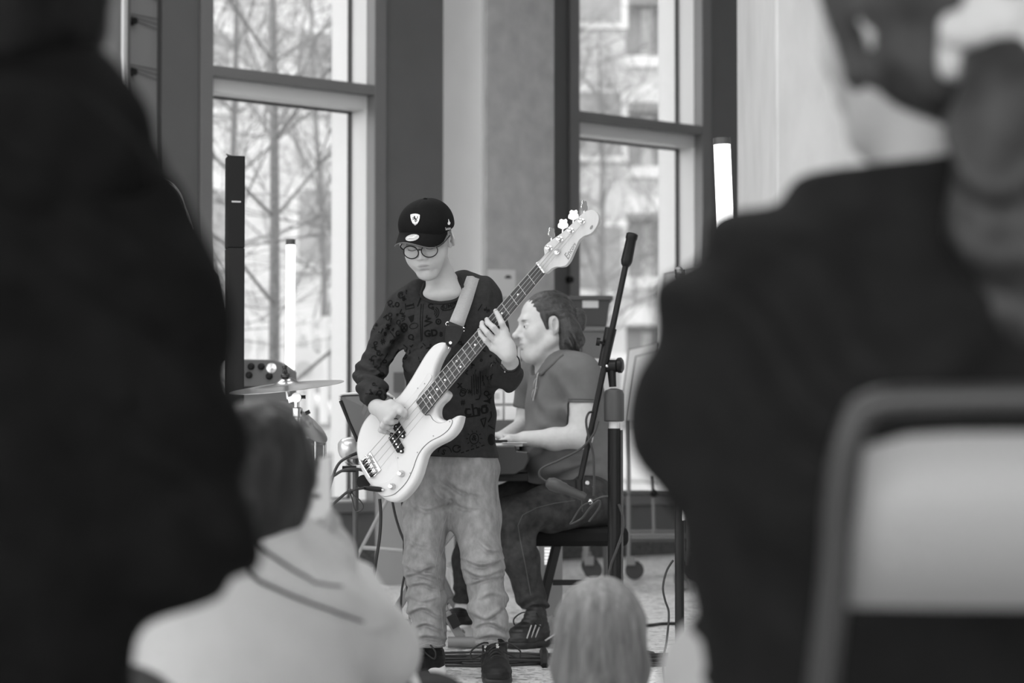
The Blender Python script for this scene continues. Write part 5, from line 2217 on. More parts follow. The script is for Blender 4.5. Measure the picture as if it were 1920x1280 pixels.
for k in range(8):
    a = math.radians(45 * k + 10)
    x, y = cx + .162 * math.cos(a), d + .162 * math.sin(a)
    MB().cyl((x, y, z1 - .29), (x, y, z1), .0045, n=8).build('tension_rod', M_silver, dr)
    MB().box((x, y, z1 - .15), (.018, .018, .05), rotm('Z', 45 * k + 10)).build('lug', M_silver, dr, False, .003)
for k in range(3):
    a = math.radians(120 * k - 20)
    x, y = cx + .175 * math.cos(a), d + .175 * math.sin(a)
    MB().cyl((x, y, z1 - .16), (x, y, 0), .007, n=8).build('leg', M_silver, dr)

# control box behind the cymbal
d = 9.7
am = thing('amplifier', 'grey control box with black knobs and a clipped corner behind the cymbal', 'amplifier', (P(490, 0, d)[0], d + .12, 0))
MB().prism([P(u, v, d) for u, v in ((424, 673), (514, 674), (527, 680), (546, 694), (546, 772), (424, 772))], (0, .24, 0)).build('cabinet', mat('amp_grey', .12, .5), am, False, .006)
MB().box((P(484, 727, d)[0], d - .004, P(484, 727, d)[2]), (.25, .012, .012)).build('groove', M_black, am, False)
for u, v in ((471, 687), (490, 687), (467, 703), (505, 705), (445, 688), (448, 704)):
    q = P(u, v, d)
    MB().lathe([(.014, 0), (.014, .006), (.010, .008), (.009, .02), (.003, .021)], q, (0, -1, 0), 18).build('knob', M_black, am)
q = P(509, 690, d)
MB().lathe([(.02, 0), (.02, .004), (.007, .006), (.006, .014), (.002, .015)], q, (0, -1, 0), 20).build('silver_jack', M_silver, am)
zb = P(0, 772, d)[2]
for sx in (-.11, .11):
    MB().box((P(484, 0, d)[0] + sx, d + .12, zb / 2), (.02, .2, zb)).build('stand_leg', M_black, am, False)

# music stand with its desk seen from behind, left of the boy
d = 8.05
ms = thing('music_stand', 'black music stand with a rounded desk seen from behind, left of the boy', 'music stand', (P(669, 0, d)[0], d, 0))
dk = spline([P(637.5, 748, d), P(639, 741, d), P(646, 738.5, d), P(690, 737, d + .01), P(722, 737, d + .02), P(733, 742, d + .02), P(740, 752, d + .02), P(741, 800, d - .06), P(738, 832, d - .10), P(705, 834, d - .10), P(674, 834, d - .10), P(669, 822, d - .09), P(654, 788, d - .04)], 3, closed=True)
MB().prism(dk, (0, .004, .001)).build('desk', mat('stand_desk', .07, .4), ms, False, .001)
MB().tube([p + np.array((0, -.002, 0)) for p in dk[:22]], .0042, 6).build('desk_rim', mat('desk_rim', .5, .3), ms)
MB().tube([P(638.5, 752, d - .006), P(654, 790, d - .05), P(670, 826, d - .1)], .006, 6).build('desk_edge', M_black, ms)
xp = P(669, 0, d)[0]
MB().cyl((xp, d, P(0, 850, d)[2]), (xp, d, .3), .0105, n=14).build('pole', M_dgrey, ms)
MB().tube([(xp, d, P(0, 860, d)[2]), P(690, 815, d - .03)], .01, 10).build('neck', M_dgrey, ms)
tripod(ms, (xp, d), .34, .009, .26, M_dgrey, 40)

# silver lamp clamped beside the stand
d = 7.98
sl_ = thing('spotlight', 'small silver cylindrical spotlight behind the lower edge of the guitar', 'lamp', P(665, 870, d))
a, b = P(640, 843, d), P(700, 832, d + .05)
ax = unit(b - a)
MB().lathe([(.0, -.008), (.014, -.007), (.028, -.001), (.035, .008), (.037, .018), (.037, .05), (.034, .055), (.034, .075), (.037, .08), (.036, .13), (.02, .15), (.0, .151)], a, ax, 28).build('housing', mat('lamp_silver', .62, .3, metal=.55), sl_)
MB().tube(spline([P(650, 862, d), P(658, 871, d), P(672, 876, d), P(690, 868, d)], 4), .010, 8).build('bracket', M_silver, sl_)
MB().cyl(P(642, 879, d - .03), P(668, 879, d - .03), .0105, n=12).build('plug', M_black, sl_)
for pts in ([P(668, 850, d - .05), P(652, 857, d - .05), P(638, 866, d - .05), P(629, 880, d - .05), P(622, 900, d - .05), P(612, 940, d - .03), P(600, 1040, d)],
            [P(692, 885, d - .04), P(668, 879, d - .05), P(645, 881, d - .05), P(630, 889, d - .05), P(615, 902, d - .05), P(600, 940, d - .03), P(590, 1040, d)]):
    MB().tube(spline(pts, 6), .0048, 8).build('lead', mat('cable_grey', .035, .5), sl_)
MB().cyl(P(670, 849, d - .05), P(655, 855, d - .05), .0065, .0045, n=10).build('connector', M_black, sl_)

# pale trestle behind the boy's knees
d = 9.6
ft = thing('folding_trestle', 'pale folding trestle with a diagonal leg and crossbar behind the boy', 'trestle', (P(715, 0, d)[0], d, 0))
M_pale = mat('pale_tube', .4, .4)
for dd in (0, .5):
    MB().tube([P(742, 905, d + dd), P(665, 1052, d + dd), (P(645, 0, d)[0], d + dd, .012)], .0075, 8).build('leg', M_pale, ft)
    MB().tube([P(745, 905, d + dd), P(815, 1080, d + dd), (P(838, 0, d)[0], d + dd, .012)], .0075, 8).build('leg', M_pale, ft)
MB().tube([P(680, 1026, d), P(800, 1036, d)], .0085, 8).build('crossbar', M_pale, ft)
MB().box((P(743, 905, d)[0], d + .25, P(743, 902, d)[2]), (.06, .6, .02)).build('top_rail', M_pale, ft, False)

# keyboard on its cross stand
kb = thing('keyboard', 'black electric keyboard at the seated man with a sheet of paper on its near end', 'keyboard', (P(925, 0, 9.3)[0], 9.3, P(0, 892, 8.7)[2]))
x0, x1 = P(838, 0, 8.75)[0], P(990, 0, 8.75)[0]
zt = P(0, 835, 8.7)[2]
prof = [(x0, zt), (x1 - .045, zt), (x1 - .04, zt - .018), (x1, zt - .022), (x1 + .004, zt - .05), (x1 - .012, zt - .085), (x1 - .05, zt - .105), (x0 + .02, zt - .105), (x0, zt - .09)]
MB().prism([np.array((a, 8.66, b)) for a, b in prof], (0, 1.25, 0)).build('case', mat('keyboard_black', .012, .3), kb, False, .005)
for k in range(36):
    y = 8.70 + k * .0325
    MB().box((x1 - .085, y + .016, zt + .003), (.13, .0305, .012)).build('white_key', M_wp, kb, False)
for k in range(36):
    if k % 7 in (0, 1, 3, 4, 5):
        MB().box((x1 - .115, 8.7325 + k * .0325, zt + .013), (.08, .016, .014)).build('black_key', M_black, kb, False)
sh = thing('sheet_of_paper', 'white sheet of paper lying on the near end of the keyboard', 'paper', P(965, 834, 8.64))
MB().box((P(962, 0, 8.7)[0], 8.76, zt + .0105), (.085, .20, .0015), rotm('Z', 4)).build('sheet', mat('white_paper', .62, .7), sh, False)
ks = thing('keyboard_stand', 'grey cross legged keyboard stand with black foot caps behind the boy', 'stand', (P(840, 0, 8.9)[0], 8.9, 0))
for dd in (8.78, 9.55):
    k_ = dd / 8.78
    for pts in ([P(871, 1206, 8.78), P(835, 1147, 8.78), P(795, 1060, 8.78), P(758, 902, 8.78)], [P(700, 1206, 8.80), P(747, 1137, 8.80), P(795, 1060, 8.80), P(930, 893, 8.80)]):
        q = [np.array((p[0], dd, p[2])) for p in pts]
        for a, b in zip(q[:-1], q[1:]):
            MB().bar(a, b, .032, .018, (0, 1, 0)).build('leg', M_alu, ks, False, .004)
    MB().cyl((P(795, 0, 8.78)[0], dd - .02, P(0, 1060, 8.78)[2]), (P(795, 0, 8.78)[0], dd + .02, P(0, 1060, 8.78)[2]), .03, n=20).build('pivot', M_black, ks)
for u0, u1 in ((840, 968), (640, 720)):
    a, b = P(u0, 1208, 8.7), P(u1, 1208, 8.7)
    a[2] = b[2] = .024
    MB().cyl(a, b, .020, n=14).build('foot_bar', M_alu, ks)
    MB().cyl(b, b + np.array((.048, 0, 0)), .023, n=14).build('foot_cap', M_black, ks)
MB().box(P(851, 1164, 8.76), (.034, .004, .05), rotm('Y', -28)).build('sticker', M_black, ks, False)
MB().box((P(850, 0, 8.78)[0], 9.2, P(0, 897, 8.78)[2]), (.30, .9, .018)).build('top_arm', M_black, ks, False)
MB().box(P(962, 893, 8.9), (.11, .3, .03)).build('pedal_bracket', M_black, kb, False, .004)

# boom microphone stand in front of the pianist
d = 8.4
bs = thing('microphone_stand', 'black boom microphone stand leaning across the seated man', 'mic stand', (P(1150, 0, d)[0], d, 0), 'microphone stands')
M_blk2 = mat('stand_black', .008, .4, spec=.22)
top, bot = P(1186, 437, d), P(1087, 905, d - .03)
bx = unit(bot - top)
MB().cyl(top, bot, .0105, n=12).build('boom', M_blk2, bs)
MB().lathe([(.015, 0), (.021, .004), (.021, .02), (.0185, .024), (.0205, .10), (.017, .112), (.011, .12)], top, bx, 18).build('counterweight', M_blk2, bs)
q = P(1137, 655, d - .012)
MB().cyl(q - bx * .075, q + bx * .06, .021, .018, n=16).build('clutch', M_blk2, bs)
m = MB()
m.cyl(P(1124, 641, d - .03), P(1136, 645, d - .02), .005, n=8)
m.cyl(P(1118, 640, d - .03), P(1125, 641, d - .03), .014, n=14)
m.build('clutch_knob', M_blk2, bs)
m = MB()
c0 = P(1146, 686, d)
m.cyl(c0 + np.array((-.02, 0, 0)), c0 + np.array((.02, 0, .0)), .022, n=16)
m.cyl(c0, P(1149, 725, d), .016, .013, n=14)
m.build('swivel', M_blk2, bs)
MB().lathe([(.008, 0), (.022, .004), (.027, .010), (.027, .022), (.018, .028)], P(1154, 685, d - .005), unit((1, -.25, .05)), 16).build('swivel_knob', M_blk2, bs)
MB().ball(P(1138, 686, d - .03), .006, 8).build('bolt', M_silver, bs)
xp = P(1150, 0, d)[0]
Z = lambda v: P(1150, v, d)[2]
MB().lathe([(.012, 0), (.030, -.006), (.036, -.02), (.036, Z(788) - Z(728)), (.030, Z(790) - Z(728))], (xp, d, Z(728)), (0, 0, 1), 22).build('grip', mat('grip_grey', .05, .5), bs)
MB().cyl((xp, d, Z(789)), (xp, d, Z(804)), .0185, n=18).build('collar', M_wp, bs)
MB().cyl((xp, d, Z(803)), (xp, d, .02), .0225, n=18).build('tube', M_blk2, bs)
MB().cyl((xp + .026, d - .004, Z(806)), (xp + .026, d - .004, .03), .005, n=8).build('side_strip', M_dgrey, bs)
MB().lathe([(.14, 0), (.14, .014), (.10, .022), (.0, .024)], (xp, d, 0), (0, 0, 1), 32).build('base', M_blk2, bs)
mc = thing('microphone', 'grey microphone at the low end of the boom before the seated man', 'microphone', P(1060, 930, d - .04))
a, b = P(1098, 932, d - .05), P(1030, 905, d - .05)
ax = unit(b - a)
MB().lathe([(.011, 0), (.015, .01), (.017, .07), (.021, .078), (.021, .092), (.024, .10), (.024, .125), (.016, .142), (.004, .147)], a, ax, 18).build('microphone_body', M_dgrey, mc)
MB().cyl(P(1086, 900, d - .035), P(1086, 928, d - .045), .014, n=12).build('clip', M_blk2, mc)
MB().ball(P(1107, 940, d - .05), .010, 10).build('plug', M_silver, mc)
lc = thing('microphone_lead', 'grey lead looping round the boom microphone stand', 'cable', P(1120, 960, d - .06))
M_cg = mat('cable_grey', .035, .5)
MB().tube(spline([P(1108, 941, d - .05), P(1128, 932, d - .06), P(1140, 930, d - .06)], 5), .0042, 7).build('lead', M_cg, lc)
MB().tube(spline([P(1108, 941, d - .06), P(1090, 950, d - .07), P(1074, 975, d - .07), P(1070, 982, d - .07), P(1090, 972, d - .07), P(1106, 952, d - .07), P(1122, 938, d - .07), P(1124, 950, d - .07), P(1104, 978, d - .07)], 6), .0036, 7).build('lead', M_cg, lc)
MB().tube(spline([P(1028, 905, d - .05), P(1012, 893, d - .05), P(1016, 878, d - .05), P(1050, 862, d - .05), P(1088, 842, d - .06), P(1112, 815, d - .06), P(1122, 790, d - .05)], 7), .0042, 7).build('lead', M_cg, lc)
MB().tube(spline([P(1110, 772, d - .03), P(1103, 775, d - .05), P(1099, 790, d - .06), P(1103, 815, d - .06), P(1112, 850, d - .06), P(1114, 890, d - .06), P(1113, 930, d - .06)], 7), .0042, 7).build('lead', M_cg, lc)
MB().tube(spline([P(1160, 945, d - .03), P(1168, 970, d - .04), P(1166, 1000, d - .04), P(1156, 1030, d - .04), P(1145, 1060, d - .04), P(1140, 1090, d - .04), P(1139, 1150, d - .04)], 7), .0045, 7).build('lead', M_cg, lc)

# second microphone on a straight stand, right
d = 7.0
s2_ = thing('microphone_stand', 'straight black microphone stand half hidden by the woman in black', 'mic stand', (P(1271, 0, d)[0], d, 0), 'microphone stands')
xp = P(1271, 0, d)[0]
Z = lambda v: P(1271, v, d)[2]
MB().cyl((xp, d, Z(560)), (xp, d, Z(900)), .009, n=12).build('upper_tube', M_blk2, s2_)
MB().cyl((xp, d, Z(890)), (xp, d, .015), .0135, n=14).build('lower_tube', M_blk2, s2_)
MB().cyl((xp + .012, d - .006, Z(930)), (xp + .012, d - .006, Z(975)), .008, n=12).build('silver_ferrule', M_silver, s2_)
MB().cyl((xp, d, Z(534)), (xp, d, Z(575)), .0125, .017, n=14).build('clip_holder', M_blk2, s2_)
MB().lathe([(.13, 0), (.13, .012), (.02, .022)], (xp, d, 0), (0, 0, 1), 28).build('base', M_blk2, s2_)
m2 = thing('microphone', 'small clipped microphone on the straight stand before the pale column', 'microphone', P(1275, 540, d))
MB().ball(P(1273, 509, d), .0135, 14, (1, 1, 1.15)).build('basket', mat('mesh_steel', .25, .4, .5, 300, metal=.7), m2)
MB().lathe([(.0145, 0), (.0150, .006), (.0135, .010), (.0125, .02), (.009, .036), (.005, .04)], P(1274, 514, d), unit(P(1278, 534, d) - P(1274, 514, d)), 16).build('microphone_body', M_dgrey, m2)
for du in (-7.5, 8.5):
    MB().tube([P(1274 + du, 505, d - .01), P(1275 + du, 520, d - .01), P(1276 + du * .3, 531, d - .005)], .0018, 6).build('shock_arm', mat('dark_steel', .05, .4, metal=.6), m2)
MB().tube([P(1281, 528, d), P(1288, 536, d), P(1292, 545, d)], .0035, 6).build('plug', M_blk2, m2)
c2_ = thing('microphone_lead', 'thin black lead hanging from the straight stand to the floor', 'cable', P(1245, 1150, 7.0))
MB().tube(spline([P(1262, 1050, 7.0), P(1250, 1070, 6.99), P(1243, 1100, 6.98), P(1247, 1125, 6.98), P(1254, 1150, 6.98), P(1250, 1200, 6.96), P(1243, 1240, 6.94), P(1248, 1285, 6.9), P(1270, 1315, 6.9)], 7), .0032, 7).build('lead', M_cable, c2_)

# crates, drawers and table behind the pianist
d = 11.6
tb_ = thing('table', 'dark table carrying the drawers and crates behind the pianist', 'table', (P(1010, 0, d)[0], d + .25, 0))
zt = P(0, 790, d)[2]
xa, xb = P(845, 0, d)[0], P(1160, 0, d)[0]
MB().box(((xa + xb) / 2, d + .25, zt - .03), (xb - xa, .6, .06)).build('table_top', mat('table_top', .06, .5), tb_, False, .005)
MB().box(((xa + xb) / 2, d + .27, zt - .17), (xb - xa - .04, .5, .24)).build('apron', M_dgrey, tb_, False)
for x in (xa + .04, xb - .04):
    for y in (d, d + .5):
        MB().box((x, y, zt / 2 - .03), (.04, .04, zt - .06)).build('leg', M_dgrey, tb_, False)
dw = thing('drawer_unit', 'white plastic drawer unit with small grey labels on the dark table', 'drawers', (P(985, 0, d)[0], d + .2, zt))
xa, xb = P(878, 0, d)[0], P(1078, 0, d)[0]
zz = P(0, 697, d)[2]
MB().box(((xa + xb) / 2, d + .22, (zt + zz) / 2), (xb - xa, .38, zz - zt)).build('casing', M_lgrey, dw, False, .004)
for k in range(3):
    h = (zz - zt) / 3
    for j in range(3):
        w_ = (xb - xa) / 3
        q = MB().box((xa + w_ * (j + .5), d + .022, zt + h * (k + .5)), (w_ - .008, .03, h - .012)).build('drawer', M_wp, dw, False, .004)
        MB().box((xa + w_ * (j + .72), d + .004, zt + h * (k + .55)), (w_ * .3, .004, h * .35)).build('label', M_lgrey, q, False)
rc = thing('slatted_crate', 'grey crate with upright slots standing on the white drawers', 'crate', (P(968, 0, d)[0], d + .15, zz))
xa, xb = P(925, 0, d)[0], P(1012, 0, d)[0]
z2 = P(0, 640, d)[2]
MB().box(((xa + xb) / 2, d + .17, (zz + z2) / 2), (xb - xa, .3, z2 - zz)).build('box', M_dgrey, rc, False)
MB().box(((xa + xb) / 2, d + .012, z2 - .012), (xb - xa + .01, .03, .024)).build('rim', M_grey, rc, False, .003)
for k in range(10):
    x = xa + (xb - xa) * (k + .5) / 10
    MB().box((x, d + .012, (zz + z2) / 2 - .01), (.012, .02, z2 - zz - .03)).build('slat', M_lgrey, rc, False)


def crate(label, u0, u1, v0, v1, dd, m, patch=None, zbase=None):
    x0, x1 = P(u0, 0, dd)[0], P(u1, 0, dd)[0]
    za, zb = P(0, v0, dd)[2], P(0, v1, dd)[2] if zbase is None else zbase
    t = thing('plastic_crate', label, 'crate', ((x0 + x1) / 2, dd + .15, zb), 'crates stacked by the second window')
    ins = .018
    mb = MB()
    v_ = [(x0 + ins, dd + ins, zb), (x1 - ins, dd + ins, zb), (x1 - ins, dd + .3 - ins, zb), (x0 + ins, dd + .3 - ins, zb), (x0, dd, za - .02), (x1, dd, za - .02), (x1, dd + .3, za - .02), (x0, dd + .3, za - .02)]
    mb.add([np.array(p) for p in v_], [[0, 3, 2, 1], [4, 5, 6, 7], [0, 1, 5, 4], [1, 2, 6, 5], [2, 3, 7, 6], [3, 0, 4, 7]])
    mb.build('box', m, t, False, .004)
    MB().box(((x0 + x1) / 2, dd + .15, za - .012), (x1 - x0 + .025, .325, .024)).build('lid_rim', m, t, False, .005)
    if patch:
        a, b = P(patch[0], patch[1], dd - .002), P(patch[2], patch[3], dd - .002)
        MB().box((a + b) / 2, (abs(b[0] - a[0]), .006, abs(a[2] - b[2]))).build('label', M_lgrey, t, False)
    return zb


zc = P(0, 664, d - .1)[2]
crate('dark grey lidded crate with a pale label, topmost by the second window', 1066, 1143, 554, 612, d - .1, mat('crate_dark', .035, .45), (1092, 563, 1122, 577))
crate('grey crate under the dark lidded crate by the second window', 1070, 1140, 612, 672, d - .1, mat('crate_grey', .10, .5))
crate('pale crate at the bottom of the stack by the second window', 1078, 1148, 672, 790, d - .1, M_lgrey, None, zt)
pb_ = thing('pale_bag', 'pale rounded bag lying beside the dark lidded crate', 'bag', P(1045, 696, d + .1))
cl_ = Clay(.03)
cl_.ell(P(1052, 610, d + .22), (.06, .08, .10)); cl_.ell(P(1050, 660, d + .22), (.08, .09, .10))
cl_.disp(lambda p: .006 * vn(p, 18, 3))
cl_.build('bag', .012, M_lgrey, pb_)
gb = thing('small_grey_box', 'small pale grey box with a dark square opening beside the boy\'s elbow', 'box', (P(742, 0, 12.4)[0], 12.5, 0))
MB().box((P(742, 0, 12.4)[0], 12.5, P(0, 760, 12.4)[2] / 2 + .16), (.20, .2, P(0, 760, 12.4)[2] + .34)).build('box', mat('box_grey', .22, .6), gb, False, .004)
MB().box(P(748, 716, 12.39), (.055, .01, .10)).build('opening', M_dgrey, gb, False)

# trolley with sheets, and mobile board, right
d = 12.9
tr = thing('trolley', 'steel trolley on castors with pale sheets leaning on it by the second window', 'trolley', (P(1190, 0, d)[0], d + .1, 0))
xs_ = [P(u, 0, d)[0] for u in (1100, 1177, 1290)]
Z = lambda v: P(0, v, d)[2]
for x, y in ((xs_[0], d), (xs_[1], d), (xs_[2], d), (xs_[0], d + .45), (xs_[2], d + .45)):
    MB().cyl((x, y, .12), (x, y, Z(700)), .0115, n=10).build('post', M_grey, tr)
    m = MB(); m.tube([(x + .03, y - .014, .05), (x + .03, y + .014, .05)], .05, 18)
    w_ = m.build('castor', mat('tyre_rubber', .04, .6), tr)
    MB().box((x + .01, y, .10), (.05, .05, .05)).build('castor_fork', M_grey, w_, False, .004)
for v in (1003, 926, 780):
    for y in (d, d + .45):
        MB().cyl((xs_[0], y, Z(v)), (xs_[2], y, Z(v)), .011, n=10).build('rail', M_dgrey if v < 1000 else M_grey, tr)
MB().box(((xs_[0] + xs_[2]) / 2, d + .22, Z(1012)), (xs_[2] - xs_[0], .45, .02)).build('shelf', M_dgrey, tr, False)
MB().ball((P(1224, 0, d)[0], d - .01, Z(924)), .022, 12).build('joint', M_black, tr)
MB().cyl((P(1222, 0, d)[0], d, Z(890)), (P(1224, 0, d)[0], d, Z(1000)), .009, n=10).build('strut', M_grey, tr)
for k, (u0, u1, vt) in enumerate(((1168, 1236, 655), (1182, 1250, 668))):
    a = [P(u0 - 6, 788, d - .03 - .02 * k), P(u1 - 16, 790, d - .03 - .02 * k), P(u1, vt - 12, d - .01 - .02 * k), P(u0 + 10, vt, d - .01 - .02 * k)]
    MB().prism(a, (0, .006, 0)).build('sheet', mat('acrylic_sheet', .6, .2), tr, False)
    MB().tube(a, .004, 6, closed=True).build('sheet_edge', M_grey, tr)
d = 12.2
wb = thing('whiteboard', 'pale mobile whiteboard behind the woman in black', 'board', (P(1330, 0, d)[0], d, 0))
bq_ = [P(1246, 513, d), P(1352, 497, d), P(1420, 488, d), P(1420, 760, d), P(1246, 760, d)]
MB().prism(bq_, (0, .02, 0)).build('panel', mat('board_white', .5, .3), wb, False, .003)
MB().tube(bq_, .008, 6, closed=True).build('board_frame', M_lgrey, wb)
for u in (1275, 1400):
    x = P(u, 0, d)[0]
    MB().box((x, d + .03, P(0, 760, d)[2] / 2), (.035, .035, P(0, 760, d)[2])).build('upright', M_grey, wb, False)
    MB().box((x, d + .03, .03), (.04, .5, .04)).build('foot', M_grey, wb, False, .004)

# bottle and small things on the floor
d = 9.9
bt = thing('water_bottle', 'clear water bottle standing on the floor between the boy\'s legs', 'bottle', (P(841, 0, d)[0], d, 0))
zb = 0
M_pet = mat('clear_plastic', .85, .1, trans=.75, spec=.5)
MB().lathe([(.030, 0), (.034, .006), (.034, .06), (.031, .066), (.034, .072), (.034, .15), (.026, .19), (.014, .215), (.014, .23)], (P(841, 0, d)[0], d, 0), (0, 0, 1), 22).build('bottle', M_pet, bt)
MB().cyl((P(841, 0, d)[0], d, .228), (P(841, 0, d)[0], d, .25), .0155, n=16).build('cap', M_wp, bt)
lb = thing('small_lamp', 'small grey box with a bright ribbed front behind the man\'s shin', 'lamp', (P(1030, 0, 10.2)[0], 10.25, 0))
MB().box((P(1032, 0, 10.2)[0], 10.25, .17), (.1, .08, .34)).build('housing', M_grey, lb, False, .005)
q = P(1028, 1042, 10.2)
MB().box(q + np.array((0, -.0, 0)), (.032, .03, .07)).build('front', mat('lamp_front', .8, .4, emit=.5), lb, False)
for k in range(5):
    MB().box(q + np.array((0, -.017, -.028 + .014 * k)), (.034, .006, .003)).build('rib', M_lgrey, lb, False)

cl_ = Clay(.015)
cx_, cy_ = P(955, 0, 8.75)[0], 8.75
clo = thing('pale_mat', 'pale crumpled mat on the floor under the seated man\'s shoe', 'mat', (P(970, 0, 9.1)[0], 9.1, 0))
rows, vs, fs = 26, [], []
for i in range(rows):
    for j in range(14):
        x = P(862, 0, 9.0)[0] + (P(1052, 0, 9.0)[0] - P(862, 0, 9.0)[0]) * i / (rows - 1)
        y = 8.74 + .9 * j / 13
        z = .012 + .010 * math.sin(x * 17 + y * 26) * math.sin(y * 9 + 2 * math.sin(x * 9)) + (.03 if i > rows - 5 else 0) * (i - rows + 5) / 4
        vs.append(np.array((x + .02 * math.sin(y * 7), y, max(z, .004))))
for i in range(rows - 1):
    for j in range(13):
        a = i * 14 + j
        fs.append([a, a + 14, a + 15, a + 1])
mm = link('cloth', np.array(vs), fs, mat('pale_cloth', .42, .9), clo, True)
so = mm.modifiers.new('thick', 'SOLIDIFY'); so.thickness = .006; so.offset = 1

# black leads lying on the floor
rd = random.Random(5)
bun = thing('floor_lead', 'bundle of black leads lying across the floor between the boy\'s shoes', 'cable', P(930, 1230, 8.1))
for k in range(9):
    t = bun
    pts = []
    y0 = 8.02 + .035 * k
    for u in range(690, 1260, 40):
        amp = .03 if u < 860 or u > 1060 else .05
        pts.append(np.array((P(u, 0, y0)[0], y0 + amp * math.sin(u * .013 + k * 1.9) + rd.uniform(-.015, .015), .006 + .006 * (k % 3))))
    MB().tube(spline(pts, 5), .0048, 6).build('lead', M_cable, t)
tp = thing('cable_tie', 'black band round the bundle of floor leads near the blond child', 'tie', P(1020, 1238, 8.1))
MB().tube([(P(1020, 0, 8.1)[0], y, z) for y, z in ((7.98, .008), (8.0, .026), (8.15, .034), (8.33, .026), (8.36, .008))], .014, 6).build('band', M_black, tp)
for i, (pts, r, lab) in enumerate((
        ([(712, 935, 7.62), (714, 965, 7.62), (712, 1005, 7.63), (706, 1045, 7.64), (701, 1078, 7.66), (690, 1130, 7.7), (660, 1190, 7.75)], .0052, 'thick black lead hanging down below the guitar'),
        ([(735, 935, 7.9), (741, 965, 7.9), (750, 995, 7.9), (758, 1015, 7.9), (775, 1060, 7.95)], .0042, 'thin black lead running behind the boy\'s knee'),
        ([(758, 1080, 7.85), (753, 1110, 7.85), (752, 1145, 7.85), (756, 1160, 7.85), (770, 1168, 7.85), (772, 1210, 7.85), (775, 1245, 7.9)], .0038, 'thin black lead dropping beside the boy\'s shin'),
        ([(740, 900, 8.0), (752, 930, 8.0), (757, 990, 8.0), (758, 1050, 8.0), (766, 1130, 7.98), (770, 1200, 7.95)], .0036, 'second thin black lead behind the boy\'s leg'))):
    t = thing('hanging_lead', lab, 'cable', P(*pts[-1]))
    MB().tube(spline([P(*p) for p in pts], 6), r, 7).build('lead', M_cable, t)
sf = thing('floor_lead', 'short black lead lying on the floor to the right of the child', 'cable', P(1210, 1170, 9.7))
MB().tube(spline([np.array((P(u, v, 9.8)[0], 9.8 - (v - 1168) * .02, .006)) for u, v in ((1190, 1168), (1205, 1173), (1222, 1172), (1240, 1169), (1270, 1168))], 5), .007, 6).build('lead', M_cable, sf)
# ------------------------------------------------------------------ audience in the foreground
M_black_cl = mat('black_jersey', .006, .9, .25, 25, .15, 200, spec=.05)
M_black_jk = mat('black_jacket', .010, .85, .2, 18, .1, 150, spec=.08)
M_skin2 = mat('skin_soft', .33, .5, .03, 40, 0, spec=.3)


def fingers(c, base, fwd, across, up, s=1.0, curl=.6):
    """four unequal fingers and a thumb from the end of a palm"""
    for i, L in enumerate((.072, .080, .074, .058)):
        b = base + across * (.030 - .020 * i) * s
        pts = [b]
        d = fwd.copy()
        for k, f in enumerate((.45, .32, .23)):
            pts.append(pts[-1] + d * L * f * s)
            d = unit(d * math.cos(curl) + up * math.sin(curl))
        c.chain(pts, [.0098 * s, .0090 * s, .0084 * s, .0074 * s], k=.005)
    t = base - fwd * .045 * s + across * .028 * s
    c.chain([t, t + (across * .7 + fwd * .6) * .030 * s, t + (across * .6 + fwd * 1.2) * .05 * s + up * .012 * s], [.0135 * s, .0115 * s, .009 * s], k=.008)


def folds(c, amp, f, seed, dirn=(0, .3, 1)):
    dirn = np.array(dirn, np.float32)

    def fn(p):
        n = vn(p, 6, seed)
        return amp * .5 * vn(p, 10, seed + 1) + amp * .6 * np.sin((p @ dirn) * f + 6 * n) * (vn(p, 5, seed + 2) > -.1)
    c.disp(fn)


# --- man in a black hooded top, seated with his back to us, left edge
d = 2.2
man = thing('person', 'person in a black hooded top seated with back to us at left edge', 'person', (P(-40, 0, d)[0], d + .1, 0))
mo = P(5, -25, d + .02)
Mm = rotm('Z', 172)
seat = P(-50, 1440, d + .05)
c = Clay(.05)
head(c, mo, Mm, 1.02)
c.cap(mo + np.array((0, 0, -.06)), P(-10, 330, d), .058, .065, k=.03)
c.cap(P(-20, 520, d), seat, .085, .09, k=.05)
shR, elR, wrR = P(242, 512, d), P(328, 1000, d + .02), P(210, 1010, d + .27)
shL, elL, wrL = P(-330, 520, d + .04), P(-420, 1000, d + .08), P(-300, 1030, d + .33)
for a, b, w_ in ((shR, elR, wrR), (shL, elL, wrL)):
    c.chain([a, b, w_], [.05, .042, .028], k=.02)
    h0 = w_ + unit(w_ - b) * .07
    c.cap(w_, h0, .03, .034, k=.02)
    fingers(c, h0, unit(w_ - b), unit(np.cross(unit(w_ - b), (0, 0, 1))), np.array((0, 0, -1.0)))
kneR, kneL = seat + np.array((.06, .45, -.03)), seat + np.array((-.16, .45, -.03))
for s_, kn in ((.10, kneR), (-.10, kneL)):
    c.chain([seat + np.array((s_, 0, -.02)), kn, np.array((kn[0], kn[1] + .02, .08)), np.array((kn[0], kn[1] + .18, .04))], [.075, .055, .04, .035], k=.02)
c.build('body', .007, M_skin2, man)
c = Clay(.02)
c.frame(mo, Mm, 1.02)
c.ell((0, .018, .035), (.083, .102, .095)); c.ell((0, .05, -.03), (.075, .06, .08), k=.03)
c.cut((0, -.085, .0), (0, -1, -.2), k=.01)
c.ell((.07, -.005, -.012), (.026, .055, .065), k=.02); c.ell((-.07, -.005, -.012), (.026, .055, .065), k=.02)
c.disp(lambda p: .004 * vn(p, np.array([80, 80, 30]), 3))
c.build('hair', .007, mat('black_hair', .006, .6, .4, 60, .2, 90, spec=.1), man)
c = Clay(.06)
c.cap(P(-330, 520, d + .03), P(230, 514, d), .070, .070, k=.07)
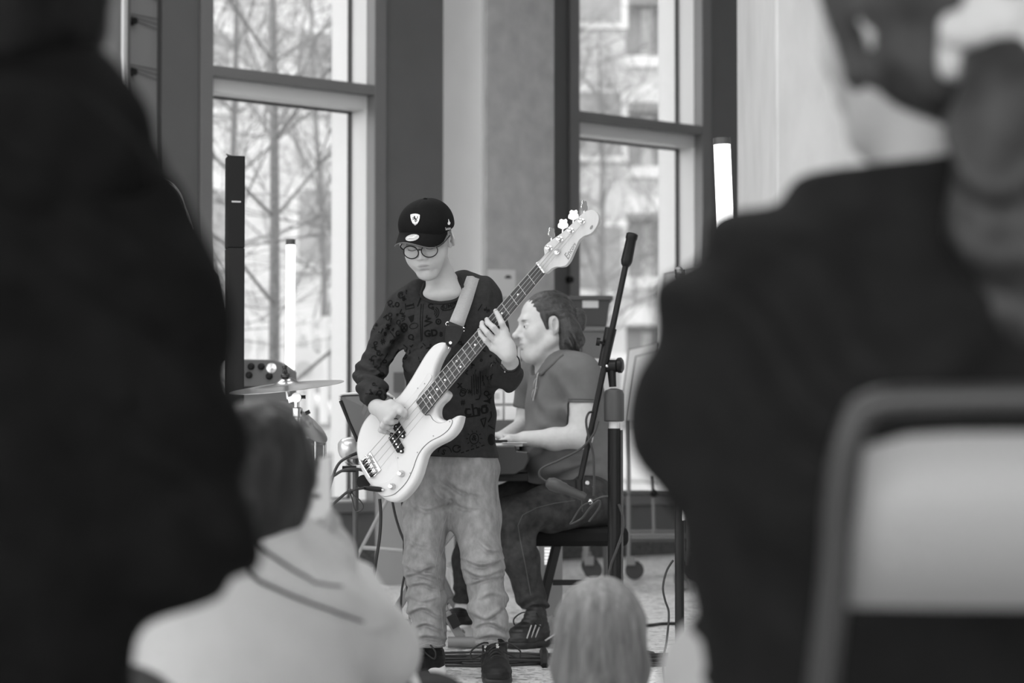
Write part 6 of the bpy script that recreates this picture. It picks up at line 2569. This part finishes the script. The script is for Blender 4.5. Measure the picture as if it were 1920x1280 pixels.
c.cap(P(-150, 420, d), P(90, 410, d), .09, .09, k=.07)
c.cap(P(-60, 560, d), P(-60, 1000, d), .155, .15, k=.06, flat=((0, 1, 0), .8))
c.cap(P(-60, 1000, d), seat, .145, .15, k=.06, flat=((0, 1, 0), .85))
c.chain([P(236, 518, d), P(295, 770, d), elR, wrR], [.073, .066, .062, .05], k=.05)
c.chain([shL, elL, wrL], [.073, .062, .05], k=.05)
folds(c, .012, 55, 41, (.5, .2, 1))
c.cut(wrR, unit(wrR - elR), .004, (wrR - .09, wrR + .09)); c.cut(wrL, unit(wrL - elL), .004, (wrL - .09, wrL + .09))
ho_, V, Q = c.build('hooded_top', .008, M_black_cl, man)
c = Clay(.04)
for k in range(10):
    a0, a1 = [math.radians(-20 + 220 * (k + j) / 10) for j in (0, 1)]
    pa_ = P(0, 285, d) + np.array((.098 * math.cos(a0), -.075 * math.sin(a0) - .0, .028 * math.sin(a0 * 1.0)))
    pb2 = P(0, 285, d) + np.array((.098 * math.cos(a1), -.075 * math.sin(a1) - .0, .028 * math.sin(a1)))
    c.cap(pa_, pb2, .039, .039, k=.03)
c.ell(P(-10, 320, d - .06), (.125, .06, .065), k=.04)
c.cap(P(120, 190, d + .02), P(180, 290, d), .05, .055, k=.04)
c.cap(P(-130, 190, d + .02), P(-190, 290, d), .05, .055, k=.04)
folds(c, .012, 70, 44, (.2, .2, 1))
c.build('hood', .008, M_black_cl, ho_)
c = Clay(.03)
for s_, kn in ((.10, kneR), (-.10, kneL)):
    c.chain([seat + np.array((s_, 0, -.02)), kn, np.array((kn[0], kn[1] + .02, .10))], [.095, .075, .06], k=.04)
c.build('trousers', .010, mat('dark_trousers', .02, .9), man)
for kn in (kneR, kneL):
    shoe(man, (kn[0], kn[1] - .04, 0), (kn[0], kn[1] + .23, 0), .095, .10, M_shoe, M_sole, lace=False)


def chair(name, label, cx, y, zt, wd, panel_m, frame_m, lean=.10, pz0=.55):
    """folding chair seen from behind: bent tube back with an inset panel, seat, crossing legs"""
    t = thing(name, label, 'chair', (cx, y + .22, 0))
    hw = wd / 2
    def bk(x, z):
        return np.array((cx + x, y - lean * (z - .45) / .4 + .0, z))
    tube = [np.array((cx - hw * 1.12, y - .0 + .10, .012)), bk(-hw * 1.08, .45), bk(-hw, zt - .14), bk(-hw * .985, zt - .07), bk(-hw * .93, zt - .022), bk(-hw * .82, zt), bk(-hw * .4, zt + .004), bk(hw * .4, zt + .004), bk(hw * .82, zt), bk(hw * .93, zt - .022), bk(hw * .985, zt - .07), bk(hw, zt - .14), bk(hw * 1.08, .45), np.array((cx + hw * 1.12, y + .10, .012))]
    MB().tube(spline(tube, 6), .0125, 12).build('back_frame', frame_m, t)
    n = 9
    vs, fs = [], []
    zz = (pz0, zt - .022)
    for j in (0, 1):
        for i in range(n):
            f = -1 + 2 * i / (n - 1)
            q = bk(f * (hw - .016) * (1.05 if j == 0 else .97), zz[j])
            vs.append(q + np.array((0, -.020 * (1 - f * f), -.012 * abs(f) ** 6 * j)))
    for i in range(n - 1):
        fs.append([i, i + 1, n + i + 1, n + i])
    o = link('backrest', np.array(vs), fs, panel_m, t, True)
    so_ = o.modifiers.new('thick', 'SOLIDIFY'); so_.thickness = .006; so_.offset = 0
    MB().box((cx, y + .26, .44), (wd * .96, .40, .03)).build('seat', frame_m, t, False, .012)
    for s_ in (-1, 1):
        MB().tube([np.array((cx + s_ * hw * .98, y + .02, .455)), np.array((cx + s_ * hw * .98, y + .48, .44)), np.array((cx + s_ * hw * 1.0, y + .52, .40))], .011, 10).build('seat_rail', frame_m, t)
        MB().tube([np.array((cx + s_ * hw * .94, y + .06, .42)), np.array((cx + s_ * hw * .96, y + .50, .012))], .011, 10).build('leg', frame_m, t)
    MB().cyl((cx - hw * .95, y + .46, .06), (cx + hw * .95, y + .46, .06), .009, n=8).build('cross_bar', frame_m, t)
    return t


M_fr = mat('chair_tube', .045, .3, metal=.5)
stl = thing('bench_stool', 'low black stool under the person in the black hooded top', 'stool', (P(-60, 0, d)[0], d + .15, 0))
MB().box((P(-60, 0, d)[0], d + .16, .355), (.38, .40, .05)).build('seat', M_black, stl, False, .015)
for sx in (-1, 1):
    for sy in (-1, 1):
        MB().bar((P(-60, 0, d)[0] + sx * .16, d + .16 + sy * .16, .33), (P(-60, 0, d)[0] + sx * .18, d + .16 + sy * .18, 0), .03, .03).build('leg', M_black, stl, False, .003)

# --- woman in a black jacket, dark hair in a white scrunchie, right edge
d = 2.25
wom = thing('person', 'person in a black jacket with a white scrunchie seated at the right edge', 'person', (P(1650, 0, d)[0], d + .1, 0))
wo = P(1712, 40, d + .02)
Mw = rotm('Z', -138) @ rotm('X', 10)
seat = P(1670, 1450, d + .06)
c = Clay(.05)
head(c, wo, Mw, .97, nose=.9, jaw=.9, brow=.7)
c.cap(wo + np.array((.0, .0, -.05)), P(1775, 360, d + .02), .050, .056, k=.03)
c.cap(P(1720, 540, d), seat, .085, .09, k=.05)
shL, elL, wrL = P(1390, 560, d), P(1340, 805, d + .08), P(1480, 770, d + .30)
shR, elR, wrR = P(2080, 520, d), P(2160, 830, d + .06), P(1990, 800, d + .30)
for a, b, w_ in ((shL, elL, wrL), (shR, elR, wrR)):
    c.chain([a, b, w_], [.045, .038, .025], k=.02)
    h0 = w_ + unit(w_ - b) * .065
    c.cap(w_, h0, .027, .030, k=.02)
    fingers(c, h0, unit(w_ - b), unit(np.cross(unit(w_ - b), (0, 0, 1))), np.array((0, 0, -1.0)), .92)
kneL, kneR = P(1372, 1275, 2.64), seat + np.array((.16, .42, .03))
for s_, kn in ((-.10, kneL), (.10, kneR)):
    c.chain([seat + np.array((s_, 0, -.02)), kn, np.array((kn[0], kn[1] + .02, .08)), np.array((kn[0], kn[1] + .16, .035))], [.07, .052, .038, .032], k=.02)
c.build('body', .007, M_skin2, wom)
M_bh = mat('brown_hair', .022, .45, .45, 30, .3, 60, stretch=(1, 1, .3), spec=.3)
c = Clay(.02)
c.frame(wo, Mw, .97)
c.ell((0, .02, .040), (.086, .104, .095)); c.ell((0, .055, .0), (.07, .055, .06), k=.03); c.ell((0, .050, -.062), (.056, .045, .055), k=.03)
c.cut((0, -.040, .01), (0, -1, -.35), k=.01)
for sx in (-1, 1):
    c.cap((sx * .060, -.035, .03), (sx * .064, -.03, -.055), .022, .008, k=.02)
    c.cap((sx * .062, .01, .0), (sx * .058, .02, -.05), .022, .014, k=.02)
c.frame()
c.ell(P(1738, 140, d + .0), (.056, .055, .050), k=.03)
c.disp(lambda p: .0045 * vn(p, np.array([60, 60, 22]), 3))
c.build('hair', .007, M_bh, wom)
c = Clay(.03)
tail = [P(1868, 90, d - .07), P(1895, 190, d - .10), P(1905, 330, d - .11), P(1900, 470, d - .11), P(1912, 590, d - .10), P(1900, 680, d - .10)]
c.chain(tail, [.028, .042, .047, .043, .034, .012], k=.03)
c.cap(P(1850, 230, d - .10), P(1845, 420, d - .11), .026, .018, k=.03)
c.cap(P(1845, 420, d - .11), P(1870, 560, d - .10), .018, .012, k=.03)
c.disp(lambda p: .006 * vn(p, np.array([50, 50, 16]), 5) + .005 * np.sin(p[:, 2] * 60 + 5 * vn(p, 12, 6)))
c.build('ponytail', .006, M_bh, wom)
c = Clay(.012)
sc0 = P(1866, 84, d - .075)
tx, ty, tz = frame_from(unit(tail[1] - tail[0] + np.array((-.02, -.02, .01))))
for k in range(22):
    a0, a1 = [2 * math.pi * (k + j) / 22 for j in (0, 1)]
    rr0 = .031 + .006 * math.sin(k * 2.3)
    rr1 = .031 + .006 * math.sin((k + 1) * 2.3)
    c.cap(sc0 + tx * rr0 * math.cos(a0) + ty * rr0 * math.sin(a0) + tz * .008 * math.sin(k * 1.7), sc0 + tx * rr1 * math.cos(a1) + ty * rr1 * math.sin(a1) + tz * .008 * math.sin((k + 1) * 1.7), .017 + .004 * math.sin(k * 2.9), k=.006)
c.disp(lambda p: .004 * vn(p, 70, 9))
c.build('scrunchie', .0045, mat('white_scrunchie', .42, .8), wom)
c = Clay(.06)
c.chain([P(1900, 395, d), P(1800, 412, d), P(1690, 460, d), P(1570, 492, d), P(1482, 526, d), P(1425, 588, d)], [.070] * 6, k=.03)
c.chain([P(1900, 400, d), P(1990, 450, d), P(2070, 555, d)], [.07] * 3, k=.03)
c.cap(P(1420, 600, d), P(2050, 580, d), .07, .07, k=.05)
c.cap(P(1650, 760, d), P(1650, 1000, d), .165, .165, k=.06, flat=((0, 1, 0), .75))
c.cap(P(1650, 1000, d), seat, .165, .17, k=.06, flat=((0, 1, 0), .8))
c.cap(P(1900, 680, d), P(1850, 1200, d), .13, .13, k=.06)
c.chain([P(1406, 625, d), P(1354, 715, d + .03), P(1330, 812, d + .05), wrL], [.066, .064, .060, .05], k=.05)
c.chain([shR, elR, wrR], [.074, .062, .05], k=.05)
folds(c, .014, 50, 51, (.45, .2, 1))
c.ell(P(1762, 235, d + .01), (.072, .075, .07), k=.006, op='s')
c.cut(wrL, unit(wrL - elL), .004, (wrL - .09, wrL + .09)); c.cut(wrR, unit(wrR - elR), .004, (wrR - .09, wrR + .09))
c.build('jacket', .008, M_black_jk, wom)
c = Clay(.03)
for s_, kn in ((-.09, kneL), (.09, kneR)):
    c.chain([seat + np.array((s_, 0, -.02)), kn, np.array((kn[0], kn[1] + .02, .10))], [.09, .070, .058], k=.04)
c.build('trousers', .010, mat('pale_trousers', .36, .85, .04, 20), wom)
for kn in (kneL, kneR):
    shoe(wom, (kn[0], kn[1] - .04, 0), (kn[0], kn[1] + .21, 0), .09, .095, M_shoe, M_sole, lace=False)
chair('folding_chair', 'metal framed chair with a pale backrest under the person in the black jacket', P(1908, 0, 1.98)[0], 2.0, P(0, 760, 1.94)[2], .315, mat('pale_backrest', .24, .35), M_fr, .10, P(0, 1135, 1.96)[2])

# --- woman in a white top sitting on the floor, filming with a phone
d = 3.6
ww = thing('person', 'person with dark hair and a white top filming from the floor', 'person', (P(470, 0, d)[0], d, 0))
fo = P(489, 903, d)
Mf = rotm('Z', 160)
c = Clay(.04)
head(c, fo, Mf, .95, nose=.9, jaw=.9, brow=.7)
c.cap(fo + np.array((0, 0, -.05)), P(490, 1020, d), .048, .055, k=.03)
hip = np.array((P(470, 0, d)[0], d - .02, .12))
c.cap(P(480, 1090, d), hip, .095, .11, k=.05)
shR, elR, wrR = P(595, 1105, d), P(708, 1222, d + .12), P(630, 1030, d + .24)
shL, elL, wrL = P(330, 1075, d), P(255, 1240, d + .1), P(400, 1180, d + .28)
hdR = P(606, 998, d + .25)
c.chain([shR, elR, wrR], [.045, .038, .025], k=.02)
c.cap(wrR, hdR, .026, .030, k=.02)
ph_c = P(594, 925, d + .24)
for i, (u0, v0, u1, v1, u2, v2) in enumerate(((616, 990, 627, 975, 621, 962), (614, 998, 626, 988, 620, 977), (608, 1004, 620, 1000, 615, 990), (600, 1008, 610, 1008, 606, 1000))):
    c.chain([P(u0, v0, d + .27), P(u1, v1, d + .25), P(u2, v2, d + .215)], [.0105, .0095, .008], k=.005)
c.chain([P(600, 1010, d + .24), P(585, 1000, d + .225), P(580, 982, d + .215)], [.014, .011, .009], k=.008)
c.chain([shL, elL, wrL], [.045, .038, .025], k=.02)
h0 = wrL + unit(wrL - elL) * .065
c.cap(wrL, h0, .026, .03, k=.02)
fingers(c, h0, unit(wrL - elL), np.array((0, 0, 1.0)), unit(np.array((.3, 1, 0))), .9)
for s_ in (-1, 1):
    kn = hip + np.array((s_ * .30, .30, .08))
    c.chain([hip + np.array((s_ * .09, .02, -.01)), kn, hip + np.array((-s_ * .06, .42, -.05)), hip + np.array((-s_ * .14, .46, -.06))], [.08, .055, .04, .034], k=.02)
c.build('body', .006, M_skin2, ww)
c = Clay(.02)
c.frame(fo, Mf, .95)
c.ell((0, .02, .034), (.088, .106, .094)); c.ell((0, .055, -.035), (.074, .062, .075), k=.03)
c.cap((0, .07, -.05), (.0, .085, -.08), .054, .036, k=.03)
c.cap((.066, -.0, .0), (.056, .02, -.08), .026, .016, k=.03); c.cap((-.066, -.0, .0), (-.056, .02, -.08), .026, .016, k=.03)
c.cut((0, -.055, .0), (0, -1, -.3), k=.01)
c.disp(lambda p: .005 * vn(p, np.array([55, 55, 14]), 3))
hh, V, Q = c.build('hair', .006, mat('black_hair2', .012, .45, .4, 50, .3, 70, stretch=(1, 1, .3), spec=.3), ww)
M_wt = mat('white_top', .42, .85, .05, 12, .1, 120, spec=.2)
c = Clay(.05)
c.cap(P(345, 1105, d), P(585, 1112, d), .055, .055, k=.05)
c.cap(P(440, 1062, d), P(525, 1062, d), .045, .045, k=.05)
c.cap(P(470, 1130, d), P(470, 1320, d), .150, .150, k=.06, flat=((0, 1, 0), .8))
c.cap(P(470, 1320, d), hip, .15, .165, k=.06, flat=((0, 1, 0), .85))
c.chain([P(590, 1116, d), P(655, 1165, d + .05), elR, P(655, 1075, d + .215)], [.058, .058, .056, .038], k=.04)
c.chain([shL, elL, wrL], [.064, .056, .038], k=.045)
folds(c, .011, 48, 61, (.7, .2, .8))
c.ell(P(492, 985, d), (.068, .07, .055), k=.006, op='s')
q = P(655, 1075, d + .215)
c.cut(q, unit(wrR - elR), .004, (q - .075, q + .075))
c.cut(wrL, unit(wrL - elL), .004, (wrL - .07, wrL + .07))
wt_o, V, Q = c.build('top', .007, M_wt, ww)
wb_ = bvh_of(V, Q)
m = MB()
for line, r_ in ((((452, 1020), (462, 1060), (480, 1085), (520, 1105), (580, 1130), (640, 1150), (680, 1165)), .0036), (((470, 1000), (490, 1028), (520, 1050), (560, 1075), (605, 1095), (640, 1100)), .003)):
    dn = spline([np.array(p, float) for p in line], 6)
    q = [hit(wb_, u, v, .003) for u, v in dn]
    q = [x for x in q if x is not None]
    if len(q) > 3:
        m.tube(q, [r_ * (1 - .6 * i / len(q)) for i in range(len(q))], 6)
m.build('loose_strands', mat('black_hair2', .012, .45), hh)
c = Clay(.03)
for s_ in (-1, 1):
    kn = hip + np.array((s_ * .30, .30, .08))
    c.chain([hip + np.array((s_ * .09, .02, -.01)), kn, hip + np.array((-s_ * .06, .42, -.045))], [.095, .07, .055], k=.04)
c.cap(hip + np.array((-.08, 0, -.01)), hip + np.array((.08, 0, -.01)), .115, .115, k=.04)
c.cut((0, 0, .004), (0, 0, -1))
c.build('trousers', .010, mat('dark_trousers', .02, .9), ww)
phn = thing('smartphone', 'smartphone with a lit screen held up by the woman in the white top', 'phone', P(594, 988, d + .24))
cor = [P(562, 872, d + .235), P(622, 848, d + .232), P(623, 984, d + .232), P(566, 992, d + .235)]
MB().prism(cor, (0, .008, 0)).build('case', M_black, phn, False, .002)
ins = lambda f: [cor[i] + (sum(cor) / 4 - cor[i]) * f + np.array((0, -.001, 0)) for i in range(4)]
MB().prism(ins(.045), (0, .0006, 0)).build('screen', mat('phone_screen', .1, .2, emit=.30), phn, False)
ci = sum(cor) / 4
for (u, v, w_, h_, nm, m_) in ((598, 868, 22, 14, 'screen_image', M_dgrey), (600, 880, 30, 9, 'screen_image', M_grey), (598, 905, 24, 26, 'screen_image', M_lgrey), (596, 930, 20, 10, 'screen_image', M_dgrey), (580, 948, 18, 8, 'screen_image', M_lgrey)):
    q = P(u, v, d + .2325)
    MB().box(q, (w_ * .00084, .0008, h_ * .00084)).build(nm, m_, phn, False)
bg_ = thing('black_bag', 'black bag on the floor below the elbow of the woman in white', 'bag', (P(725, 0, 4.1)[0], 4.1, 0))
c = Clay(.04)
c.box((P(720, 0, 4.1)[0], 4.12, .17), (.15, .10, .185), rnd=.06)
c.disp(lambda p: .010 * vn(p, 11, 5))
c.build('bag', .012, mat('bag_cloth', .012, .8, spec=.2), bg_)
MB().tube(spline([P(768, 1250, 4.05), P(774, 1268, 4.05), P(782, 1290, 4.05), P(786, 1330, 4.05)], 4), .007, 8).build('strap', M_wp, bg_)

# --- blond child sitting on the floor
d = 4.6
chd = thing('person', 'child with straight blond hair sitting on the floor in front of the boy', 'person', (P(1125, 0, d)[0], d, 0))
co = P(1126, 1185, d)
Mc_ = rotm('Z', 176) @ rotm('X', 4)
c = Clay(.03)
head(c, co, Mc_, .80, nose=.7, jaw=.8, brow=.6, child=True)
c.cap(co + np.array((0, 0, -.05)), P(1127, 1310, d), .036, .042, k=.03)
hip = np.array((P(1130, 0, d)[0], d - .02, .09))
c.cap(P(1128, 1360, d), hip, .075, .085, k=.04)
shs = [(P(1042, 1345, d), np.array((-.17, .08, .15))), (P(1212, 1345, d), np.array((.17, .08, .15)))]
for a, e in shs:
    el = hip + e
    wr = hip + np.array((e[0] * .5, .20, .06))
    c.chain([a, el, wr], [.032, .027, .019], k=.02)
    h0 = wr + unit(wr - el) * .045
    c.cap(wr, h0, .019, .022, k=.015)
    fingers(c, h0, unit(wr - el), unit(np.cross(unit(wr - el), (0, 0, 1))), np.array((0, 0, -1.0)), .65)
for s_ in (-1, 1):
    kn = hip + np.array((s_ * .2, .20, .05))
    c.chain([hip + np.array((s_ * .06, .02, -.01)), kn, hip + np.array((-s_ * .04, .28, -.045)), hip + np.array((-s_ * .10, .31, -.05))], [.06, .042, .03, .026], k=.02)
c.build('body', .006, M_skin2, chd)
M_bl = mat('blond_hair', .145, .45, .35, 9, .5, 14, stretch=(16, 16, .9), spec=.4, tint=True)
c = Clay(.02)
c.frame(co, Mc_, .80)
c.ell((0, .016, .028), (.100, .114, .105)); c.ell((0, .06, -.05), (.094, .062, .10), k=.03)
for sx in (-1, 1):
    c.chain([(sx * .07, .02, .02), (sx * .082, .035, -.08), (sx * .076, .045, -.18), (sx * .06, .05, -.23)], [.035, .032, .03, .014], k=.03)
c.chain([(0, .07, -.05), (0, .085, -.14), (0, .08, -.23)], [.06, .055, .03], k=.03, flat=((1, 0, 0), 1.5))
c.cut((0, -.06, .0), (0, -1, -.35), k=.01)


def bl(p):
    q = (p - co.astype(np.float32))
    a = np.arctan2(q[:, 0], -q[:, 1] + .0)
    n = vn(q, np.array([14, 14, 4]), 4)
    return .0010 * np.sin(a * 24 + 4 * n) + .0006 * np.sin(a * 61 + 6 * n) + .0025 * vn(q, np.array([45, 45, 9]), 7)


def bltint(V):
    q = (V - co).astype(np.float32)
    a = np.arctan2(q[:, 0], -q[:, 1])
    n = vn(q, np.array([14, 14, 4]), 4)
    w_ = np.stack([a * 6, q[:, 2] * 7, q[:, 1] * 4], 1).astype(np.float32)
    return 1 + .10 * np.sin(a * 24 + 4 * n + 1.0) + .42 * vn(w_, 1.0, 3) + .22 * vn(w_ * np.array([3, 1, 1], np.float32), 1.0, 5) + np.clip((q[:, 2] - .03) * 5, -.2, .35)  # blond streaks, and a lighter crown with the top highlight painted in


c.disp(bl)
c.build('hair', .0045, M_bl, chd, [bltint])
c = Clay(.03)
c.cap(P(1060, 1355, d), P(1196, 1355, d), .045, .045, k=.04)
c.cap(P(1128, 1400, d), hip, .10, .115, k=.04, flat=((0, 1, 0), .85))
for a, e in shs:
    el = hip + e
    wr = hip + np.array((e[0] * .5, .20, .06))
    c.chain([a, el, wr], [.043, .038, .028], k=.03)
    c.cut(wr, unit(wr - el), .004, (wr - .05, wr + .05))
folds(c, .006, 70, 71)
c.build('jumper', .007, mat('pale_jumper', .4, .9), chd)
c = Clay(.03)
for s_ in (-1, 1):
    kn = hip + np.array((s_ * .2, .20, .05))
    c.chain([hip + np.array((s_ * .06, .02, -.01)), kn, hip + np.array((-s_ * .04, .28, -.04))], [.075, .054, .042], k=.03)
c.cut((0, 0, .004), (0, 0, -1))
c.build('trousers', .008, mat('mid_trousers', .12, .9), chd)

# --- drummer, only the top of the head showing past the black hood
d = 9.5
drm = thing('person', 'drummer with dark hair mostly hidden behind the black hood', 'person', (P(285, 0, d)[0], d, 0))
do = P(292, 412, d)
Md = rotm('Z', 25)
c = Clay(.04)
head(c, do, Md, 1.05)
c.cap(do + np.array((0, 0, -.06)), P(292, 500, d), .05, .06, k=.03)
hip = P(292, 900, d)
c.cap(P(292, 560, d), hip, .11, .12, k=.05)
for s_ in (-1, 1):
    sh_ = P(292 + s_ * 88, 530, d)
    el = sh_ + np.array((s_ * .05, -.05, -.27))
    wr = el + np.array((s_ * .02, -.22, .02))
    c.chain([sh_, el, wr], [.045, .038, .026], k=.02)
    c.cap(wr, wr + np.array((0, -.06, 0)), .026, .03, k=.02)
    fingers(c, wr + np.array((0, -.06, 0)), np.array((0, -1.0, 0)), np.array((-1.0 * s_, 0, 0)), np.array((0, 0, -1.0)), .95, .9)
    kn = hip + np.array((s_ * .2, -.40, -.02))
    c.chain([hip + np.array((s_ * .09, 0, 0)), kn, np.array((kn[0], kn[1] + .02, .09)), np.array((kn[0], kn[1] - .12, .04))], [.075, .055, .04, .035], k=.02)
c.build('body', .008, M_skin2, drm)
c = Clay(.02)
c.frame(do, Md, 1.06)
c.ell((0, .018, .04), (.098, .112, .104)); c.ell((0, .05, -.03), (.085, .06, .09), k=.03)
c.cap((.088, .0, .02), (.092, .01, -.08), .03, .024, k=.03); c.cap((-.088, .0, .02), (-.092, .01, -.08), .03, .024, k=.03)
c.cut((0, -.075, .02), (0, -1, -.4), k=.01)
c.disp(lambda p: .005 * vn(p, np.array([60, 60, 20]), 3))
dh, V, Q = c.build('hair', .006, mat('dark_brown_hair', .04, .5, .3, 40), drm)
m = MB()  # pale strands added over the dark hair to paint its rim light
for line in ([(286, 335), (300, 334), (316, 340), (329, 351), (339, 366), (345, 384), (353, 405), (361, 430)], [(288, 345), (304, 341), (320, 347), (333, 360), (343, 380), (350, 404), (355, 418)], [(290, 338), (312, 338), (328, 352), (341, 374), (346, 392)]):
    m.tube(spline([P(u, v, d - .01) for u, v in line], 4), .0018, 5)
m.build('rim_light_strands', mat('painted_rim_light', .55, .35), dh)
c = Clay(.05)
c.cap(P(220, 545, d), P(364, 545, d), .065, .065, k=.06)
c.cap(P(292, 600, d), hip, .15, .15, k=.06, flat=((0, 1, 0), .8))
for s_ in (-1, 1):
    sh_ = P(292 + s_ * 88, 530, d)
    el = sh_ + np.array((s_ * .05, -.05, -.27))
    c.chain([sh_, el], [.065, .055], k=.04)
c.build('shirt', .009, mat('dark_shirt', .03, .9), drm)
c = Clay(.03)
for s_ in (-1, 1):
    kn = hip + np.array((s_ * .2, -.40, -.02))
    c.chain([hip + np.array((s_ * .09, 0, 0)), kn, np.array((kn[0], kn[1] + .02, .10))], [.095, .07, .055], k=.04)
c.build('trousers', .010, mat('dark_trousers', .02, .9), drm)
for s_ in (-1, 1):
    kn = hip + np.array((s_ * .2, -.40, -.02))
    shoe(drm, (kn[0], kn[1] + .05, 0), (kn[0], kn[1] - .22, 0), .095, .10, M_shoe, M_sole, lace=False)
th_ = thing('drum_stool', 'round black stool under the drummer', 'stool', (P(292, 0, d)[0], d + .02, 0))
MB().cyl((P(292, 0, d)[0], d + .02, hip[2] - .17), (P(292, 0, d)[0], d + .02, hip[2] - .10), .17, n=28).build('seat', M_black, th_, 'auto', .02)
MB().cyl((P(292, 0, d)[0], d + .02, .2), (P(292, 0, d)[0], d + .02, hip[2] - .16), .02, n=14).build('post', M_silver, th_)
tripod(th_, (P(292, 0, d)[0], d + .02), .28, .01, .24)
